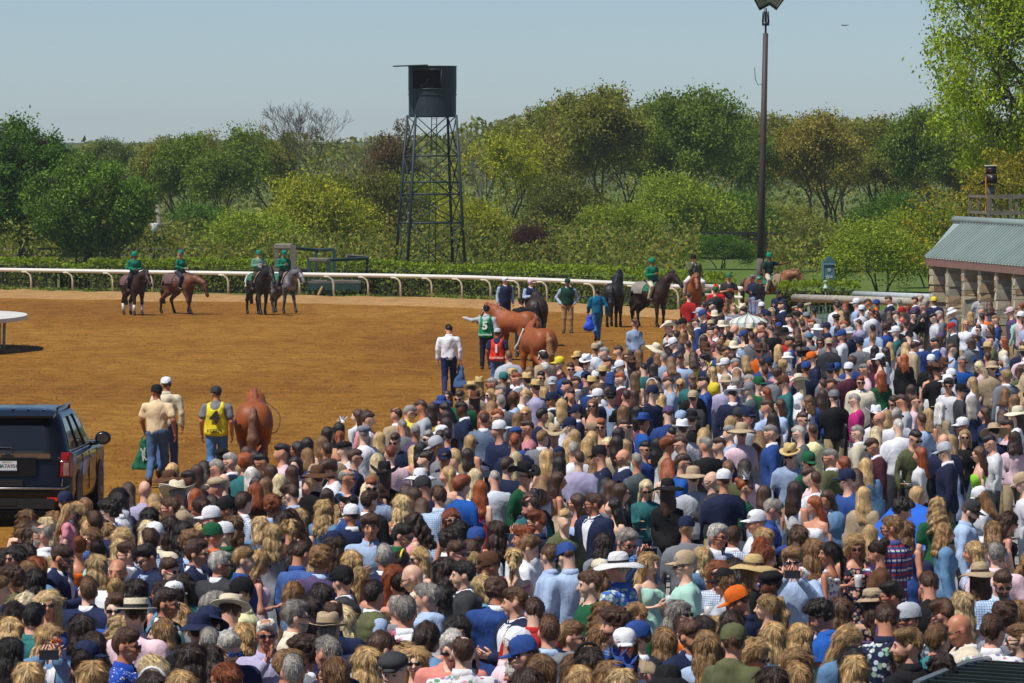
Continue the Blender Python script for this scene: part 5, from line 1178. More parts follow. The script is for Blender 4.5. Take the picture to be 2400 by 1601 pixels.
def side_rails():
    M1 = simple('grey_worn_rail', (.36, .33, .27), .7, var=.25, nscale=2); D = 172
    a = aty(1862, 698, 186); c = aty(2170, 709, 168); root = empty('padding_rail', (a.x, a.y, 0)); tag(root, 'thick weathered grey rail running behind the crowd at the right', 'rail')
    o = Vector((a.x, a.y, 0)); MB().tube([a - o, (a + c) / 2 - o, c - o], .125, 10).build('rail_beam', [M1], root)
    for t in (.12, .4, .66, .92): p = a.lerp(c, t) - o; MB().tube([(p.x, p.y, 0), (p.x, p.y, p.z)], .05, 6).build('post', [M1], root)
    p0 = aty(1858, 722, 184) - o; p1 = aty(1900, 712, 183) - o; MB().tube([p0, p1], .05, 6).build('diagonal_brace', [M1], root)
    a = aty(2004, 690, 205); c = aty(2250, 700, 186); r2 = empty('far_rail', (a.x, a.y, 0)); tag(r2, 'pale blue grey rail behind the thick one near the building', 'rail'); o = Vector((a.x, a.y, 0)); MB().tube([a - o, c - o], .13, 8).build('rail_beam', [simple('pale_rail', (.42, .47, .48), .6)], r2)
    for t in (.1, .5, .9): p = a.lerp(c, t) - o; MB().tube([(p.x, p.y, 0), (p.x, p.y, p.z)], .05, 6).build('post', [M1], r2)
    a = aty(1655, 671, 214); c = aty(1738, 677, 208); r3 = empty('rail_section', (a.x, a.y, 0)); tag(r3, 'white double rail section between the red shirt and the pony', 'rail'); o = Vector((a.x, a.y, 0))
    MB().tube([a - o, c - o], .09, 8).build('rail_beam', [M_RAIL], r3); MB().tube([a - o - Vector((0, 0, .32)), c - o - Vector((0, 0, .32))], .06, 8).build('rail_beam', [M_RAIL], r3)
    for t in (.2, .95): p = a.lerp(c, t) - o; MB().tube([(p.x, p.y, 0), (p.x, p.y, p.z)], .05, 6).build('post', [M_POST], r3)
    # green mesh panel, marker post, slim green topped stake
    D = 168; f = empty('mesh_barrier', (aty(1905, 730, D).x, D, 0)); tag(f, 'green wire mesh barrier panel below the thick grey rail', 'barrier'); MG = simple('green_mesh', (.03, .10, .07), .6); m = MB(); x0 = aty(1868, 730, D).x - f.location.x; x1 = aty(1972, 730, D).x - f.location.x; zt = aty(0, 718, D).z
    for i in range(13): x = x0 + (x1 - x0) * i / 12; m.tube([(x, 0, .1), (x, 0, zt)], .012, 4)
    for i in range(9): z = .1 + (zt - .1) * i / 8; m.tube([(x0, 0, z), (x1, 0, z)], .012, 4)
    m.build('wire_mesh', [MG], f); MB().box(((x0 + x1) / 2, .3, zt * .45), (x1 - x0 - .3, .05, zt * .8)).build('backing_sheet', [simple('pale_green_sheet', (.20, .30, .22), .7)], f, False)
    D = 150; p = aty(1867, 760, D); zt = aty(1867, 723, D).z; mk = empty('marker_post', (p.x, D, 0)); tag(mk, 'orange and white striped marker post beside the green mesh', 'marker post')
    for i, c in enumerate(('o', 'w', 'o', 'w', 'o')): MB().tube([(0, 0, zt - .25 * (i + 1)), (0, 0, zt - .25 * i)], .05, 8).build('stripe_band', [simple('marker_' + c, (.75, .10, .02) if c == 'o' else (.6, .6, .58), .5)], mk)
    D = 196; p = aty(1935, 720, D); zt = aty(1935, 676, D).z; zl = aty(1935, 658, D).z; s = empty('stake_light', (p.x, D, 0)); tag(s, 'thin stake topped by a pale green cylinder before the hedge', 'stake'); MB().tube([(0, 0, 0), (0, 0, zt)], .025, 5).build('stake', [M_GREYW], s); MB().lathe([(.09, zt), (.09, zt + .05), (.06, zt + .06), (.065, zl - .05), (.08, zl - .04), (.07, zl), (.001, zl + .01)], 10).build('cylinder', [simple('pale_green_plastic', (.35, .50, .36), .5)], s)
side_rails()

def blue_sign():
    D = 224; P = lambda px, py: aty(px, py, D); b = P(1943, 700); b.z = 0; root = empty('sign_board', b); tag(root, 'blue green wooden sign with arched top above the hedge', 'sign'); M = simple('sign_teal', (.055, .135, .17), .6, var=.2); M2 = simple('sign_edge', (.11, .21, .25), .6); w = P(1956, 650).x - P(1931, 650).x; zb = P(0, 656).z; zt = P(0, 612).z; za = P(0, 601).z
    out = [(-w / 2, zb - .6), (w / 2, zb - .6), (w / 2, zt), (w * .36, zt + .02), (w * .25, za - .05), (0, za), (-w * .25, za - .05), (-w * .36, zt + .02), (-w / 2, zt)]; n = len(out)
    V = [(x, -.16, z) for x, z in out] + [(x, .16, z) for x, z in out]; F = [tuple(range(n)), tuple(range(2 * n - 1, n - 1, -1))] + [(i, n + i, n + (i + 1) % n, (i + 1) % n) for i in range(n)]
    MB().add(V, F).build('panel', [M], root, False); MB().box((0, -.17, zt - .12), (w * 1.02, .06, .06)).build('moulding', [M2], root, False); MB().box((-w / 2 - .03, 0, zb * .5 + zt * .5 - .3), (.07, .36, zt - zb + .6)).build('side_trim', [M2], root, False)
    MW = simple('sign_white', (.5, .55, .58), .6)
    for i, (x, z, s) in enumerate(((0, -.35, .10), (-.06, -.62, .11), (.09, -.62, .08), (.0, -.84, .08))):
        a = MB()
        for k in range(3): a.box((0, 0, 0), (s * 1.6, .012, s * .3), 0, Matrix.Translation((x, -.175, zt + z)) @ Matrix.Rotation(R(60 * k + 15), 4, 'Y'))
        a.build('painted_emblem', [MW], root, False)
    for x in (-w * .3, w * .3): MB().box((x, 0, (zb - .6) / 2), (.12, .12, zb - .6)).build('post', [M], root, False)
blue_sign()

def paddock_fence():
    D = 335; M = simple('black_fence_board', (.012, .012, .014), .8); P = lambda px, py: aty(px, py, D); b = P(1500, 620); b.z = 0; root = empty('board_fence', b); tag(root, 'dark three board paddock fence behind the riders at the right', 'fence')
    x0 = P(1450, 600).x - b.x; x1 = P(1905, 600).x - b.x; n = 12
    for i in range(n + 1): x = x0 + (x1 - x0) * i / n; MB().box((x, 0, .8), (.14, .14, 1.6)).build('post', [M], root, False)
    bm = MB().box((0, 0, 0), ((x1 - x0) / n - .02, .05, .17)).me('board', [M], False)
    for i in range(n):
        for z in (.35, .75, 1.15, 1.5): o = link('board', bm, root); o.location = (x0 + (x1 - x0) * (i + .5) / n, -.1, z)
    b2 = P(30, 620); b2.z = 0
    r2 = empty('board_fence', aty(180, 620, 300) * 1); r2.location.z = 0; tag(r2, 'low grey board fence seen through the hedge gap at the left', 'fence'); bm2 = MB().box((0, 0, 0), (2.3, .05, .12)).me('board', [M_GREYW], False)
    for i in range(5):
        x = -3.5 + i * 2.32; MB().box((x - 1.16, 0, .6), (.1, .1, 1.25)).build('post', [M_GREYW], r2, False)
        for z in (.4, .8, 1.15): o = link('board', bm2, r2); o.location = (x, -.08, z)
paddock_fence()

def pale_house():
    D = 420; P = lambda px, py: aty(px, py, D); b = P(1245, 600); b.z = 0; root = empty('house', b); tag(root, 'pale blue grey house glimpsed through the trees right of the tower', 'house'); x0 = P(1175, 600).x - b.x; x1 = P(1320, 600).x - b.x; z1 = P(0, 545).z; M = simple('pale_siding', (.42, .48, .54), .7)
    MB().box(((x0 + x1) / 2, 3, z1 * .4), (x1 - x0, 6, z1 * .8)).build('wall', [M], root, False)
    MB().add([(x0 - .3, -.3, z1 * .8), (x1 + .3, -.3, z1 * .8), (x1 + .3, 6.3, z1 * .8), (x0 - .3, 6.3, z1 * .8), (x0 + 1, 3, z1 + .5), (x1 - 1, 3, z1 + .5)], [(0, 1, 5, 4), (2, 3, 4, 5), (1, 2, 5), (3, 0, 4)]).build('roof', [simple('house_roof', (.20, .21, .23), .8)], root, False)
    for k in (.2, .45, .7): MB().box((x0 + (x1 - x0) * k, -.03, z1 * .45), (.7, .06, .9)).build('window', [M_LENS], root, False)
pale_house()

def kiosk_roof():
    # dark ribbed canopy corner cutting into the lower right of the view
    pts = [aty(2148, 1612, 39), aty(2262, 1566, 41), aty(2440, 1531, 44), aty(2470, 1700, 39)]; M = simple('dark_green_canopy', (.013, .020, .017), .35, var=.3, nscale=3)
    b = pts[0].copy(); root = empty('kiosk', (b.x + 1.0, b.y + 2, 0)); tag(root, 'dark ribbed kiosk roof corner at the lower right', 'kiosk'); o = root.location
    q = [p - o for p in pts]; low = [Vector((p.x, p.y, p.z - .5)) for p in q]; ext = [Vector((q[2].x + 6, q[2].y - 2, q[2].z)), Vector((q[3].x + 6, q[3].y - 3, q[3].z))]
    roof = MB().add([q[0], q[3], ext[1], ext[0], q[2], q[1]], [(0, 1, 2, 3, 4, 5)]).add([q[0], q[1], low[1], low[0]], [(0, 1, 2, 3)]).add([q[1], q[2], low[2], low[1]], [(0, 1, 2, 3)]).build('roof', [M], root, False)
    for i in range(15):
        t = i / 14; a = q[0].lerp(q[2], t); 
        if t < .45: a = q[0].lerp(q[1], t / .45)
        else: a = q[1].lerp(q[2], (t - .45) / .55)
        MB().tube([a + Vector((0, 0, .02)), Vector((a.x + 5, a.y - 2.5, a.z - .1))], .022, 4).build('roof_rib', [M], roof, False)
    MB().tube([q[1] + Vector((0, 0, .03)), q[2] + Vector((0, 0, .03))], .03, 6).tube([q[0] + Vector((0, 0, .03)), q[1] + Vector((0, 0, .03))], .03, 6).build('edge_trim', [simple('canopy_edge', (.16, .18, .19), .4)], roof, False)
    MB().box((3, -1, (b.z - .5) / 2), (4, 2.2, b.z - .5)).build('wall', [M_GREYW], root, False)
kiosk_roof()
# ================================================================ the black SUV
def suv():
    paint = NT('black_car_paint'); paint.base((.003, .0035, .005)).rough(.3, .3); paint.b.inputs['Coat Weight'].default_value = .45; paint.b.inputs['Coat Roughness'].default_value = .03; paint.b.inputs['Metallic'].default_value = .0; MP = paint.m
    MGL = simple('tinted_glass', (.010, .012, .014), .06, var=.1, spec=.9); MCH = simple('chrome_trim', (.45, .46, .48), .22, 1.0, var=.05); MBK = simple('black_plastic', (.015, .015, .016), .5)
    MR = simple('tail_light_red', (.30, .008, .008), .15, var=.2, nscale=8); MA = simple('tail_light_clear', (.45, .26, .18), .15, var=.3, nscale=12); MT = simple('tyre_rubber', (.018, .018, .018), .85); MRM = simple('alloy_rim', (.35, .35, .37), .3, .8)
    root = empty('parked_suv', (-8.02, 90.3, 0), R(-1.9)); tag(root, 'shiny black SUV seen from behind at the left edge of the track', 'SUV')
    ne, nc = 12, 5
    def plan(y0, y1, w, r, z, crown=0.0):
        pts = []; cs = [(w / 2 - r, y1 - r, 0), (-w / 2 + r, y1 - r, 90), (-w / 2 + r, y0 + r, 180), (w / 2 - r, y0 + r, 270)]
        ed = [((w / 2, y0 + r), (w / 2, y1 - r)), ((w / 2 - r, y1), (-w / 2 + r, y1)), ((-w / 2, y1 - r), (-w / 2, y0 + r)), ((-w / 2 + r, y0), (w / 2 - r, y0))]
        for e, c in zip(ed, cs):
            for i in range(ne): t = i / ne; pts.append(Vector((e[0][0] + (e[1][0] - e[0][0]) * t, e[0][1] + (e[1][1] - e[0][1]) * t, z)))
            for i in range(nc): a = R(c[2] + 90 * i / nc); pts.append(Vector((c[0] + r * math.cos(a), c[1] + r * math.sin(a), z)))
        return pts
    def loft(rings, capb=True, capt=True):
        n = len(rings[0]); V = [p for r in rings for p in r]; F = [(j * n + i, j * n + (i + 1) % n, (j + 1) * n + (i + 1) % n, (j + 1) * n + i) for j in range(len(rings) - 1) for i in range(n)]
        if capb: F.append(tuple(range(n - 1, -1, -1)))
        if capt: F.append(tuple((len(rings) - 1) * n + i for i in range(n)))
        return V, F
    lv = [(.10, 5.10, 1.84, .25, .30), (.02, 5.22, 1.98, .30, .42), (.0, 5.28, 2.05, .32, .62), (.04, 5.28, 2.03, .32, .80), (.06, 5.24, 2.06, .34, .98), (.10, 5.16, 2.05, .36, 1.10), (.13, 5.0, 1.98, .36, 1.18), (.15, 4.86, 1.90, .36, 1.215)]
    V, F = loft([plan(*l) for l in lv]); MB().add(V, F).build('body', [MP], root)
    gl = [(.14, 4.02, 1.90, .34, 1.20), (.20, 3.80, 1.84, .32, 1.32), (.32, 3.38, 1.70, .30, 1.56), (.42, 3.06, 1.59, .28, 1.72), (.50, 2.90, 1.52, .28, 1.80), (.62, 2.78, 1.38, .26, 1.855), (.85, 2.6, 1.1, .24, 1.885), (1.2, 2.2, .5, .1, 1.90)]
    G = [plan(*l) for l in gl]; V, F = loft(G, False); MB().add(V, F).build('cabin', [MP], root)
    n = len(G[0])
    def lerp_ring(z, out=.006):
        for a, b in zip(G, G[1:]):
            if a[0].z <= z <= b[0].z + 1e-6:
                t = (z - a[0].z) / (b[0].z - a[0].z); c = Vector((0, 1.7, z)); R_ = []
                for p, q in zip(a, b): v = p.lerp(q, t); d = Vector((v.x - c.x, (v.y - c.y) * .5, 0)).normalized(); R_.append(v + d * out)
                return R_
    def pane(idx, z0, z1, name, mat, out=.010):
        m = MB(); V = []; k = 6
        for j in range(k + 1): r = lerp_ring(z0 + (z1 - z0) * j / k, out); V += [r[i % n] for i in idx]
        L = len(idx); m.add(V, [(j * L + i, j * L + i + 1, (j + 1) * L + i + 1, (j + 1) * L + i) for j in range(k) for i in range(L - 1)]); return m.build(name, [mat], root)
    E = ne + nc; pane(range(3 * E, 3 * E + ne + 1), 1.27, 1.765, 'rear_window', MGL)
    pane(range(0, 4), 1.26, 1.74, 'side_window', MGL); pane(range(4, 8), 1.26, 1.74, 'side_window', MGL); pane(range(8, 12), 1.27, 1.70, 'side_window', MGL)
    pane([E * 2 + i for i in range(0, 4)], 1.27, 1.70, 'side_window', MGL); pane([E * 2 + i for i in range(4, 8)], 1.26, 1.74, 'side_window', MGL); pane([E * 2 + i for i in range(8, 12)], 1.26, 1.74, 'side_window', MGL); pane(range(E + 1, E + ne), 1.24, 1.76, 'windscreen', MGL)
    for i in (4, 8):
        a = lerp_ring(1.25, .016)[i]; b = lerp_ring(1.75, .016)[i]; MB().tube([a, b], .022, 4).build('window_pillar', [MBK], root)
    r0 = lerp_ring(1.235, .012); MB().tube([r0[i] for i in range(0, 12)], .011, 4).build('window_trim', [MCH], root)
    # roof: spoiler, ribs, rack
    MB().add([(-.70, .30, 1.800), (.70, .30, 1.800), (.72, .52, 1.855), (-.72, .52, 1.855), (-.70, .31, 1.765), (.70, .31, 1.765), (.72, .54, 1.80), (-.72, .54, 1.80)], [(0, 1, 2, 3), (4, 7, 6, 5), (0, 4, 5, 1), (1, 5, 6, 2), (3, 7, 4, 0), (2, 6, 7, 3)]).build('spoiler', [MP], root, False)
    for x in (-.5, -.25, 0, .25, .5): MB().box((x, 1.5, 1.888 - abs(x) * .03), (.035, 1.6, .02)).build('roof_rib', [MP], root, False)
    for s in (-1, 1): MB().tube([(s * .70, .62, 1.83), (s * .72, .72, 1.905), (s * .72, 2.4, 1.915), (s * .70, 2.6, 1.84)], .022, 6).build('roof_rack', [MP], root)
    # tail: lights, chrome bar with emblem, plate, bumper
    for s in (-1, 1):
        m = MB(); pr = [(s * .845, -.000, .84), (s * .985, .085, .84), (s * 1.022, .30, .86), (s * 1.028, .30, 1.20), (s * .985, .10, 1.235), (s * .85, .085, 1.235)]
        V = [Vector(p) + Vector((0, -.012, 0)) for p in pr]; V2 = [v + Vector((-s * .06, .12, 0)) for v in V]
        t = MB().add([V[0], V[1], V[4], V[5]], [(0, 1, 2, 3)] if s > 0 else [(3, 2, 1, 0)]).add([V[1] + Vector((0, 0, .0)), V[2], V[3], V[4]], [(0, 1, 2, 3)] if s > 0 else [(3, 2, 1, 0)]).add([V[0], V[5], V[5] + Vector((0, .1, 0)), V[0] + Vector((0, .1, 0))], [(0, 1, 2, 3)]).build('tail_light', [MR], root, False)
        MB().add([Vector((s * .89, -.004, .865)), Vector((s * .975, .045, .865)), Vector((s * .975, .063, 1.07)), Vector((s * .89, .02, 1.07))], [(0, 1, 2, 3) if s > 0 else (3, 2, 1, 0)]).build('reversing_lens', [MA], t, False)
        MB().tube([(s * .845, .01, 1.09), (s * .98, .075, 1.09)], .010, 4).build('light_divider', [MCH], t)
        MB().box((s * .78, -.004, .49), (.30, .03, .055)).build('bumper_reflector', [simple('reflector_red', (.65, .03, .01), .3)], root, False)
    MB().box((0, .055, 1.175), (1.36, .03, .075)).box((0, .05, 1.175), (.26, .035, .05)).build('chrome_bar', [MCH], root, False)
    em = MB().box((0, .03, 1.175), (.20, .02, .038)).box((0, .028, 1.175), (.075, .024, .085)); em.build('emblem', [simple('emblem_dark', (.05, .05, .055), .3, .6)], root, False)
    tp = MB().box((0, .018, 1.00), (.92, .03, .30)).build('tailgate_recess', [simple('gloss_black', (.006, .007, .009), .35, spec=.35)], root, False)
    pl = MB().box((0, -.012, 1.02), (.305, .012, .155)).build('licence_plate', [simple('plate_white', (.66, .68, .70), .5, var=.04)], root, False)
    MK = simple('plate_black', (.02, .03, .05), .6); MBL = simple('plate_blue', (.25, .42, .6), .6)
    TM = lambda x, z: Matrix.Translation((x, -.0195, z)) @ Matrix.Rotation(R(90), 4, 'X')
    text_obj('A7A956', .082, MK, pl, TM(.035, 1.015), .0008, .001); text_obj('KENTUCKY', .030, MK, pl, TM(0, 1.078), .0008); MB().box((-.115, -.0195, 1.015), (.045, .002, .045)).box((-.115, -.0198, 1.02), (.02, .002, .065)).build('plate_emblem', [simple('plate_green', (.05, .25, .15), .6)], pl, False); MB().box((0, -.0190, .952), (.28, .001, .010)).build('plate_stripe', [MBL], pl, False)
    MB().tube([(-.98, .06, .665), (-.90, -.025, .66), (.90, -.025, .66), (.98, .06, .70)], .020, 5).build('bumper_chrome', [MCH], root); MB().box((0, -.012, .75), (.5, .03, .10)).build('hitch_cover', [MBK], root, False)
    MB().box((0, -.0, .42), (1.5, .05, .16)).box((-.3, -.02, .45), (.9, .03, .11)).build('lower_bumper', [MBK], root, False); MB().tube([(.05, .12, 1.27), (.05, .17, 1.30), (-.42, .165, 1.31)], .012, 4).build('rear_wiper', [MBK], root)
    MB().tube([(.86, .02, .70), (.875, .05, .82), (.85, .08, .86)], .012, 4).build('shut_line', [MCH], root)
    # wheels and arches
    for s in (-1, 1):
        for y in (1.10, 4.28):
            MB().tube([(s * .80, y, .44), (s * 1.036, y, .44)], .47, 28).build('wheel_arch', [MBK], root, False)
            w = MB().lathe([(.28, -.12), (.38, -.14), (.405, -.10), (.405, .10), (.38, .14), (.28, .12)], 28, 0, Matrix.Translation((s * .90, y, .405)) @ Matrix.Rotation(R(90), 4, 'Y')).build('wheel', [MT], root)
            rm = MB().lathe([(.001, .155), (.05, .155), (.06, .13), (.24, .11), (.28, .14), (.28, .10)], 20, 0, Matrix.Translation((s * .90, y, .405)) @ Matrix.Rotation(R(90 * s), 4, 'Y')); rm.build('rim', [MRM], w)
        mr = MB().lathe([(.001, -.06), (.09, -.05), (.12, 0), (.09, .05), (.001, .06)], 12, 0, Matrix.Translation((s * 1.165, 3.42, 1.30)) @ Matrix.Rotation(R(90), 4, 'X'), 1.15, .95).tube([(s * .93, 3.42, 1.21), (s * 1.08, 3.42, 1.22)], .035, 6).build('wing_mirror', [MP], root)
        MB().lathe([(.001, 0), (.085, .0)], 12, 0, Matrix.Translation((s * 1.165, 3.355, 1.30)) @ Matrix.Rotation(R(90), 4, 'X'), 1.15, .95).build('mirror_glass', [MCH], mr)
        for y in (1.75, 2.9): MB().box((s * 1.035, y, 1.03), (.03, .24, .035)).build('door_handle', [MCH], root, False)
        for y in (1.55, 2.6, 3.75): MB().box((s * 1.024, y, .82), (.014, .012, .62)).build('door_seam', [MBK], root, False)
suv()

# ================================================================ horses
def mat_coat():
    t = NT('horse_coat'); v = t.coord(); c = attrcol(t); f = t.noise(5, 4, .6, v)
    t.base(t.mix(c, t.mix(c, (1.5, 1.4, 1.3), 1.0, 'MULTIPLY'), t.ramp(f, [(.4, 0.0), (.7, .6)]))).rough(.52, .30); t.bump(t.noise(40, 3, .6, v), .15, .01); return t.m
M_COAT = mat_coat(); M_MANE = mat_hair(objcol, 'horse_hair'); M_LEATHER = simple('tack_leather', (.035, .018, .010), .45); M_WHT = simple('white_tack', (.62, .60, .56), .7)
COATS = {'bay': ((.120, .045, .020), (.012, .009, .008)), 'darkbay': ((.030, .015, .010), (.010, .008, .007)), 'chestnut': ((.235, .075, .022), (.200, .065, .020)), 'redchest': ((.25, .068, .018), (.22, .060, .018)),
         'black': ((.014, .011, .010), (.008, .007, .007)), 'grey': ((.095, .095, .105), (.022, .022, .026)), 'appaloosa': ((.014, .011, .010), (.010, .009, .009)), 'palomino': ((.36, .17, .06), (.42, .30, .17)), 'roan': ((.20, .085, .035), (.19, .075, .030))}
def horse(coat, loc, yaw, label, neck='mid', nyaw=0.0, legs_='stand', s=1.0, tack='bridle', saddle=None, wraps=False, rump_marks=False, tail_c=None):
    body, pts = COATS[coat]; nk = {'up': (-.96, 1.84, -.38, -.40), 'mid': (-1.06, 1.64, -.36, -.44), 'low': (-1.20, 1.26, -.22, -.52), 'level': (-1.08, 1.58, -.30, -.48), 'vert': (-.90, 1.84, -.26, -.48)}[neck]
    Nr = Matrix.Rotation(R(nyaw), 3, 'Z'); piv = Vector((0, -.50, 0))
    def nt(v): v = Vector(v); t = 1.0; return Nr @ (v - piv) + piv
    poll = nt((0, nk[0], nk[1])); nose = nt((0, nk[0] + nk[2], nk[1] + nk[3])); hd = (nose - poll).normalized(); sd = Nr @ Vector((1, 0, 0)); upv = sd.cross(hd).normalized()
    if upv.z < 0 and neck != 'low': upv = -upv
    B1 = Vector((0, -.50, 1.30)); mid = (B1 + poll) / 2 + Vector((0, .02, .06)) + (nt((0, (B1.y + poll.y) / 2, 0)) - Vector((0, (B1.y + poll.y) / 2, 0))) * .25
    mid.z = (B1.z + poll.z) / 2 + .06
    pr = [('e', (0, .05, 1.17), (.310, .66, .31)), ('e', (0, -.45, 1.16), (.255, .30, .33)), ('e', (0, .48, 1.22), (.29, .36, .31)), ('e', (-.155, .50, 1.16), (.185, .31, .33)), ('e', (.155, .50, 1.16), (.185, .31, .33)), ('c', (0, -.38, 1.46), (0, -.05, 1.42), .10, .09),
          ('k', .08), ('c', (0, -.52, 1.24), mid, .245, .175), ('c', (0, -.40, 1.40), mid + Vector((0, .03, .05)), .12, .10), ('c', mid, poll + Vector((0, .02, -.03)), .168, .112), ('k', .04)]
    pr += [('c', poll + hd * .06, poll + hd * .30, .105, .088), ('c', poll + hd * .10 - upv * .06, poll + hd * .22 - upv * .08, .085, .075), ('c', poll + hd * .30, nose, .080, .060), ('c', nose, nose + hd * .03 - upv * .01, .062, .058)]
    FL = {'stand': [(0, 0), (0, 0)], 'walk': [(-.30, .02), (.16, .0)], 'walk2': [(.14, 0), (-.26, .06)]}[legs_]; HL = {'stand': [(0, 0), (.05, 0)], 'walk': [(.16, 0), (-.24, 0)], 'walk2': [(-.22, 0), (.18, 0)]}[legs_]; K = [('k', .05)]; legp = []
    for sx, (dy, lift), (hy, _) in zip((-1, 1), FL, HL):
        x = sx * .155; k1 = Vector((x, -.46 + dy * .45, .50 + lift)); f1 = Vector((x, -.44 + dy, .15 + lift * .6)); h1 = f1 + Vector((0, -.06, -.10))
        K += [('c', (sx * .15, -.48, 1.02), (x, -.44 + dy * .15, .78), .14, .085), ('c', (x, -.44 + dy * .15, .80), k1, .088, .060), ('c', k1, f1, .054, .042), ('c', f1, h1, .048, .062)]; legp.append((k1, f1))
        st = Vector((sx * .17, .42 + hy * .25, .84)); hk = Vector((sx * .155, .80 + hy * .55, .54)); f2 = Vector((sx * .15, .76 + hy, .15)); h2 = f2 + Vector((0, -.06, -.10))
        K += [('c', (sx * .14, .58, 1.10), st, .225, .145), ('c', st, hk, .130, .068), ('c', hk, f2, .058, .044), ('c', f2, h2, .048, .062)]; legp.append((hk, f2))
    pr += K + [('k', .02)]
    for sx in (-1, 1): e0 = poll + sd * (sx * .055) + upv * .05 + hd * .02; pr += [('c', e0, e0 + Vector((0, 0, .07)) + sd * (sx * .02), .034, .030), ('c', e0 + Vector((0, 0, .07)) + sd * (sx * .02), e0 + Vector((0, 0, .15)) + sd * (sx * .012), .028, .008)]
    lo = [min(-.36, poll.x - .22, nose.x - .14), min(-.8, nose.y - .18, poll.y - .2), -.0]; hi = [max(.36, poll.x + .22, nose.x + .14), 1.14, max(poll.z + .30, 1.66)]
    ax = [axis(lo[i] , hi[i], .034) for i in range(3)]; ax[2] = axis(.0, hi[2], .034); P = grid(*ax); f = field(P, pr, .12); f = smax(f, .012 - P[2], .01); V, Q = snet(f, *ax)
    col = np.tile(np.array(body), (len(V), 1)); low = np.clip((.62 - V[:, 2]) / .22, 0, 1)[:, None]
    if coat not in ('chestnut', 'redchest', 'palomino', 'roan'): col = col * (1 - low) + np.array(pts) * low
    else: col = col * (1 - .25 * low)
    dn = np.linalg.norm(V - np.array(nose), axis=1); mz = np.clip((.16 - dn) / .08, 0, 1)[:, None]; col = col * (1 - .55 * mz)
    hoof = V[:, 2] < .075; col[hoof] = (.03, .025, .02)
    if coat == 'appaloosa':
        w = (V[:, 1] > .42) & (V[:, 2] > 1.02); sp = noise2(V[:, 0] * 3 + V[:, 2], V[:, 1] * 3, 12, 3) > 1.0; col[w & ~sp] = (.60, .60, .62)
    if coat == 'grey': d = noise2(V[:, 0] + V[:, 2], V[:, 1], 14, 5); col = col * (1 + .55 * np.clip(d, -.6, 1))[:, None]; ff = (dn < .5) | ((V[:, 1] < -.35) & (V[:, 2] > .9) & (V[:, 2] < 1.45)); col[ff] = col[ff] * 1.9
    if coat in ('bay', 'darkbay', 'palomino'):
        if coat == 'palomino': fl = (V[:, 2] < .3); col[fl] = (.5, .45, .4)
    o = link('horse', mesh('horse', V, Q, M_COAT, col=col)); o.location = loc; o.rotation_euler = (0, 0, R(yaw)); o.scale = (s, s, s); tag(o, label, 'horse')
    # eyes
    for sx in (-1, 1): c = poll + hd * .20 + sd * (sx * .088) + upv * .035; MB().lathe([(.001, -.016), (.016, -.010), (.020, 0), (.016, .010), (.001, .016)], 8, 0, Matrix.Translation(c)).build('eye', [M_EYED], o)
    # mane and tail
    top = [Vector((0, -.30, 1.52)), mid + Vector((0, .06, .16)), poll + upv * .07 + Vector((0, .03, .06)), poll + hd * .13 + upv * .09]; mp = []
    for a, b in zip(top, top[1:]): mp.append(('c', a, b, .045, .045)); 
    for i in range(7):
        t = i / 6; a = top[0].lerp(top[1], t * 2) if t < .5 else top[1].lerp(top[2], t * 2 - 1); mp.append(('c', a, a + Vector((.15, .02, -.20)), .045, .025))
    la = [min(p.x for p in top) - .12, min(p.y for p in top) - .1, 1.2]; lb = [max(p.x for p in top) + .26, -.2, max(p.z for p in top) + .12]; la[2] = min(p.z for p in top) - .34
    ax = [axis(la[i], lb[i], .024) for i in range(3)]; P = grid(*ax); mV = snet(field(P, mp, .03) + waves(P, .007, 60, 4), *ax)
    m = link('mane', mesh('mane', *mV, M_MANE), o); setc(m, pts)
    tp = [('c', (0, .80, 1.40), (0, .93, 1.22), .055, .075), ('c', (0, .93, 1.22), (0, .97, .85), .075, .105), ('c', (0, .97, .85), (.03, .94, .42), .105, .06)]
    ax = [axis(-.2, .24, .022), axis(.70, 1.14, .022), axis(.26, 1.50, .022)]; P = grid(*ax); tV = snet(field(P, tp, .05) + waves(P, .010, 70, 7, (1.3, 1.3, .12)), *ax); t = link('tail', mesh('tail', *tV, M_MANE), o); setc(t, tail_c or pts)
    # bridle or halter
    bm = M_WHT if 'white' in tack else M_LEATHER; b = MB(); Mh = Matrix((sd, upv, hd)).transposed().to_4x4()
    def ring(tt, r, rr=.010, zz=1.0): T = Matrix.Translation(poll + hd * tt) @ Mh; b.tube([T @ Vector((math.cos(a) * r, math.sin(a) * r * zz - .02, 0)) for a in [2 * math.pi * i / 16 for i in range(17)]], rr, 5)
    ring(.36, .092, .012); ring(.10, .128, .011); 
    for sx in (-1, 1): b.tube([poll + hd * .04 + sd * (sx * .085) + upv * .02, poll + hd * .22 + sd * (sx * .098), poll + hd * .38 + sd * (sx * .085) - upv * .03], .010, 5)
    b.build('halter' if 'white' in tack else 'bridle', [bm], o)
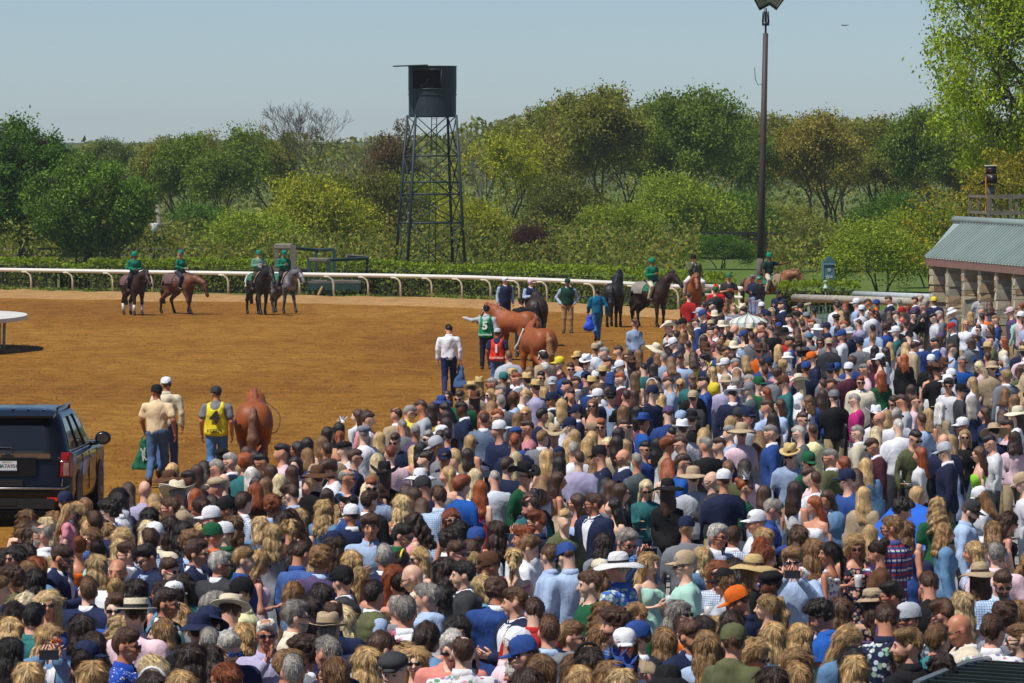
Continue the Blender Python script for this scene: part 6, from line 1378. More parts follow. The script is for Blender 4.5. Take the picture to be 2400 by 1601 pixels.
    if saddle:
        def sheet(nm, y0, y1, zlow, c, g, w=.0):
            bb = BVHTree.FromPolygons([tuple(map(float, q)) for q in V], [tuple(map(int, q)) for q in Q]); VV = []; n1, n2 = 14, 22
            for j in range(n1 + 1):
                y = y0 + (y1 - y0) * j / n1
                for i in range(n2 + 1):
                    a = -1 + 2 * i / n2; ang = R(90) + a * R(zlow); d = Vector((math.cos(ang), 0, math.sin(ang))); hit = bb.ray_cast(Vector((0, y, 1.18)) + d * 1.2, -d)[0]; q = hit if hit else Vector((0, y, 1.18)) + d * .3; VV.append(q + d * g)
            F = [(j * (n2 + 1) + i, j * (n2 + 1) + i + 1, (j + 1) * (n2 + 1) + i + 1, (j + 1) * (n2 + 1) + i) for j in range(n1) for i in range(n2)]
            link(nm, mesh(nm, VV, np.array(F), c), o)
        sc_, bl = saddle; CM = {'green': simple('saddle_cloth_green', (.02, .15, .08), .9), 'maroon': simple('saddle_pad_maroon', (.13, .07, .065), .85), 'brown': simple('saddle_pad_brown', (.22, .15, .10), .8), 'grey': simple('saddle_pad_grey', (.24, .22, .19), .9)}
        sheet('saddle_cloth', -.36, .34, 78, CM[sc_], .018)
        if bl: sheet('flank_blanket' if bl != 'shield' else 'shoulder_guard', .10 if bl != 'shield' else -.50, .62 if bl != 'shield' else -.22, 92, CM['maroon' if bl == 'maroon' else 'grey' if bl == 'grey' else 'brown'], .045)
        sm = field(grid(axis(-.3, .3, .025), axis(-.4, .3, .025), axis(1.2, 1.72, .025)), [('c', (0, -.22, 1.555), (0, .16, 1.56), .07, .08), ('c', (0, -.22, 1.60), (0, -.24, 1.64), .035, .03), ('c', (-.08, .2, 1.60), (.08, .2, 1.60), .035, .035), ('c', (-.1, -.05, 1.5), (-.26, -.08, 1.28), .05, .07), ('c', (.1, -.05, 1.5), (.26, -.08, 1.28), .05, .07)], .05)
        link('saddle', mesh('saddle', *snet(sm, axis(-.3, .3, .025), axis(-.4, .3, .025), axis(1.2, 1.72, .025)), M_LEATHER), o)
        rn = MB()
        for sx in (-1, 1): rn.tube([poll + hd * .38 + sd * (sx * .085), (poll + Vector((0, -.3, 1.62))) / 2 + Vector((sx * .17, -.1, -.06)) if False else (poll + hd * .38 + Vector((sx * .08, -.28, 1.68))) / 2 + Vector((sx * .10, 0, -.16)), Vector((sx * .06, -.30, 1.72))], .009, 4)
        rn.build('reins', [bm], o)
        for sx in (-1, 1): MB().tube([(sx * .30, -.10, 1.30), (sx * .34, -.20, .95)], .012, 4).tube([(sx * .30, -.22, .93), (sx * .38, -.22, .93)], .02, 5).build('stirrup', [M_LEATHER], o)
    if wraps:
        for a, c in legp: v = (c - a); MB().tube([a + v * .22, a + v * .6, a + v * 1.02], [.060, .055, .058], 10).build('leg_wrap', [M_WHT], o)
    o['_poll'] = tuple(poll); o['_nose'] = tuple(nose)
    return o, poll, nose, hd
def at0(px, D): v = aty(px, 700, D); return Vector((v.x, D, 0))

# ================================================================ people placed one by one
SPN = [0]
def special(px, D, label, head, top, tc, yaw, pose='down', leg='stand', hv=0, h=1.76, z=0.0, tr=None, shoes='#2b211a', sleeve=None, fl='', skin=None, beard=None, loc=None, dirn=None):
    SPN[0] += 1; r = random.Random(100 + SPN[0]); hd = head.split('+')
    d = dirn or (2 if abs(yaw) < 30 else 3 if 30 <= yaw < 75 else 1 if -75 < yaw <= -30 else 8 if abs(yaw) > 150 else 6 if yaw > 0 else 4)
    p = dict(sex=hd[0][0], hc=hd[0][1], hs=hd[0][2:], hat=hd[1] if len(hd) > 1 else '', top=top, tc=tc, fl=fl, dir=d, pose=pose, hv=hv, rng=r, leg=leg, shoes=shoes, beard=beard if beard is not None else False)
    if tr: p['tr'] = tr
    if sleeve: p['sleeve'] = sleeve
    o = link('person', body_me(p['sex'], pose, leg, hv)); q = loc if loc is not None else at0(px, D) + Vector((0, 0, z)); o.location = q; s = h / 1.76; o.scale = (s * (1.08 if leg != 'ride' else 1.10), s, s); o.rotation_euler = (0, 0, R(yaw)); setc(o, skin or r.choice(SKINS)); tag(o, label, 'person'); make_person(p, o); return o
def rider(hs, label, head, top, tc, tr, yaw=None, pose='reins', hv=0, h=1.72, boots='#17110d', off=-.04, **kw):
    o = hs[0]; y = math.degrees(o.rotation_euler.z); M = o.matrix_basis @ Matrix.Translation((0, off, .66)); r = special(0, 0, label, head, top, tc, y if yaw is None else yaw, pose, 'ride', hv, h, tr=tr, shoes=boots, loc=M.translation, **kw); return r

COL['rg'] = ('#0e7258', 'green'); COL['sg'] = ('#5f8a72', 'sage green'); COL['dg'] = ('#123f30', 'dark green'); COL['hg'] = ('#15866a', 'green'); COL['bg2'] = ('#0f7f74', 'teal'); COL['rdx'] = ('#d01818', 'red'); COL['ts'] = ('#0f86b4', 'teal striped', 'tealstripe'); COL['td'] = ('#dcc49c', 'cream'); COL['by'] = ('#e6cf2a', 'yellow'); COL['bgn'] = ('#12875a', 'green'); COL['brd'] = ('#e03a24', 'red')
h1 = horse('darkbay', at0(314, 214), 24, 'dark bay pony with white leg wraps, leftmost of the mounted ponies', 'mid', 10, 'stand', .98, saddle=('maroon', 'maroon'), wraps=True)
rider(h1, 'rider in green jacket and green helmet on the pony with white leg wraps', 'mb+xhg', 's', 'rg', '#20242c', hv=2, skin='#7c523c', fl='g')
h2 = horse('bay', at0(422, 216), 46, 'brown bay pony with lowered head walking second from the left', 'low', 6, 'walk', 1.0, saddle=('maroon', 'maroon'))
rider(h2, 'rider in green jacket with blonde hair on the pony with lowered head', 'fy+xbg2', 's', 'rg', '#2a3040', yaw=50, hv=2, dirn=3)
h4 = horse('grey', at0(664, 217), 30, 'dark dappled grey pony walking beside the spotted black one', 'mid', 10, 'walk2', 1.0, saddle=('green', 'shield'))
rider(h4, 'rider in green jacket and teal helmet looking down on the grey pony', 'mb+xbg2', 's', 'rg', '#2a2a30', hv=3, pose='hold')
h3 = horse('appaloosa', at0(606, 215), 20, 'black pony with white spotted rump carrying the rider in sage', 'mid', 10, 'walk', 1.04, saddle=('green', 'shield'))
rr_ = rider(h3, 'rider in sage green sweatshirt holding a paper on the spotted pony', 'md+xhg', 'k', 'sg', '#4a3a30', pose='both', hv=0, fl='B')
link('paper', MB().box((-.06, -.33, 1.22), (.12, .01, .17)).me('paper', [M_WFRAME], False), rr_)
h5 = horse('darkbay', at0(1526, 199), 42, 'dark brown horse with green saddle cloth carrying a rider in pale trousers', 'up', 14, 'stand', 1.02, saddle=('green', 'grey'))
rider(h5, 'rider in green jacket, pale trousers and green cap on the dark horse', 'mb+xhg', 's', 'rg', '#c9bca4', hv=2, pose='hold', boots='#6b5038', skin='#a5694c')
h6 = horse('chestnut', at0(1625, 207), 4, 'chestnut horse facing the camera under the outrider in olive coat', 'mid', 0, 'stand', 1.0, saddle=('green', None))
rider(h6, 'outrider in olive coat, white breeches and black hat facing the camera', 'mk+xbk', 'j', 'ol', '#d9d9dc', hv=0, pose='chin', boots='#17181b')
h7 = horse('roan', at0(1800, 209), 72, 'roan chestnut pony standing sideways and facing right', 'mid', -4, 'stand', 1.05, saddle=('green', 'shield'), tail_c=(.05, .025, .018)); 
rider(h7, 'rider in dark green shirt with white sleeves and green helmet facing right', 'mb+xhg', 't', 'dg', '#c4b29c', hv=0, pose='reach', skin='#6b4331', boots='#8a7a66', dirn=3, yaw=40)
h8 = horse('black', at0(1440, 199), 172, 'black horse seen from behind beside the man in striped blue', 'up', -6, 'stand', 1.02, tack='white halter')
h9 = horse('darkbay', at0(1261, 179), 176, 'dark bay horse seen from behind with long black tail', 'mid', 14, 'stand', 1.0)
h10 = horse('redchest', at0(1206, 166), -128, 'red chestnut pony half hidden behind the green number five bib', 'mid', 0, 'stand', .95, tack='white halter')
h11 = horse('redchest', at0(1256, 147), -158, 'bright chestnut racehorse with white bridle seen from behind', 'mid', -42, 'stand', 1.0, tack='white halter', tail_c=(.27, .13, .05))
h12 = horse('redchest', at0(597, 103.5), 180, 'red chestnut racehorse seen from behind beside the yellow number four bib', 'level', 4, 'stand', .98, tack='dark', tail_c=(.17, .075, .035))
h13 = horse('redchest', at0(2198, 178), 84, 'brown horse back showing above the crowd left of the stone building', 'low', 0, 'stand', 1.0)
def smooth_pts(P, n=5):
    P = [Vector(p) for p in P]; Q = [P[0] * 2 - P[1]] + P + [P[-1] * 2 - P[-2]]; out = []
    for a, b, c, d in zip(Q, Q[1:], Q[2:], Q[3:]):
        for k in range(n): t = k / n; out.append(.5 * ((2 * b) + (c - a) * t + (2 * a - 5 * b + 4 * c - d) * t * t + (3 * b - 3 * c + d - a) * t ** 3))
    return out + [P[-1]]
def strap(nm, pts, m, label, cat, r=.022): pts = smooth_pts(pts); o = MB().tube([Vector(p) - Vector(pts[0]) for p in pts], r, 6).build(nm, [m], None); o.location = pts[0]; tag(o, label, cat); return o
hw = h11[0].matrix_basis
strap('lead_rope', [hw @ h11[2], hw @ (h11[2] + Vector((.05, .0, -.35))), hw @ Vector((.30, -.62, .92)), hw @ Vector((.30, -.45, 1.15)), hw @ Vector((.2, -.35, 1.50))], M_WHT, 'white rope looping from the bridle across the chestnut racehorse', 'lead rope', .026)
g12 = h12[0].matrix_basis
strap('lead_rein', [g12 @ Vector((-.10, -1.0, 1.50)), g12 @ Vector((-.34, -.5, 1.36)), g12 @ Vector((-.46, -.2, 1.20)), g12 @ Vector((-.42, .0, .98)), g12 @ Vector((-.30, .2, .92))], M_BAND, 'thin dark rein hanging beside the red racehorse at the right', 'rein', .008)

def bib(o, c, num, word, cn, wz=.98, back=True, sex='m'):
    b = link('bib', garment_me('bib', sex, 'down'), o); b.scale = (1.05, 1.08, 1.0); b.location = (0, 0, -.01); setc(b, c); M = simple('bib_print_' + num, cn, .7, var=.02)
    T = lambda x, z, dy=0: Matrix.Translation((x, .197 + dy, z)) @ Matrix.Rotation(R(180), 4, 'Z') @ Matrix.Rotation(R(90), 4, 'X')
    text_obj(num, .30, M, o, T(0.0, 1.22), .006, .012, 'bib_number'); text_obj(word, .085, M, o, T(0.0, wz, -.006), .006, .001, 'bib_lettering')
p4 = special(507, 102.6, 'handler in yellow number four bib and grey cap leading the red racehorse', 'mk+cch', 't', 'gy', 172, 'down', 'walk', 2, 1.78, tr='#4f7fb4', skin='#b37a58')
bib(p4, '#ead62c', '4', 'KEETN', (.02, .02, .02))
p5 = special(1140, 159, 'handler in green number five bib reaching to the pony', 'mk+cbk', 's', 'lg', 168, 'reach', 'stand', 0, 1.78, tr='#1b2338')
bib(p5, '#12875a', '5', 'Keeneland', (.75, .78, .75))
p1 = special(1166, 143, 'handler in red number one bib and grey cap', 'mk+clg', 't', 'nv', 170, 'down', 'walk', 0, 1.62, tr='#3f5f8a', skin='#8a5a40')
bib(p1, '#e03a24', '1', 'Keeneland', (.75, .75, .75))
tan = special(368, 102.2, 'man in cream T-shirt and jeans carrying a green bag', 'mk+cbk', 't', 'td', 172, 'swing', 'walk', 2, 1.82, tr='#4a678c', skin='#9a6046', shoes='#2b4a7a')
special(390, 105.2, 'man in beige jacket and white cap behind the cream T-shirt man', 'mb+cwh', 's', 'bg', 172, 'down', 'walk', 2, 1.84, tr='#3d5684')
ws = special(1052, 140.5, 'man in white shirt and navy trousers walking away on the track', 'mk', 's', 'wh', 178, 'down', 'walk', 3, 1.80, tr='#1f2c5c', shoes='#8a5a34')
special(1184, 196, 'man in navy vest and white cap standing by the rail, left of two', 'mg+cwh', 'v', 'nv', 20, 'down', 'stand', 2, 1.80, tr='#23294a', fl='g')
special(1244, 193, 'man in navy vest and pale pink cap standing by the rail', 'mg+clp', 'v', 'nv', 28, 'hold', 'stand', 2, 1.80, tr='#23294a', fl='g')
COL['lpc'] = ('#f0cfcf', 'pink')
special(1330, 192, 'bearded man in green vest, blue sleeves and khaki trousers at the rail', 'md+cdg', 'v', 'dg', 4, 'pocket', 'stand', 0, 1.83, tr='#a5825c', shoes='#3a2a20', fl='T', beard=True)
special(1400, 184, 'man in teal striped hoodie and jeans walking with a blue bag', 'mk', 'k', 'ts', -168, 'swing', 'walk', 0, 1.70, tr='#3f6fa8', skin='#a5694c')
special(1222, 169, 'handler in black shirt and black cap between the two rear-view horses', 'mk+cbk', 't', 'bk', 178, 'down', 'stand', 0, 1.75, tr='#2a3040')
special(1678, 186, 'man in bright red shirt and red cap seen from behind', 'mb+crdx', 't', 'rdx', 176, 'down', 'stand', 0, 1.76, tr='#2a3040')
special(1708, 200, 'man in charcoal shirt and green cap with hands joined', 'mb+crg', 't', 'ch', 8, 'both', 'stand', 0, 1.84, tr='#a09074')
special(1781, 196, 'man in black jacket and green cap turned left before the light pony', 'mg+crg', 's', 'bk', -70, 'hold', 'stand', 0, 1.84, tr='#8a94b8')
special(1764, 201, 'person in navy jacket and white shirt behind the man in black jacket', 'mb+cgy', 's', 'nv', -60, 'hold', 'stand', 0, 1.78, tr='#8a94b8')
special(1826, 184, 'man in navy jacket with green cap bending forward under the pony neck', 'mk+cdg', 's', 'nv', -30, 'hold', 'stand', 3, 1.66, tr='#2a3040')
# camera operator inside the tower booth
tbb, tcb, tr__, twz = TB
special(0, 0, 'dark camera operator standing inside the round tower booth', 'mk+cbk', 's', 'ch', 20, 'both', 'stand', 0, 1.72, loc=Vector((tbb.x + tcb - .25, tbb.y - .25, twz - 1.12)), skin='#6a4a3a')
cm = empty('booth_camera', (tbb.x + tcb - .55, tbb.y - .75, twz - .3)); tag(cm, 'dark video camera behind the booth window of the tower', 'camera'); MB().box((0, 0, .45), (.22, .4, .2)).tube([(0, -.2, .45), (0, -.38, .45)], .07, 10).build('camera_body', [M_BAND], cm); MB().tube([(0, 0, .35), (0, 0, -.2)], .035, 6).build('tripod', [M_BAND], cm)

def bag(loc, c, label, w=.34, h=.42, logo=None, rz=0, name='bag'):
    root = empty(name, loc, R(rz)); tag(root, label, 'bag'); ax = [axis(-.3, .3, .02), axis(-.2, .2, .02), axis(-.6, .1, .02)]; P = grid(*ax)
    f = field(P, [('c', (-w * .40, 0, -h), (-w * .14, 0, -.10), .075, .035, (1, .7, 1)), ('c', (w * .40, 0, -h), (w * .14, 0, -.10), .075, .035, (1, .7, 1)), ('c', (-w * .3, 0, -h), (w * .3, 0, -h), .09, .09, (1, .75, 1)), ('c', (0, 0, -h), (0, 0, -.12), .11, .05, (1, .7, 1))], .07) + waves(P, .012, 22, 3) + waves(P, .005, 55, 6)
    M = simple(name + '_cloth_' + c[1:], srgb(c), .75, var=.15, nscale=6); link('bag_body', mesh('bag_body', *snet(f, *ax), M), root)
    for s in (-1, 1): MB().tube([(s * .09, 0, -.14), (s * .05, 0, -.02), (s * .012, 0, .02)], .012, 5).build('strap', [M], root)
    if logo:
        L = MB()
        for k, (x, z, a, l) in enumerate(((-.05, -.26, 60, .13), (-.015, -.24, 100, .10), (-.045, -.36, 80, .14), (-.01, -.37, 55, .12), (-.03, -.31, 20, .07))): L.box((0, 0, 0), (l, .008, .026), 0, Matrix.Translation((x, -.098, z)) @ Matrix.Rotation(R(a), 4, 'Y'))
        L.build('logo', [M_WFRAME], root, False)
    return root
def hand_at(o, side, pose, sex='m', dz=-.10): W = Vector(arms(sex, pose)[0 if side < 0 else 1][2]); return o.matrix_basis @ (W + Vector((0, -.02, dz)))
bag(hand_at(tan, 1, 'swing') if (tan.matrix_basis @ Vector((.3, 0, 0))).x < tan.location.x else hand_at(tan, -1, 'swing'), '#0d5c40', 'green cloth bag with white emblem carried by the cream T-shirt man', .34, .56, True, 8)
bag(hand_at(ws, -1, 'down'), '#3f5f8a', 'blue and grey cloth bundle hanging from the white shirt man\'s hand', .22, .52, None, -20)
bag(at0(1381, 183.6) + Vector((0, 0, .86)), '#1f4fd0', 'bright blue bag carried by the man in teal stripes', .22, .4)

def parasol():
    c = aty(1754, 752, 133); root = empty('parasol', (c.x, 133, c.z - 1.5)); tag(root, 'white pagoda parasol with dark ribs held above the crowd', 'parasol'); k = 133 / FPX; rad = 45 * k; hz = 32 * k; n = 14; m = MB(); V = []; prof = [(.001, hz), (.035, hz * .74), (.10, hz * .52), (.22, hz * .42), (.42, hz * .35), (.64, hz * .27), (.84, hz * .14), (1.0, -.02)]
    M = simple('parasol_cloth', (.56, .60, .56), .8, var=.05)
    for j in range(n):
        s = MB(); V = []
        for r, z in prof:
            for i in range(5): a = 2 * math.pi * (j + i / 4) / n; q = 1 - .05 * math.sin(math.pi * i / 4) * r; V.append((math.cos(a) * r * rad * q, math.sin(a) * r * rad * q, 1.5 + z - (.03 * math.sin(math.pi * i / 4) * r)))
        for i in range(5): a = 2 * math.pi * (j + i / 4) / n; V.append((math.cos(a) * rad * .97, math.sin(a) * rad * .97, 1.5 - .14))
        s.add(V, [(p * 5 + i, p * 5 + i + 1, (p + 1) * 5 + i + 1, (p + 1) * 5 + i) for p in range(len(prof)) for i in range(4)]); s.build('canopy_panel', [M], root, False)
        a = 2 * math.pi * j / n; MB().tube([(math.cos(a) * r * rad, math.sin(a) * r * rad, 1.508 + z) for r, z in prof[1:]] + [(math.cos(a) * rad * .975, math.sin(a) * rad * .975, 1.37)], .0045, 4).build('rib', [M_BAND], root)
    MB().tube([(0, 0, .3), (0, 0, 1.5 + hz + .04)], .012, 6).build('shaft', [M_BAND], root)
parasol()
def sun_canopy():
    D = 66.0; P = lambda px, py, dy=0: aty(px, py, D + dy); o = P(2110, 1300); root = empty('chair_canopy', o); tag(root, 'blue and grey folding chair canopy between the plaid man and curly blonde', 'chair canopy')
    a, b, c, d = P(2045, 1236) - o, P(2190, 1196, .3) - o, P(2165, 1290, -.2) - o, P(2072, 1275, -.4) - o; e = (a + b) / 2 + Vector((0, .5, .22)); M = simple('canopy_blue', srgb('#2160c8'), .6); MG = simple('canopy_grey', srgb('#8c97a8'), .7)
    MB().add([a, d, c, b, e], [(0, 1, 2, 3), (0, 3, 4)]).build('canopy_cloth', [M], root, False); f = b + Vector((.10, .1, .02)); MB().add([b, c, c + Vector((.10, .05, -.05)), f], [(0, 1, 2, 3)]).add([a, a + Vector((-.05, 0, .02)), d + Vector((-.03, -.02, -.04)), d], [(0, 1, 2, 3)]).build('side_panel', [MG], root, False)
    zz = -o.z + .5
    for p in (a, d, c, f): MB().tube([p, (p.x, p.y, zz)], .015, 5).build('frame_tube', [M_BAND], root)
    MB().box((0, .1, zz + .35), (.55, .5, .04)).build('seat', [M], root, False)
sun_canopy()
def bird():
    p = aty(1980, 61, 400); o = MB().add([(-.55, 0, .10), (-.2, -.06, .16), (0, -.09, .02), (.2, -.06, .16), (.55, 0, .10), (0, .10, .0), (0, 0, .10), (0, 0, -.07)], [(0, 1, 6, 5), (3, 4, 5, 6), (1, 2, 6), (2, 3, 6), (2, 7, 5, 6)]).build('bird', [M_BAND], None, False, loc=p); o.scale = (.6, .6, .6); tag(o, 'small distant bird gliding in the sky right of the light pole', 'bird')
bird()
def cup(loc, c, label, name='plastic_cup'):
    root = empty(name, loc); tag(root, label, 'cup', 'drink cups held in the crowd'); M = simple('cup_plastic', (.55, .56, .57), .2, spec=.6)
    MB().lathe([(.032, 0), (.044, .125), (.046, .125), (.040, .06), (.034, .0)], 14).build('cup_wall', [M], root); MB().lathe([(.001, .003), (.0325, .003), (.041, .092), (.001, .092)], 14).build('drink', [simple('drink_' + c[1:], srgb(c), .2)], root)
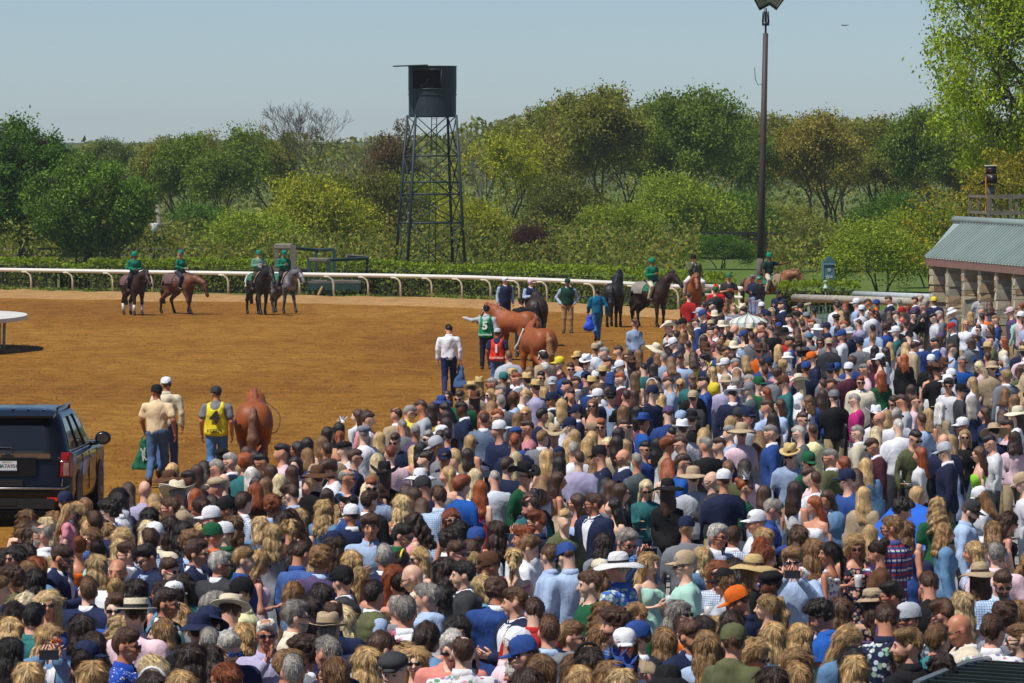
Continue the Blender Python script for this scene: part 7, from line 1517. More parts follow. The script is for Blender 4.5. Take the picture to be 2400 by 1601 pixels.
# every spectator transcribed from the photograph: x y facing head top colour extras
PEOPLE = """
T 0 1281
5 14 8 fd s gy
16 11 1 fk s bk g
29 8 4 fdw s br
48 22 9 frw j dn
73 9 6 mb j nv g
97 22 8 fy s wh
114 6 8 fdu j mt
146 8 4 mb j gy g
178 9 1 mk j nv g
136 28 2 m0 s wh
194 26 3 mb j nv G
13 37 4 mbc k ol
40 37 8 fk+vnv d nv
31 30 8 fl d or
66 22 8 fyc s bl
101 50 8 mb j nv
-2 48 6 ml s bl
27 66 3 fp d cr g
55 64 2 fy d bl g
16 78 6 fdb d br g
52 82 8 mk s tl
140 50 8 fyu d wh
130 70 2 mb s bl g
153 76 8 mb+acr s lp
160 50 8 fd d bk
175 52 4 fdc s dn g
198 54 9 fd+cwh s tl
190 64 6 md j bk g
207 44 2 fd s tl
211 80 8 fl s lb
10 96 8 fyw s lb
9 120 8 fk d tn
57 105 3 fyw j dn Ou
86 92 8 fdw j nv
102 112 4 fd d mg
99 126 6 fd+cnv d pf
93 138 8 fdu d bk
133 95 8 fyc d pk
143 112 6 mb s bp g
184 98 4 fl s mg
230 95 8 mb+bnv k bk
232 69 8 mg s gy
222 126 8 fd s wh
34 150 8 fy d ye
107 148 8 fy d cr
178 142 4 fp d pk
173 159 8 fd+hwh d wh
208 160 8 fy d bl
218 6 6 mb j nv g
228 12 8 fy s cr
T 480 1281
16 19 6 mg j ch g
43 14 6 ml s bl
70 16 6 fyw d lp gc
96 5 9 md s bl
109 6 6 fd d bk
119 10 8 fy d pt
143 14 8 mlc j pu
166 16 8 fyw d tn
206 11 8 mg j nv
226 18 6 fk+hye d bk
42 52 4 mk+cbk s cy
11 68 6 mg s gn g
27 73 8 mb+acr s lb
5 88 8 mk+bnv s nv
104 54 6 fl j dn g
132 56 8 fd s tn
158 38 7 mk+cbk j ch
178 38 6 fy d gy g
208 34 3 fr d pk g
194 54 9 md v ol
223 44 8 fdu d br
228 72 8 mgt s gy
107 79 6 mg s cr g
120 70 8 fd d bk
143 76 8 mbt s nv
141 96 8 mg+stn s nv
159 82 8 fp d wh
68 98 2 mwt s lv gh
44 104 9 fyw d ye g
24 112 3 mg j nv B
3 108 8 mg s nv
2 130 8 fd d gy
114 122 4 mdc j gy g
142 122 7 mg s nv
82 136 6 ml j nv
100 142 8 mg s lb
196 114 9 mb s wh
203 140 2 mg+fch k nv
228 124 2 fy+qpk s rd g
40 150 4 fr d wh g
157 145 4 fl d bk g
186 132 8 fy d wh
T 960 1281
10 12 1 fyw d wh g
41 24 8 fd d bk
54 6 3 mb s wh g
72 4 8 mb s wh
74 18 3 fy s lb g
95 20 1 mb+cbr s bk
120 14 8 fyp d pk
12 32 4 m0 s cr g
62 30 4 mk j ch
161 10 7 mb s lb gc
183 9 7 mb+cbl s lb g
132 -2 6 ml t wh
222 -4 8 fd j gy
20 57 4 mg k lb
36 58 8 fk k nv
83 46 4 fy j dn g
100 50 8 mbc j bl
122 62 4 mb j nv
143 74 8 mb s rd
46 92 3 fk d bk
18 102 9 fdw j dn
-1 72 8 mg s wh
49 112 2 mg k sa g
80 120 8 mbt s ft
5 130 2 fy d bk g
116 110 6 mw+cwh s lp
138 122 4 mb+cbl s lv g
163 95 8 mb j gy
182 104 6 ml j gn g
110 140 4 fwc s gy
150 142 8 fl s lv
135 157 8 fd d bk
188 140 8 fl d tn
204 134 8 fd+hbk d nv
224 76 8 flc d mt
228 106 8 fl k ol
198 152 8 fy d cr
230 148 8 fl+qbl s pk
219 28 8 fl+ccr d wh
207 42 4 mb t gn
T 1440 1281
5 24 7 mg+wwh s bf
40 18 3 fy d mt c
82 20 4 mg+ctn t mt g
100 12 4 fy j dn g
120 28 2 fr s wh gc
127 40 4 fl+cbk k lg
138 25 8 fd d bk
160 26 6 fl+wst s bk g
172 10 6 fr d bl
205 15 2 mlc s lb gu
180 42 4 mk+fbk k bk D
148 60 4 mb+cor s nv g
176 68 4 fyp d bk
75 75 3 fg d or g
30 78 4 ml s gn
2 86 4 mbc s bl
32 104 4 mb+cbl j tn g
12 112 2 fb+cwh d wh O
84 102 3 mb j nv
102 94 8 fd d gn
118 94 8 fy d or
138 88 9 fd d pf
138 108 8 mb+col k ol
158 120 3 fy d pk g
188 100 8 fy j dn
208 104 8 fy d mt
210 132 2 fl d pk
212 150 8 fl k or
182 155 8 fd d bk
8 157 8 fy+qbl d bl
62 157 8 mk+bbk s bk
52 108 8 fl j dn
106 112 8 fl j lb
228 2 8 fl s ft
T 1920 1281
12 6 4 fdp d ft
43 -4 2 fyw d pf gc
70 5 4 fdu s br
178 5 4 fy s wh
215 8 8 mg s lp
233 18 3 flc s bl g
185 34 8 fb+wtn s wh
210 38 2 mb s lc g
128 42 8 mb t bk
84 55 4 mk s pu g
62 62 7 fb+btn d pf
8 76 4 mkc s cb
24 72 8 fb d wh
78 82 8 mb s fn
104 82 4 mb+clg s pl g
146 76 4 mb s bk g
165 66 8 fy d wh
172 92 4 m0 j cr g
140 106 9 ml k tl
215 80 8 mbc s gy
229 76 8 fl s br
200 94 9 mb s ft
226 106 4 ml s pu g
30 106 3 fy j dn g
90 110 4 ml s bk
98 122 8 fd s wh
55 142 8 fy d cr
40 132 8 fk d bk
142 138 8 fdc k tl
T 0 1061
39 76 8 flc d br
56 76 8 flc d bl
52 84 8 fp d gy
77 66 6 fy+zz t pk K
74 90 2 mb+cgy s bl
38 91 8 fbb d br
56 94 4 mgt s wh g
96 68 8 fy d tn
99 61 8 fl d lg
88 76 8 fd d bk
108 80 8 mb s nv
134 52 4 mk+cbk k lg
121 57 4 mk s wh g
138 66 4 mkc s wh g
152 56 8 fb+Cbk j nv
147 42 8 fb d gy
165 42 8 m0 s lv
167 55 8 fy s lv
170 73 8 fk d bk
181 66 4 fy d tn
195 62 4 mb j tn g
193 48 8 mb+cdn j br
204 47 8 mg+kcr s tn
194 32 4 fr+wbr d wh
208 20 8 fyw d gn
216 30 4 mk j lb D
225 22 8 fb d dn
233 18 8 fd s dn
225 50 8 frw s lg
232 45 8 fd d bk
233 60 4 fb s lp
212 43 8 fb j tn
122 88 8 fdc d pk
106 96 1 fl s bl g
134 90 8 fl s wh
139 97 2 fy d cr g
156 88 8 fp d cr
168 92 8 mg+cwh s cr
194 84 8 fd d ch
211 90 8 fk d bk
218 80 8 fl d tn
180 83 8 fk d gy
150 102 8 fy d wh
172 100 8 mb s lc
230 92 2 fyb d pk
218 103 3 mlc j nv g
92 108 8 fru d or
126 110 8 fy j dn
94 81 8 fy d cr
T 480 1001
5 48 8 fd d bk
16 46 4 mg s nv g
28 38 4 mg j nv g
18 34 8 mk+fbk s bk
46 40 8 mrc s tl
58 36 8 fd s dn
48 30 8 fb d wh
72 40 4 mk s wh g
87 28 4 mk s lp
96 28 8 fd d bk
105 24 4 fd s tn g
117 20 8 fk d lb
104 42 2 fd j wh
118 32 8 flc d wh
134 18 8 fl d lg
140 26 8 mb j tn
141 7 9 fd d ye
156 12 8 frp d br
160 25 4 mg+fbk s wh
154 2 8 fk+qwh s bk
184 15 8 fy k bl
182 7 8 mg+fgy s wh
198 13 8 fyw d bk
220 14 2 mb k nv B
211 30 8 mr s lp
175 34 6 mb s nv g
196 38 8 fp d bl
206 53 8 fb+kbk k bk
199 68 2 mr s lb g
156 58 6 mgt s lb g
122 66 4 flw s pk
146 46 4 mbc s wh
134 48 8 fk d gy
136 57 8 mb+wbr s bk
112 63 8 fb+hbl d wh
90 62 8 fp s lb
94 52 8 fb s wh
82 51 8 fbw d br
70 67 8 flw j dn
50 54 8 fw s wh
58 59 8 fl d bk
62 65 8 fd d ch
14 68 4 mg+ftn s rd
20 60 8 fr d or
30 63 8 m0 s nv
29 51 8 fy d wh
48 72 8 frc s br
44 86 9 mb s wh
20 94 4 mk+cbk s bk
8 87 8 fd d gy
77 90 8 mrc s lb
100 76 4 mb s lb gc
140 79 8 fdw s bk
118 102 8 fyw d pt
144 93 8 fyw j dn
155 100 8 fyw d bf
165 87 4 mkt j bl g
176 83 9 mb j bk
187 72 8 fp d or
192 62 8 fl d rd
225 75 8 fbc d bk
226 88 8 fyw d lp
190 113 2 mbc s lb
224 122 6 mk s gn g
148 132 8 fb+cnv s lb
7 104 4 mr+cwh s lp
22 122 4 mr+cwh s gn
8 124 4 ml+cgn s or g
32 112 8 fl d wh
26 106 8 fk d bl
85 105 8 fd d br
100 104 4 fb d wh
64 113 8 fy j dn
78 122 8 fy d gy
97 117 8 fyp s br
T 960 1001
7 4 8 mg s pu
21 12 2 mg s nv g
36 10 2 mb s lp g
50 10 8 mk s bl
63 16 9 fy d wh g
103 2 4 mk+Cwh s nv c
122 8 8 fb+fbl s bl
121 16 8 mr s nv
135 0 4 mb s pk g
152 12 9 ml j gy
166 8 2 mb+ktn s bk
184 -2 4 mb+cnv s lb g
190 10 8 fy d cr
183 19 8 fy d bl
209 12 8 fy d mt
205 19 8 fy d lg
231 19 2 fp s mt g
222 31 4 mk+cbk s nv g
240 8 8 fk s bk
33 20 4 mg+clg s gy g
13 25 8 fk d tn
6 28 8 fy d cr
23 36 4 fdu s bk
48 32 8 fyw s wh
67 32 8 fdw s bk
112 44 9 mb s nv
122 36 8 fp d lb
130 54 3 mw+kbk s gn g
161 34 8 fy d br
172 32 8 fb+cnv s nv
172 42 8 fk d nv
171 60 6 fb d tn
152 62 8 fl d wh
190 26 8 mg s wh
195 36 8 mb s lv
208 42 8 flc d tn
226 66 8 fk d br
12 60 8 fb+wwh d wh
14 68 4 mb+cch s nv
44 54 4 fy d gy
60 66 9 mrw s cb
75 56 8 fp d wh
82 70 8 frw d rd
100 58 8 mgt s sb
35 79 8 mb s lc
14 90 8 fb d bl
8 78 8 fb d gn
143 78 8 mkt s nv
142 90 4 mdt s lp
147 108 4 mr s nv gu
100 118 8 fd d bk
48 104 2 frw d gn H
8 108 4 fdc d pk g
55 118 8 fk d gn
52 130 6 mkc s wh g
72 128 8 mb+cbl s wh
131 126 4 mr s wh
196 86 4 fb d lb g
212 87 4 mb j nv g
230 90 4 fkc d tn
232 70 8 fb d gy
T 1440 1001
2 18 8 fd s tn
10 22 8 fy s mt
12 34 4 m0 j nv g
22 38 8 mg s pl
35 24 3 mk s bl g
50 20 8 fk d wh
62 20 6 mrc s tn
78 18 4 mb s bk g
66 6 8 mk s wh
78 2 8 mb+swh s wh
104 8 8 fy d wh
106 20 7 mg s bk
121 20 4 mb s ns
132 6 4 mg s lb
147 6 8 mb+wtn s lp
166 12 8 flc d ft
180 6 4 mg j bl g
214 6 4 mw s pl g
228 4 8 mb s cy
203 30 2 mk+sst s lb g
224 38 3 mb+cgn s gn g
228 54 4 mb s lp
78 40 6 mb s cb g
62 44 8 fr d tn
90 58 8 mb+wtn s lg
112 60 4 m0 k ch gc
131 48 8 ml s ol
126 60 8 mb+cwh s nv
150 68 6 fru+qwh s gn g
173 76 8 fb s lb
62 72 8 fb+wbk s bk
36 68 2 fp s tl Bc
8 74 6 fb s bk gc
178 92 6 mg s bl g
164 108 4 mg+cwh k wh
218 72 9 fd d ft
232 88 1 fr d wh
10 128 3 mg s bl gu
118 124 3 mg s wh gc
137 124 8 mb s wh
211 124 8 fbb d ft
172 126 8 fy s bk
168 138 6 fr d bl
T 1920 1001
12 34 4 mg v ol g
28 42 4 fr s tn
45 6 4 mg v cr g
65 20 4 mb j mr B
66 6 8 fp s bl
108 10 3 mk s ol g
123 30 4 frw s wh c
92 -2 8 mw s wh
137 16 8 m0 s nv
152 16 8 fy d lb
168 10 2 fy s bk g
147 27 4 mw+clg v nv g
184 30 4 fb d lm g
200 16 4 mk s ft g
205 6 8 mk+wtn s nv
222 12 8 fdc s lp
54 44 8 fy j dn
43 56 8 fb d bk
52 78 8 fyw j tn
-4 60 8 mb s wh
1 80 2 fb j dn
92 92 6 mkc s bk
136 90 8 fyc s gn
178 94 6 mb+cch s lb g
208 106 6 fd d bk g
201 118 8 fl d lv
143 120 6 flc j dn
83 114 4 ml s pr g
102 118 8 fl d bl
238 62 4 mb+ctn s wh
T 1440 801
5 10 4 mb s bk
14 14 2 fl d wh g
28 14 8 fl d tn
45 8 3 ml+wcr s nv g
61 6 4 fd d bk g
70 1 4 mb+cwh s nv
85 4 8 mb s tn
105 8 2 mb+kbr s nv g
120 8 8 mb s bl
131 10 4 mb s gy g
137 7 8 mb+wcr s lb
165 10 8 mb+kbr s or
189 8 8 fy s lb
199 18 8 fw+bwh d wh
214 10 4 fb d tn g
220 13 8 fb+wch s bk
228 18 4 mb+cor s nv g
225 30 8 mb+cbl s nv
57 18 8 mg s lb
76 18 2 mb s lb
66 22 8 fl d wh
91 16 8 fb d ye
104 20 4 mkc s nv g
123 22 8 fyw j dn
134 18 4 fb d wh
142 24 4 mg s wh
152 20 8 fy d ye
172 24 8 mb s bl
178 24 8 mb+cnv s nv
190 26 8 mbc s gy
8 28 4 mb+cwh s gy
20 24 8 fb+kbr s lb
34 30 8 mk s tl
24 40 8 fl d tn
45 30 8 fd d gy
50 18 8 fl d lb
7 42 4 mr j mr g
14 62 8 mb s bk u
25 60 8 fb d bk
38 60 8 fd d tn
48 46 4 mk s lb g
43 50 8 fl+hwh d wh
64 46 4 mb s lb
54 66 8 fy s wh
76 48 2 fy d tn g
90 42 2 ml s tl
90 52 8 mb s bk
91 64 8 mb+Ctn s ch
103 46 4 mk s bl
112 34 4 fy+qye s ye g
128 46 8 mw+btn s lv
141 36 8 fl+hwh d tn
136 60 8 mb+swh v nv
157 44 4 mg s bl g
155 54 4 mb+cgy s pl
173 34 8 mb s pu
187 36 8 mbc s gy
173 48 3 mk+cgn s gn T
190 46 4 mb+cbr s tl g
212 46 4 fp+kcr s wh
176 58 4 fr d lb g
190 72 4 fb s lb g
176 74 4 mb s lb
226 68 4 flc s wh
10 80 8 fl d tn
26 80 8 fk d pk
62 82 8 mb+cpu s bl
10 96 3 mb s bl g
34 92 9 mb+sbl s cb
77 88 8 mb+clb s wh
89 88 8 mb+bbk s bk
63 92 8 fl d tn
142 84 8 mb+cch s nv
153 84 3 mb+cnv s wh g
182 88 8 fdc d bk
216 88 3 mb j nv g
134 92 8 fy s wh
T 960 801
-21 83 7 mbt j tn
-2 80 9 mg k ye g
-60 84 4 fb s wh
-50 86 3 mb s pk g
-42 88 6 mb s wh
-8 96 8 mg s gy
15 74 4 mb s lg
28 76 8 fd d ye
35 71 8 fb+wbl d bl
43 75 4 fk s lp
44 62 2 fb d tn g
59 62 2 mb s gn g
62 76 4 mk j nv D
75 66 8 fb+kbr s tn
71 54 8 mb+str s tn
80 48 8 fy+str d wh
86 86 8 fr d tn
92 60 1 fy d wh g
95 48 4 mg s lp g
105 56 4 mg s bk
110 46 8 fy+wtn s wh
105 68 8 mg j gy u
119 63 4 m0 s lb gD
114 16 8 ml k lg
108 42 8 mb+ctl s nv
121 38 8 mb s wh
124 42 4 mr j gy g
135 44 8 mb+str s br
145 52 8 mb+str s lv u
138 34 8 fl d gy
150 40 2 mk s wh g
157 30 8 mw s tn
164 48 2 mb+clg s gy
160 58 8 fy s wh
172 24 4 mb+cye s mr
175 50 4 mk s bk
185 30 2 mb s bl g
193 18 1 fk+str d bk g
204 22 2 mb+swh s lb g
213 8 8 mb+ctn s wh
219 4 2 mg s lb g
224 12 4 mg s lb
228 24 4 mb j bl
209 34 8 mg s mt
222 36 8 mb+str s nv
214 40 8 mb+cwh s bl
203 41 8 mb+Cnv s ch
191 46 4 mb j gy g
210 48 8 mb+str s bl
186 60 2 mb s bk
163 66 4 mb+cnv j nv g
175 72 8 fy s wh
216 62 4 mb+cwh j nv gu
210 72 2 fl d tn g
231 62 2 mb+cbk s lb g
228 58 8 fb s nv
124 88 8 flw s gn
133 81 2 fy d wh g
152 84 9 mk s nv
85 89 8 mb j gb
103 84 4 mr s gy g
94 74 8 fl d tn
42 85 8 fd s lp
42 94 8 fd s br
160 88 8 fp d tn
220 96 2 mr s tn g
T 1560 681 6.53
36 8 8 mb s rd
63 22 8 mb s rd
70 22 4 mk j nv
76 0 8 mb+cgn s ch
52 33 4 mb+clg s gy
60 36 4 mb+cbl s nv
75 40 8 mb+kcr s wh
92 30 8 mr s lb
86 40 8 fd d wh
118 28 8 mb+kcr s tn
147 24 8 mb+cwh s br
163 33 8 fy+hwh s bk
178 22 4 mb j nv
166 44 2 fb s bl g
190 42 4 mk s wh
75 48 8 fk s bk
48 48 4 mb j bl g
36 55 4 fl d tn g
26 50 4 mb+cbk s bk g
5 56 4 mb+kcr s wh
14 50 8 mb s bk
68 62 3 mk s pk
69 52 8 mb+ctn s tn
77 60 4 mb s wh
86 55 8 mb+wcr s wh
106 58 4 m0 s lb
98 48 8 fl d tn
115 50 8 fy d wh
128 52 8 fb d bk
137 50 8 fy d tn
148 54 4 mb s nv
153 48 8 mb s gy
128 60 8 mb+scr s tn
148 66 4 mr s lp
162 60 8 mb s bk
173 56 8 fb+cbl d bk
182 66 4 mb+wbk s rd g
202 62 8 fb d bk
198 50 4 fb d wh
212 52 8 mb s tn
228 50 4 mr s wh g
232 60 8 fw+wwh d wh
219 62 4 mb s bk
220 72 8 mb+cdn s gy
215 40 8 mb+cgy s gy
228 32 8 mk s gy
87 72 2 fk s gy g
82 80 8 fl d tn
60 74 8 fb d pk
98 72 8 mb+cbk s bk
120 68 4 fb+cbl d wh g
108 78 8 mg s lb
132 70 8 mb s gy
150 76 8 fd d wh
28 70 8 fl d tn
8 70 4 fb d wh
16 68 8 mb s gy
T 1920 681
30 18 8 fr s wh
43 14 4 mb+cwh s lb g
45 22 8 mb+cwh s wh
25 27 8 fy s bk
35 26 8 fb s gy
20 32 8 mb+fch s lb u
46 37 7 mbt s lv u
58 13 4 mb s wh
66 15 8 mb+cbl s gy
81 10 4 mb j nv
92 14 8 mg s gy
95 24 4 mb+crd s rd
110 11 4 mb j pu
116 8 4 mw s gy
120 18 4 mg s ch g
132 12 8 mb+cye j nv
154 24 4 mb+bwh s dn g
186 4 8 mw+cwh s lg
196 16 8 fb s dn
214 8 8 fyw s wh
226 9 2 fb+cbk s rd g
187 22 4 mg s wh
174 28 8 fy d lb
232 18 8 mr s gy
221 24 4 mb+clp s pu g
229 28 8 mr s mt
187 31 8 mk s wh g
192 28 8 mb s or
168 38 2 fy s wh g
154 42 4 mg+crd j ch
140 54 9 fb+cpu s lv
183 44 2 mb s bl gc
133 30 4 mk s wh g
140 27 8 fk s bk
108 28 3 mk s bk gu
66 28 2 fb d bl g
65 25 8 fb+cor s wh
81 27 8 fb s bk
90 28 4 mb s lb
77 42 8 mbc s bl
86 41 8 mk j bk
100 38 8 mb s lg
95 42 8 fb s wh
62 44 8 mk s lb
35 48 4 mb+blg s nv
26 51 4 mb+cbl s wh
22 45 8 fb d lb
10 55 8 mb+cnv s gy
12 61 8 mb+Ctn s ch
2 42 8 fb s bk
2 58 2 fb d bk g
30 39 4 mr s bk
47 60 8 mb+cnv s gy
65 54 8 ml s wh
64 68 8 fk d mr
76 70 4 fd s wh
78 64 8 fyw d wh
104 52 8 mb+cbk s gy
100 58 8 fkc s bk
101 64 8 fyw d tn
98 78 8 fr j bk
118 60 8 mb j bl
130 60 4 mk j bl g
152 66 6 mb s lb
129 80 8 mw+cwh s bk
144 85 8 mb+kbr s bk
136 92 8 mb+kbr s bk
164 81 3 mg s cb B
186 86 4 fp+qbl s lp g
197 56 4 mb s ol
212 58 4 frw s cr g
196 76 8 mb s bk
199 88 8 mb+btn s tn
210 80 4 fw s bk
234 64 8 mb s nv
213 96 4 mb+cbl s lv g
152 97 4 mb+cwh s lg
148 104 4 mb+cwh s bk c
163 114 3 mb+cbk s ch g
176 105 4 fy s wh g
215 118 9 flc s lg
176 128 8 fg s nv
225 126 8 fl s tn g
140 134 9 fw s tn g
110 126 3 fbu s lp g
106 114 8 fb s tn
97 126 4 mb s lg g
85 126 2 mb s lb g
72 98 8 fr s gn
48 104 2 mr j cr B
52 90 4 mg s lp g
38 82 8 mbc s bl
34 90 8 mb+cwh s mr
20 90 8 mb+cbl s gy
8 92 8 mb+knv s gy
14 107 4 mb s bp
5 108 8 mb s bk
4 120 8 fb s bl
14 122 8 mb+cgy s bk
43 125 4 mg s mg gh
70 146 4 m0 s cr H
66 142 8 fb+kwh s wh
97 143 9 mg s wh g
110 148 8 mb s lb
78 144 8 fy s bk
126 142 8 fy d lb
212 142 8 fb d lb
228 142 4 fb+wcr s wh
234 122 8 fy s nv
190 140 4 fb s nv
T 0 0 10
143.2 75.8 8 mk v nv
151.0 74.4 8 mk+cbk k bk E
139.4 78.2 8 mk s dn
144.8 75.2 8 fb+vbk s tn
"""
FILL = []
# ================================================================ the crowd
APX = [(-300, 1215), (-50, 1185), (60, 1165), (250, 1120), (480, 1078), (640, 1030), (740, 990), (900, 945), (1010, 890), (1120, 855), (1230, 835), (1370, 790), (1430, 742), (1560, 724), (1660, 700), (1760, 690), (1900, 685), (2300, 680)]
ZG = [(20, 1.15), (34, .95), (40, .78), (48, .55), (60, .38), (66, .36), (400, .36)]
def zg(D):
    for (a, u), (b, v) in zip(ZG, ZG[1:]):
        if D <= b: return u + (v - u) * max(0, D - a) / (b - a)
    return .36
def place_head(px, py, s, hz=1.665):
    D = 90.0
    for _ in range(60):
        z = zg(D) + hz * s; D2 = FPX * (CAMH - z) / (py - 372.0); D = .6 * D + .4 * D2
    return D
def apron():
    L = []
    for px, py in APX:
        D = place_head(px, py, 1.0) + .5; x = (px - 1200) / FPX * D - .5; L.append((x, D))
    L.sort(key=lambda t: t[1]); V = []; F = []; D0 = 26.0; L = [(L[0][0] - 3, D0)] + L; M = mat_grass('apron_paving', (.26, .25, .23), (.33, .32, .30), 1.0)
    pts = []
    for (a, b) in zip(L, L[1:]):
        for k in range(5): t = k / 5; pts.append((a[0] + (b[0] - a[0]) * t, a[1] + (b[1] - a[1]) * t))
    pts.append(L[-1]); nx = 8
    for x, D in pts:
        V.append((x, D, -.02))
        for i in range(nx + 1): t = i / nx; V.append((x + (45 - x) * t, D, zg(D)))
    m = nx + 2
    for j in range(len(pts) - 1):
        for i in range(nx + 1): F.append((j * m + i, j * m + i + 1, (j + 1) * m + i + 1, (j + 1) * m + i))
    b = len(V) - m; V += [(45, pts[-1][1] + .01, -.02), (pts[-1][0], pts[-1][1] + .01, -.02)]; F = [tuple(f) for f in F] + [(b + 1, b + m - 1, len(V) - 2, len(V) - 1)]
    o = link('apron', mesh('apron', V, F, M, False)); o['kind'] = 'structure'
apron()
people = parse(PEOPLE)
rng_all = random.Random(77)
for i, p in enumerate(people):
    fix_pose(p, random.Random(1000 + i)); s = p['h'] / 1.76; p['s'] = s; child = 'K' in p['fl']
    D = place_head(p['px'], p['py'], 1.0 if child else s, 1.95 if child else 1.665); p['D'] = D; p['x'] = (p['px'] - 1200) / FPX * D; p['zg'] = zg(D)
# nobody stands inside somebody else: push close pairs apart, mostly in depth
XY = np.array([(p['x'], p['D']) for p in people])
for it in range(14):
    d = XY[:, None] - XY[None]; dist = np.sqrt((d ** 2).sum(-1)) + np.eye(len(XY)) * 9; a, b = np.where(np.triu(dist < .43)); mv = np.zeros_like(XY)
    for i, j in zip(a, b):
        v = XY[i] - XY[j]; v = np.array([v[0] * .35, v[1] if abs(v[1]) > .02 else .05]); v /= np.linalg.norm(v) + 1e-6; k = (.44 - dist[i, j]) * .5; mv[i] += v * k; mv[j] -= v * k
    XY += np.clip(mv, -.08, .08)
for p, q in zip(people, XY):
    if 'K' not in p['fl']: p['x'], p['D'] = float(q[0]), float(q[1])
people.sort(key=lambda p: -p['s'] / p['D'] if 0 < p['px'] < 2400 else 0)
people.sort(key=lambda p: p['D'])
NIND = 284
near_p = people[:NIND]; far_p = people[NIND:]

def tidy(l):
    w = l.split()
    while w and w[-1].strip(',') in ('and', 'in', 'with', 'of'): w.pop()
    return ' '.join(w).rstrip(',')
TOPN = {'s': {'m': 'shirt', 'f': 'blouse'}, 'j': {'m': 'jacket', 'f': 'jacket'}, 't': {'m': 'T-shirt', 'f': 'T-shirt'}, 'd': {'m': 'top', 'f': 'dress'}, 'k': {'m': 'sweater', 'f': 'sweater'}, 'v': {'m': 'vest', 'f': 'vest'}}
HATN = dict(c='cap', C='backwards cap', s='straw fedora', a='straw boater', w='wide brimmed hat', k='cowboy hat', b='bucket hat', f='flat cap', v='visor', h='headband', q='feather fascinator')
def who(p): return 'child' if 'K' in p['fl'] else ('man' if p['sex'] == 'm' else 'woman')
def hatw(p):
    if not p['hat'] or p['hat'] == 'zz': return ''
    k, c = p['hat'][0], p['hat'][1:]; cn = COL[c][1] if c in COL else ''
    if k in 'sa': return HATN[k]
    return (cn + ' ' + HATN[k]).strip()
def hairw(p):
    if p['hc'] == '0': return 'bald'
    st = hair_style(p); a = {'thin': 'thinning', 'mcurly': 'curly', 'short': 'short', 'straight': 'straight', 'wavy': 'wavy', 'curly': 'curly', 'bob': 'bobbed', 'pony': '', 'up': ''}[st]
    n = {'pony': 'ponytail', 'up': 'updo'}.get(st, 'hair'); return (a + ' ' + HAIRN.get(p['hc'], 'brown') + ' ' + n).strip()
def topw(p): return COL[p['tc']][1] + ' ' + TOPN[p['top']][p['sex']]
def shw(p):
    for k, n in (('O', 'orange sunglasses'), ('B', 'blue mirrored sunglasses'), ('H', 'white framed sunglasses'), ('G', 'red framed sunglasses'), ('T', 'teal sunglasses'), ('g', 'sunglasses')):
        if k in p['fl'] and p['dir'] != 8: return n
    return ''
def short(p):
    h = hatw(p); return who(p) + ' in ' + (h if h else topw(p))
def base(p):
    h = hatw(p); t = who(p) + (' in ' + h + ' and ' + topw(p) if h else (' bald' if p['hc'] == '0' else ' with ' + hairw(p)) + ' in ' + topw(p))
    return 'bald man in ' + topw(p) if p['hc'] == '0' and not h else t
def labels(ps):
    A = [base(p) for p in ps]
    def dup(L): 
        c = {}
        for l in L: c[l] = c.get(l, 0) + 1
        return c
    c = dup(A); B = []
    for p, l in zip(ps, A):
        if shw(p) and not (hatw(p) and len(l.split()) > 11): l += ' with ' + shw(p) if hatw(p) or p['hc'] == '0' else ' and ' + shw(p)
        B.append(l)
    FD = {4: 'facing left', 6: 'facing right', 2: 'facing camera', 8: 'seen from behind', 7: 'turned away left', 9: 'turned away right', 1: 'turned half left', 3: 'turned half right'}
    c = dup(B); B = [l + ', ' + FD[p['dir']] if c[l] > 1 or len(l.split()) < 7 else l for p, l in zip(ps, B)]; B = [' '.join(l.split()[:16]) for l in B]
    c = dup(B); shorts = dup([short(p) for p in ps]); used = set(l for l in B if c[l] == 1); out = []
    for i, (p, l) in enumerate(zip(ps, B)):
        if c[l] == 1: out.append(l); continue
        near = sorted(range(len(ps)), key=lambda j: (ps[j]['px'] - p['px']) ** 2 + (ps[j]['py'] - p['py']) ** 2)[1:14]; done = None
        for pool in (1, 2, 99):
            for j in near:
                q = ps[j]
                if shorts[short(q)] > pool: continue
                dx = p['px'] - q['px']; dy = p['py'] - q['py']; rel = ('right of' if dx > 0 else 'left of') if abs(dx) > abs(dy) else ('in front of' if dy > 0 else 'behind')
                w = l.split(',')[0].split(); suf = (', ' + rel + ' ' + short(q)); cand = tidy(' '.join(w[:16 - len(suf.split()) + (1 if suf.startswith(',') else 0)])) + suf
                ww = cand.split()
                if len(ww) <= 16 and cand not in used: done = cand; break
            if done: break
        done = done or l; used.add(done); out.append(done)
    return out
LB = [tidy(l) for l in labels(near_p)]
GN = 'spectators crowding the racetrack apron'
for p, lab in zip(near_p, LB):
    child = 'K' in p['fl']
    o = link('person', body_me(p['sex'], p['pose'], 'stand', p['hv'])); o.location = (p['x'], p['D'], p['zg']); s = p['s']
    if child: s = .60; o.location.z = aty(p['px'], p['py'], p['D']).z - 1.665 * s; lab = 'small blonde child in pink shirt with navy bow held above the crowd'
    o.scale = (s * p['rng'].uniform(1.0, 1.10), s, s); o.rotation_euler = (0, 0, R(p['yaw'])); setc(o, p['skin'], p['rng'].uniform(.9, 1.08)); tag(o, lab, 'person', GN); make_person(p, o); p['o'] = o
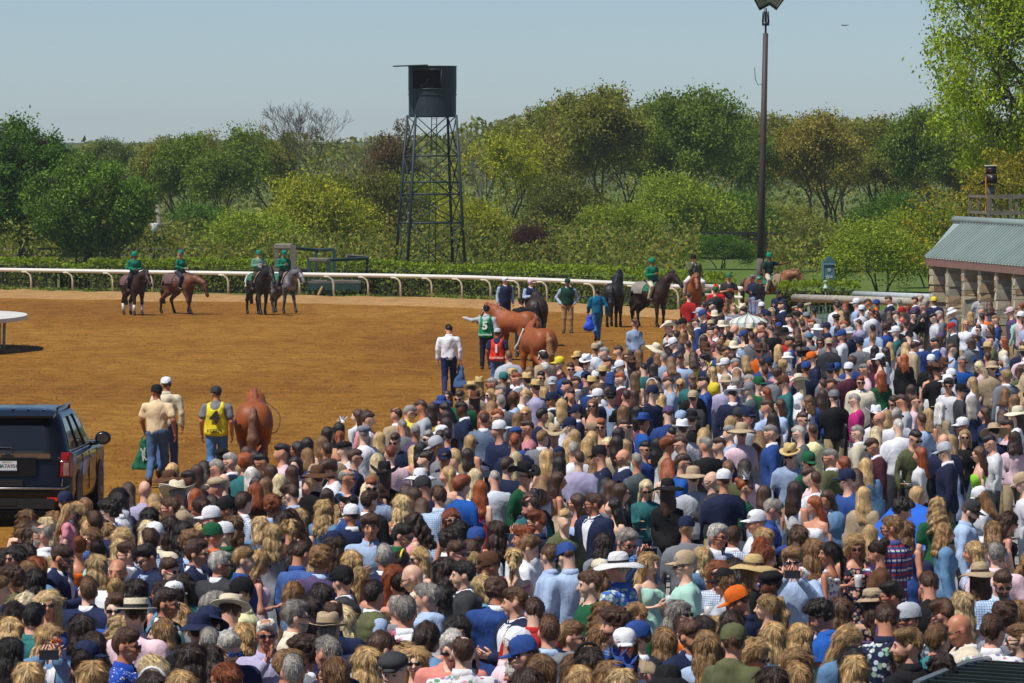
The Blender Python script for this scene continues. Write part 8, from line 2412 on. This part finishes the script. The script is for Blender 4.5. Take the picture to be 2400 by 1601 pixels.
# drinks and phones held by some of them
nc_ = 0; used_cup = set()
for p, lab in zip(near_p, LB):
    if p['pose'] == 'hold' and 'c' in p['fl']:
        W = Vector(arms(p['sex'], 'hold')[0][2]); c, cn = [('#d9742a', 'orange'), ('#e0b040', 'golden'), ('#c2584a', 'red'), ('#cfc7a8', 'cloudy'), ('#a9702a', 'amber')][nc_ % 5]; nc_ += 1
        cl_ = 'clear cup of ' + cn + ' drink held by the ' + tidy(' '.join(lab.split(',')[0].split()[:7])).replace(' with ', ', ')
        if cl_ in used_cup: cl_ += ', ' + ('lower' if p['py'] > 1300 else 'upper') + (' right' if p['px'] > 1200 else ' left')
        used_cup.add(cl_)
        cup(p['o'].matrix_basis @ (W + Vector((.06, -.11, -.02))), c, cl_)
    elif p['pose'] == 'up' and 'u' in p['fl']:
        W = Vector(arms(p['sex'], 'up')[0][2]); ph = MB().box((0, 0, 0), (.15, .012, .075)).build('phone', [M_BAND], None, False, loc=p['o'].matrix_basis @ Vector((0, W.y - .13, W.z + .06))); ph.rotation_euler = (0, 0, R(p['yaw'])); tag(ph, 'black phone held up by the ' + tidy(' '.join(lab.split(',')[0].split()[:9])), 'phone')

# everybody further back: one object
def me_tris(me):
    me.calc_loop_triangles(); nv = len(me.vertices); V = np.empty(nv * 3, np.float32); me.vertices.foreach_get('co', V); T = np.empty(len(me.loop_triangles) * 3, np.int32); me.loop_triangles.foreach_get('vertices', T); return V.reshape(-1, 3), T.reshape(-1, 3)
def q2t(VQ): V, Q = VQ; return V, np.concatenate([Q[:, [0, 1, 2]], Q[:, [0, 2, 3]]]).astype(np.int32)
def body_lo(sex, pose, hv, cov):
    xs = axis(-.46, .46, .07, (-.10, .10), .030); ys = axis(-.44, .22, .075, (-.15, .13), .030); zs = axis(.92, 1.80, .075, (1.50, 1.79), .028); P = grid(xs, ys, zs)
    f = field(P, torso_prims(sex, -.036 if cov else -.012) + [('k', .03)] + arm_prims(sex, pose, -.014 if cov else 0), .05); f = smin(f, cap_(P, (0, .02, 1.44), (0, 0, 1.60), .056 if sex == 'm' else .047, .052 if sex == 'm' else .045), .03); f = smin(f, field(headspace(P, hv), head_prims(sex), .03), .018)
    for (S, E, W) in arms(sex, pose): d = (Vector(W) - Vector(E)).normalized(); f = smin(f, cap_(P, W, Vector(W) + d * .13, .034, .026), .02)
    return q2t(snet(f, xs, ys, zs))
def far_crowd(ps):
    MS = mat_skin_attr(); MH = mat_hair(attrcol, 'crowd_hair'); MC = mat_cloth('crowd_cloth', None, attrcol); VV = []; TT = []; CC = []; MM = []; nv = 0
    leg_v, leg_f = [], []; mb = MB()
    for s in (-1, 1): mb.tube([(s * .09, 0, .95), (s * .10, 0, .5), (s * .11, .03, .04)], [.10, .07, .06], 6)
    lm = mb.me('x', [M_CLOTH]); LT_ = me_tris(lm)
    def put(VT, M, c, mi):
        nonlocal nv
        V, T = VT; A = np.array(M, dtype=np.float32); W = V @ A[:3, :3].T + A[:3, 3]; VV.append(W); TT.append(T + nv); CC.append(np.tile(np.array(c, np.float32), (len(V), 1))); MM.append(np.full(len(T), mi, np.int32)); nv += len(V)
    for p in ps:
        sex = p['sex']; r = p['rng']; pose = p['pose'] if p['pose'] in ('down', 'both', 'up', 'hold') else 'down'; hv = p['hv']; s = p['s']; kind = KINDS_[p['top']]; cl = COL[p['tc']]; cc = np.array(srgb(cl[0])) * r.uniform(.72, 1.05)
        M = Matrix.Translation((p['x'], p['D'], p['zg'])) @ Matrix.Rotation(R(p['yaw']), 4, 'Z') @ Matrix.Diagonal((s, s, s, 1)); Hm = M @ head_mat(hv)
        put(cached(('bl', sex, pose, hv, kind not in ('dress', 'tee')), lambda: body_lo(sex, pose, hv, kind not in ('dress', 'tee'))), M, np.array(srgb(p['skin'])) * r.uniform(.9, 1.08), 0)
        kd = kind if kind != 'vest' else 'jacket'
        def g_lo():
            global axis
            old = axis; axis = lambda lo, hi, h, fine=None, hf=None: old(lo, hi, .075)
            try: return q2t(garment_vf(kd, sex, pose))
            finally: axis = old
        put(cached(('gl', kd, sex, pose), g_lo), M, cc, 2); put(LT_, M, srgb(r.choice(['#2a3350', '#3c4452', '#8a7a5e', '#23242a'])), 2)
        if kd == 'jacket': put(cached(('cl', sex), lambda: me_tris(collar_me(sex))), M, (.7, .7, .74), 2)
        hs = hair_style(p)
        if hs: 
            def h_lo():
                global axis
                old = axis; axis = lambda lo, hi, h, fine=None, hf=None: old(lo, hi, .034)
                try: return q2t(hair_vf(hs, sex))
                finally: axis = old
            put(cached(('hl', hs), h_lo), Hm, np.array(srgb(HAIRC.get(p['hc'], HAIRC['b']))) * r.uniform(.6, 1.05), 1)
        if p['hat'] and p['hat'] != 'zz':
            k, hc = p['hat'][0], p['hat'][1:]; hc = hc if hc in COL else 'st'
            put(cached(('htl', k), lambda: me_tris(hat_me(k, False))), Hm, srgb(COL[hc][0]), 2)
        if any(q in SH_KINDS for q in p['fl']) and p['dir'] != 8: put(cached('shl', lambda: me_tris(shades_me('g'))), Hm, (.01, .01, .012), 2)
    me = mesh('crowd', np.concatenate(VV), np.concatenate(TT), [MS, MH, MC], True, np.concatenate(MM), np.concatenate(CC)); o = link('crowd', me)
    tag(o, 'dense mass of racegoers filling the far part of the apron', 'crowd', GN, 'stuff'); print('crowd tris', len(me.polygons), 'people', len(ps))
def mat_skin_attr():
    t = NT('crowd_skin'); c = attrcol(t); t.base(c).rough(.5, .4); return t.m
def fillers():
    r = random.Random(9); out = []; A = [(p['x'], p['D']) for p in people]
    hcs = 'bbddlyykg'; tops = [('s', c) for c in ('wh', 'lb', 'nv', 'bl', 'gy', 'lp', 'lv', 'tl')] + [('j', 'nv'), ('j', 'gy'), ('d', 'pk'), ('d', 'wh'), ('k', 'ol'), ('j', 'tn')]
    edge = sorted([(place_head(px, py, 1.0), (px - 1200) / FPX * place_head(px, py, 1.0)) for px, py in APX])
    for _ in range(9000):
        if len(out) >= 60: break
        D = 60 + 92 * r.random() ** 1.3; xe = np.interp(D, [e[0] for e in edge], [e[1] for e in edge]); x = r.uniform(max(xe + .3, -.095 * D), .093 * D)
        if any((a - x) ** 2 + ((b - D) * .75) ** 2 < .62 ** 2 for a, b in A): continue
        A.append((x, D)); sx = r.choice('mmf'); t = r.choice(tops)
        p = dict(px=0, py=0, dir=r.choice([4, 4, 8, 8, 7, 2, 6]), sex=sx, hc=r.choice(hcs), hs=r.choice(['', '', 'c']) if sx == 'm' else r.choice(['', 'w', 'b', 'p']), hat=r.choice(['', '', '', '', 'cnv', 'cwh', 'str']), top=t[0] if sx == 'f' or t[0] != 'd' else 's', tc=t[1], fl=r.choice(['', 'g']))
        fix_pose(p, r); p['s'] = p['h'] / 1.76; p['x'] = x; p['D'] = D; p['zg'] = zg(D); out.append(p)
    return out
far_crowd(far_p + fillers())
# ================================================================ the thin spring haze
def haze():
    m = bpy.data.materials.new('haze'); m.use_nodes = True; t = m.node_tree; t.nodes.clear()
    v = t.nodes.new('ShaderNodeVolumePrincipled'); v.inputs['Color'].default_value = (.84, .90, 1.0, 1); v.inputs['Density'].default_value = .00013; v.inputs['Anisotropy'].default_value = .25
    o = t.nodes.new('ShaderNodeOutputMaterial'); t.links.new(v.outputs[0], o.inputs['Volume'])
    b = MB().box((0, 1400, 12), (2400, 3200, 30)).build('haze', [m], None, False); tag(b, 'thin pale spring haze over the whole racetrack', 'haze', kind='stuff')
haze()
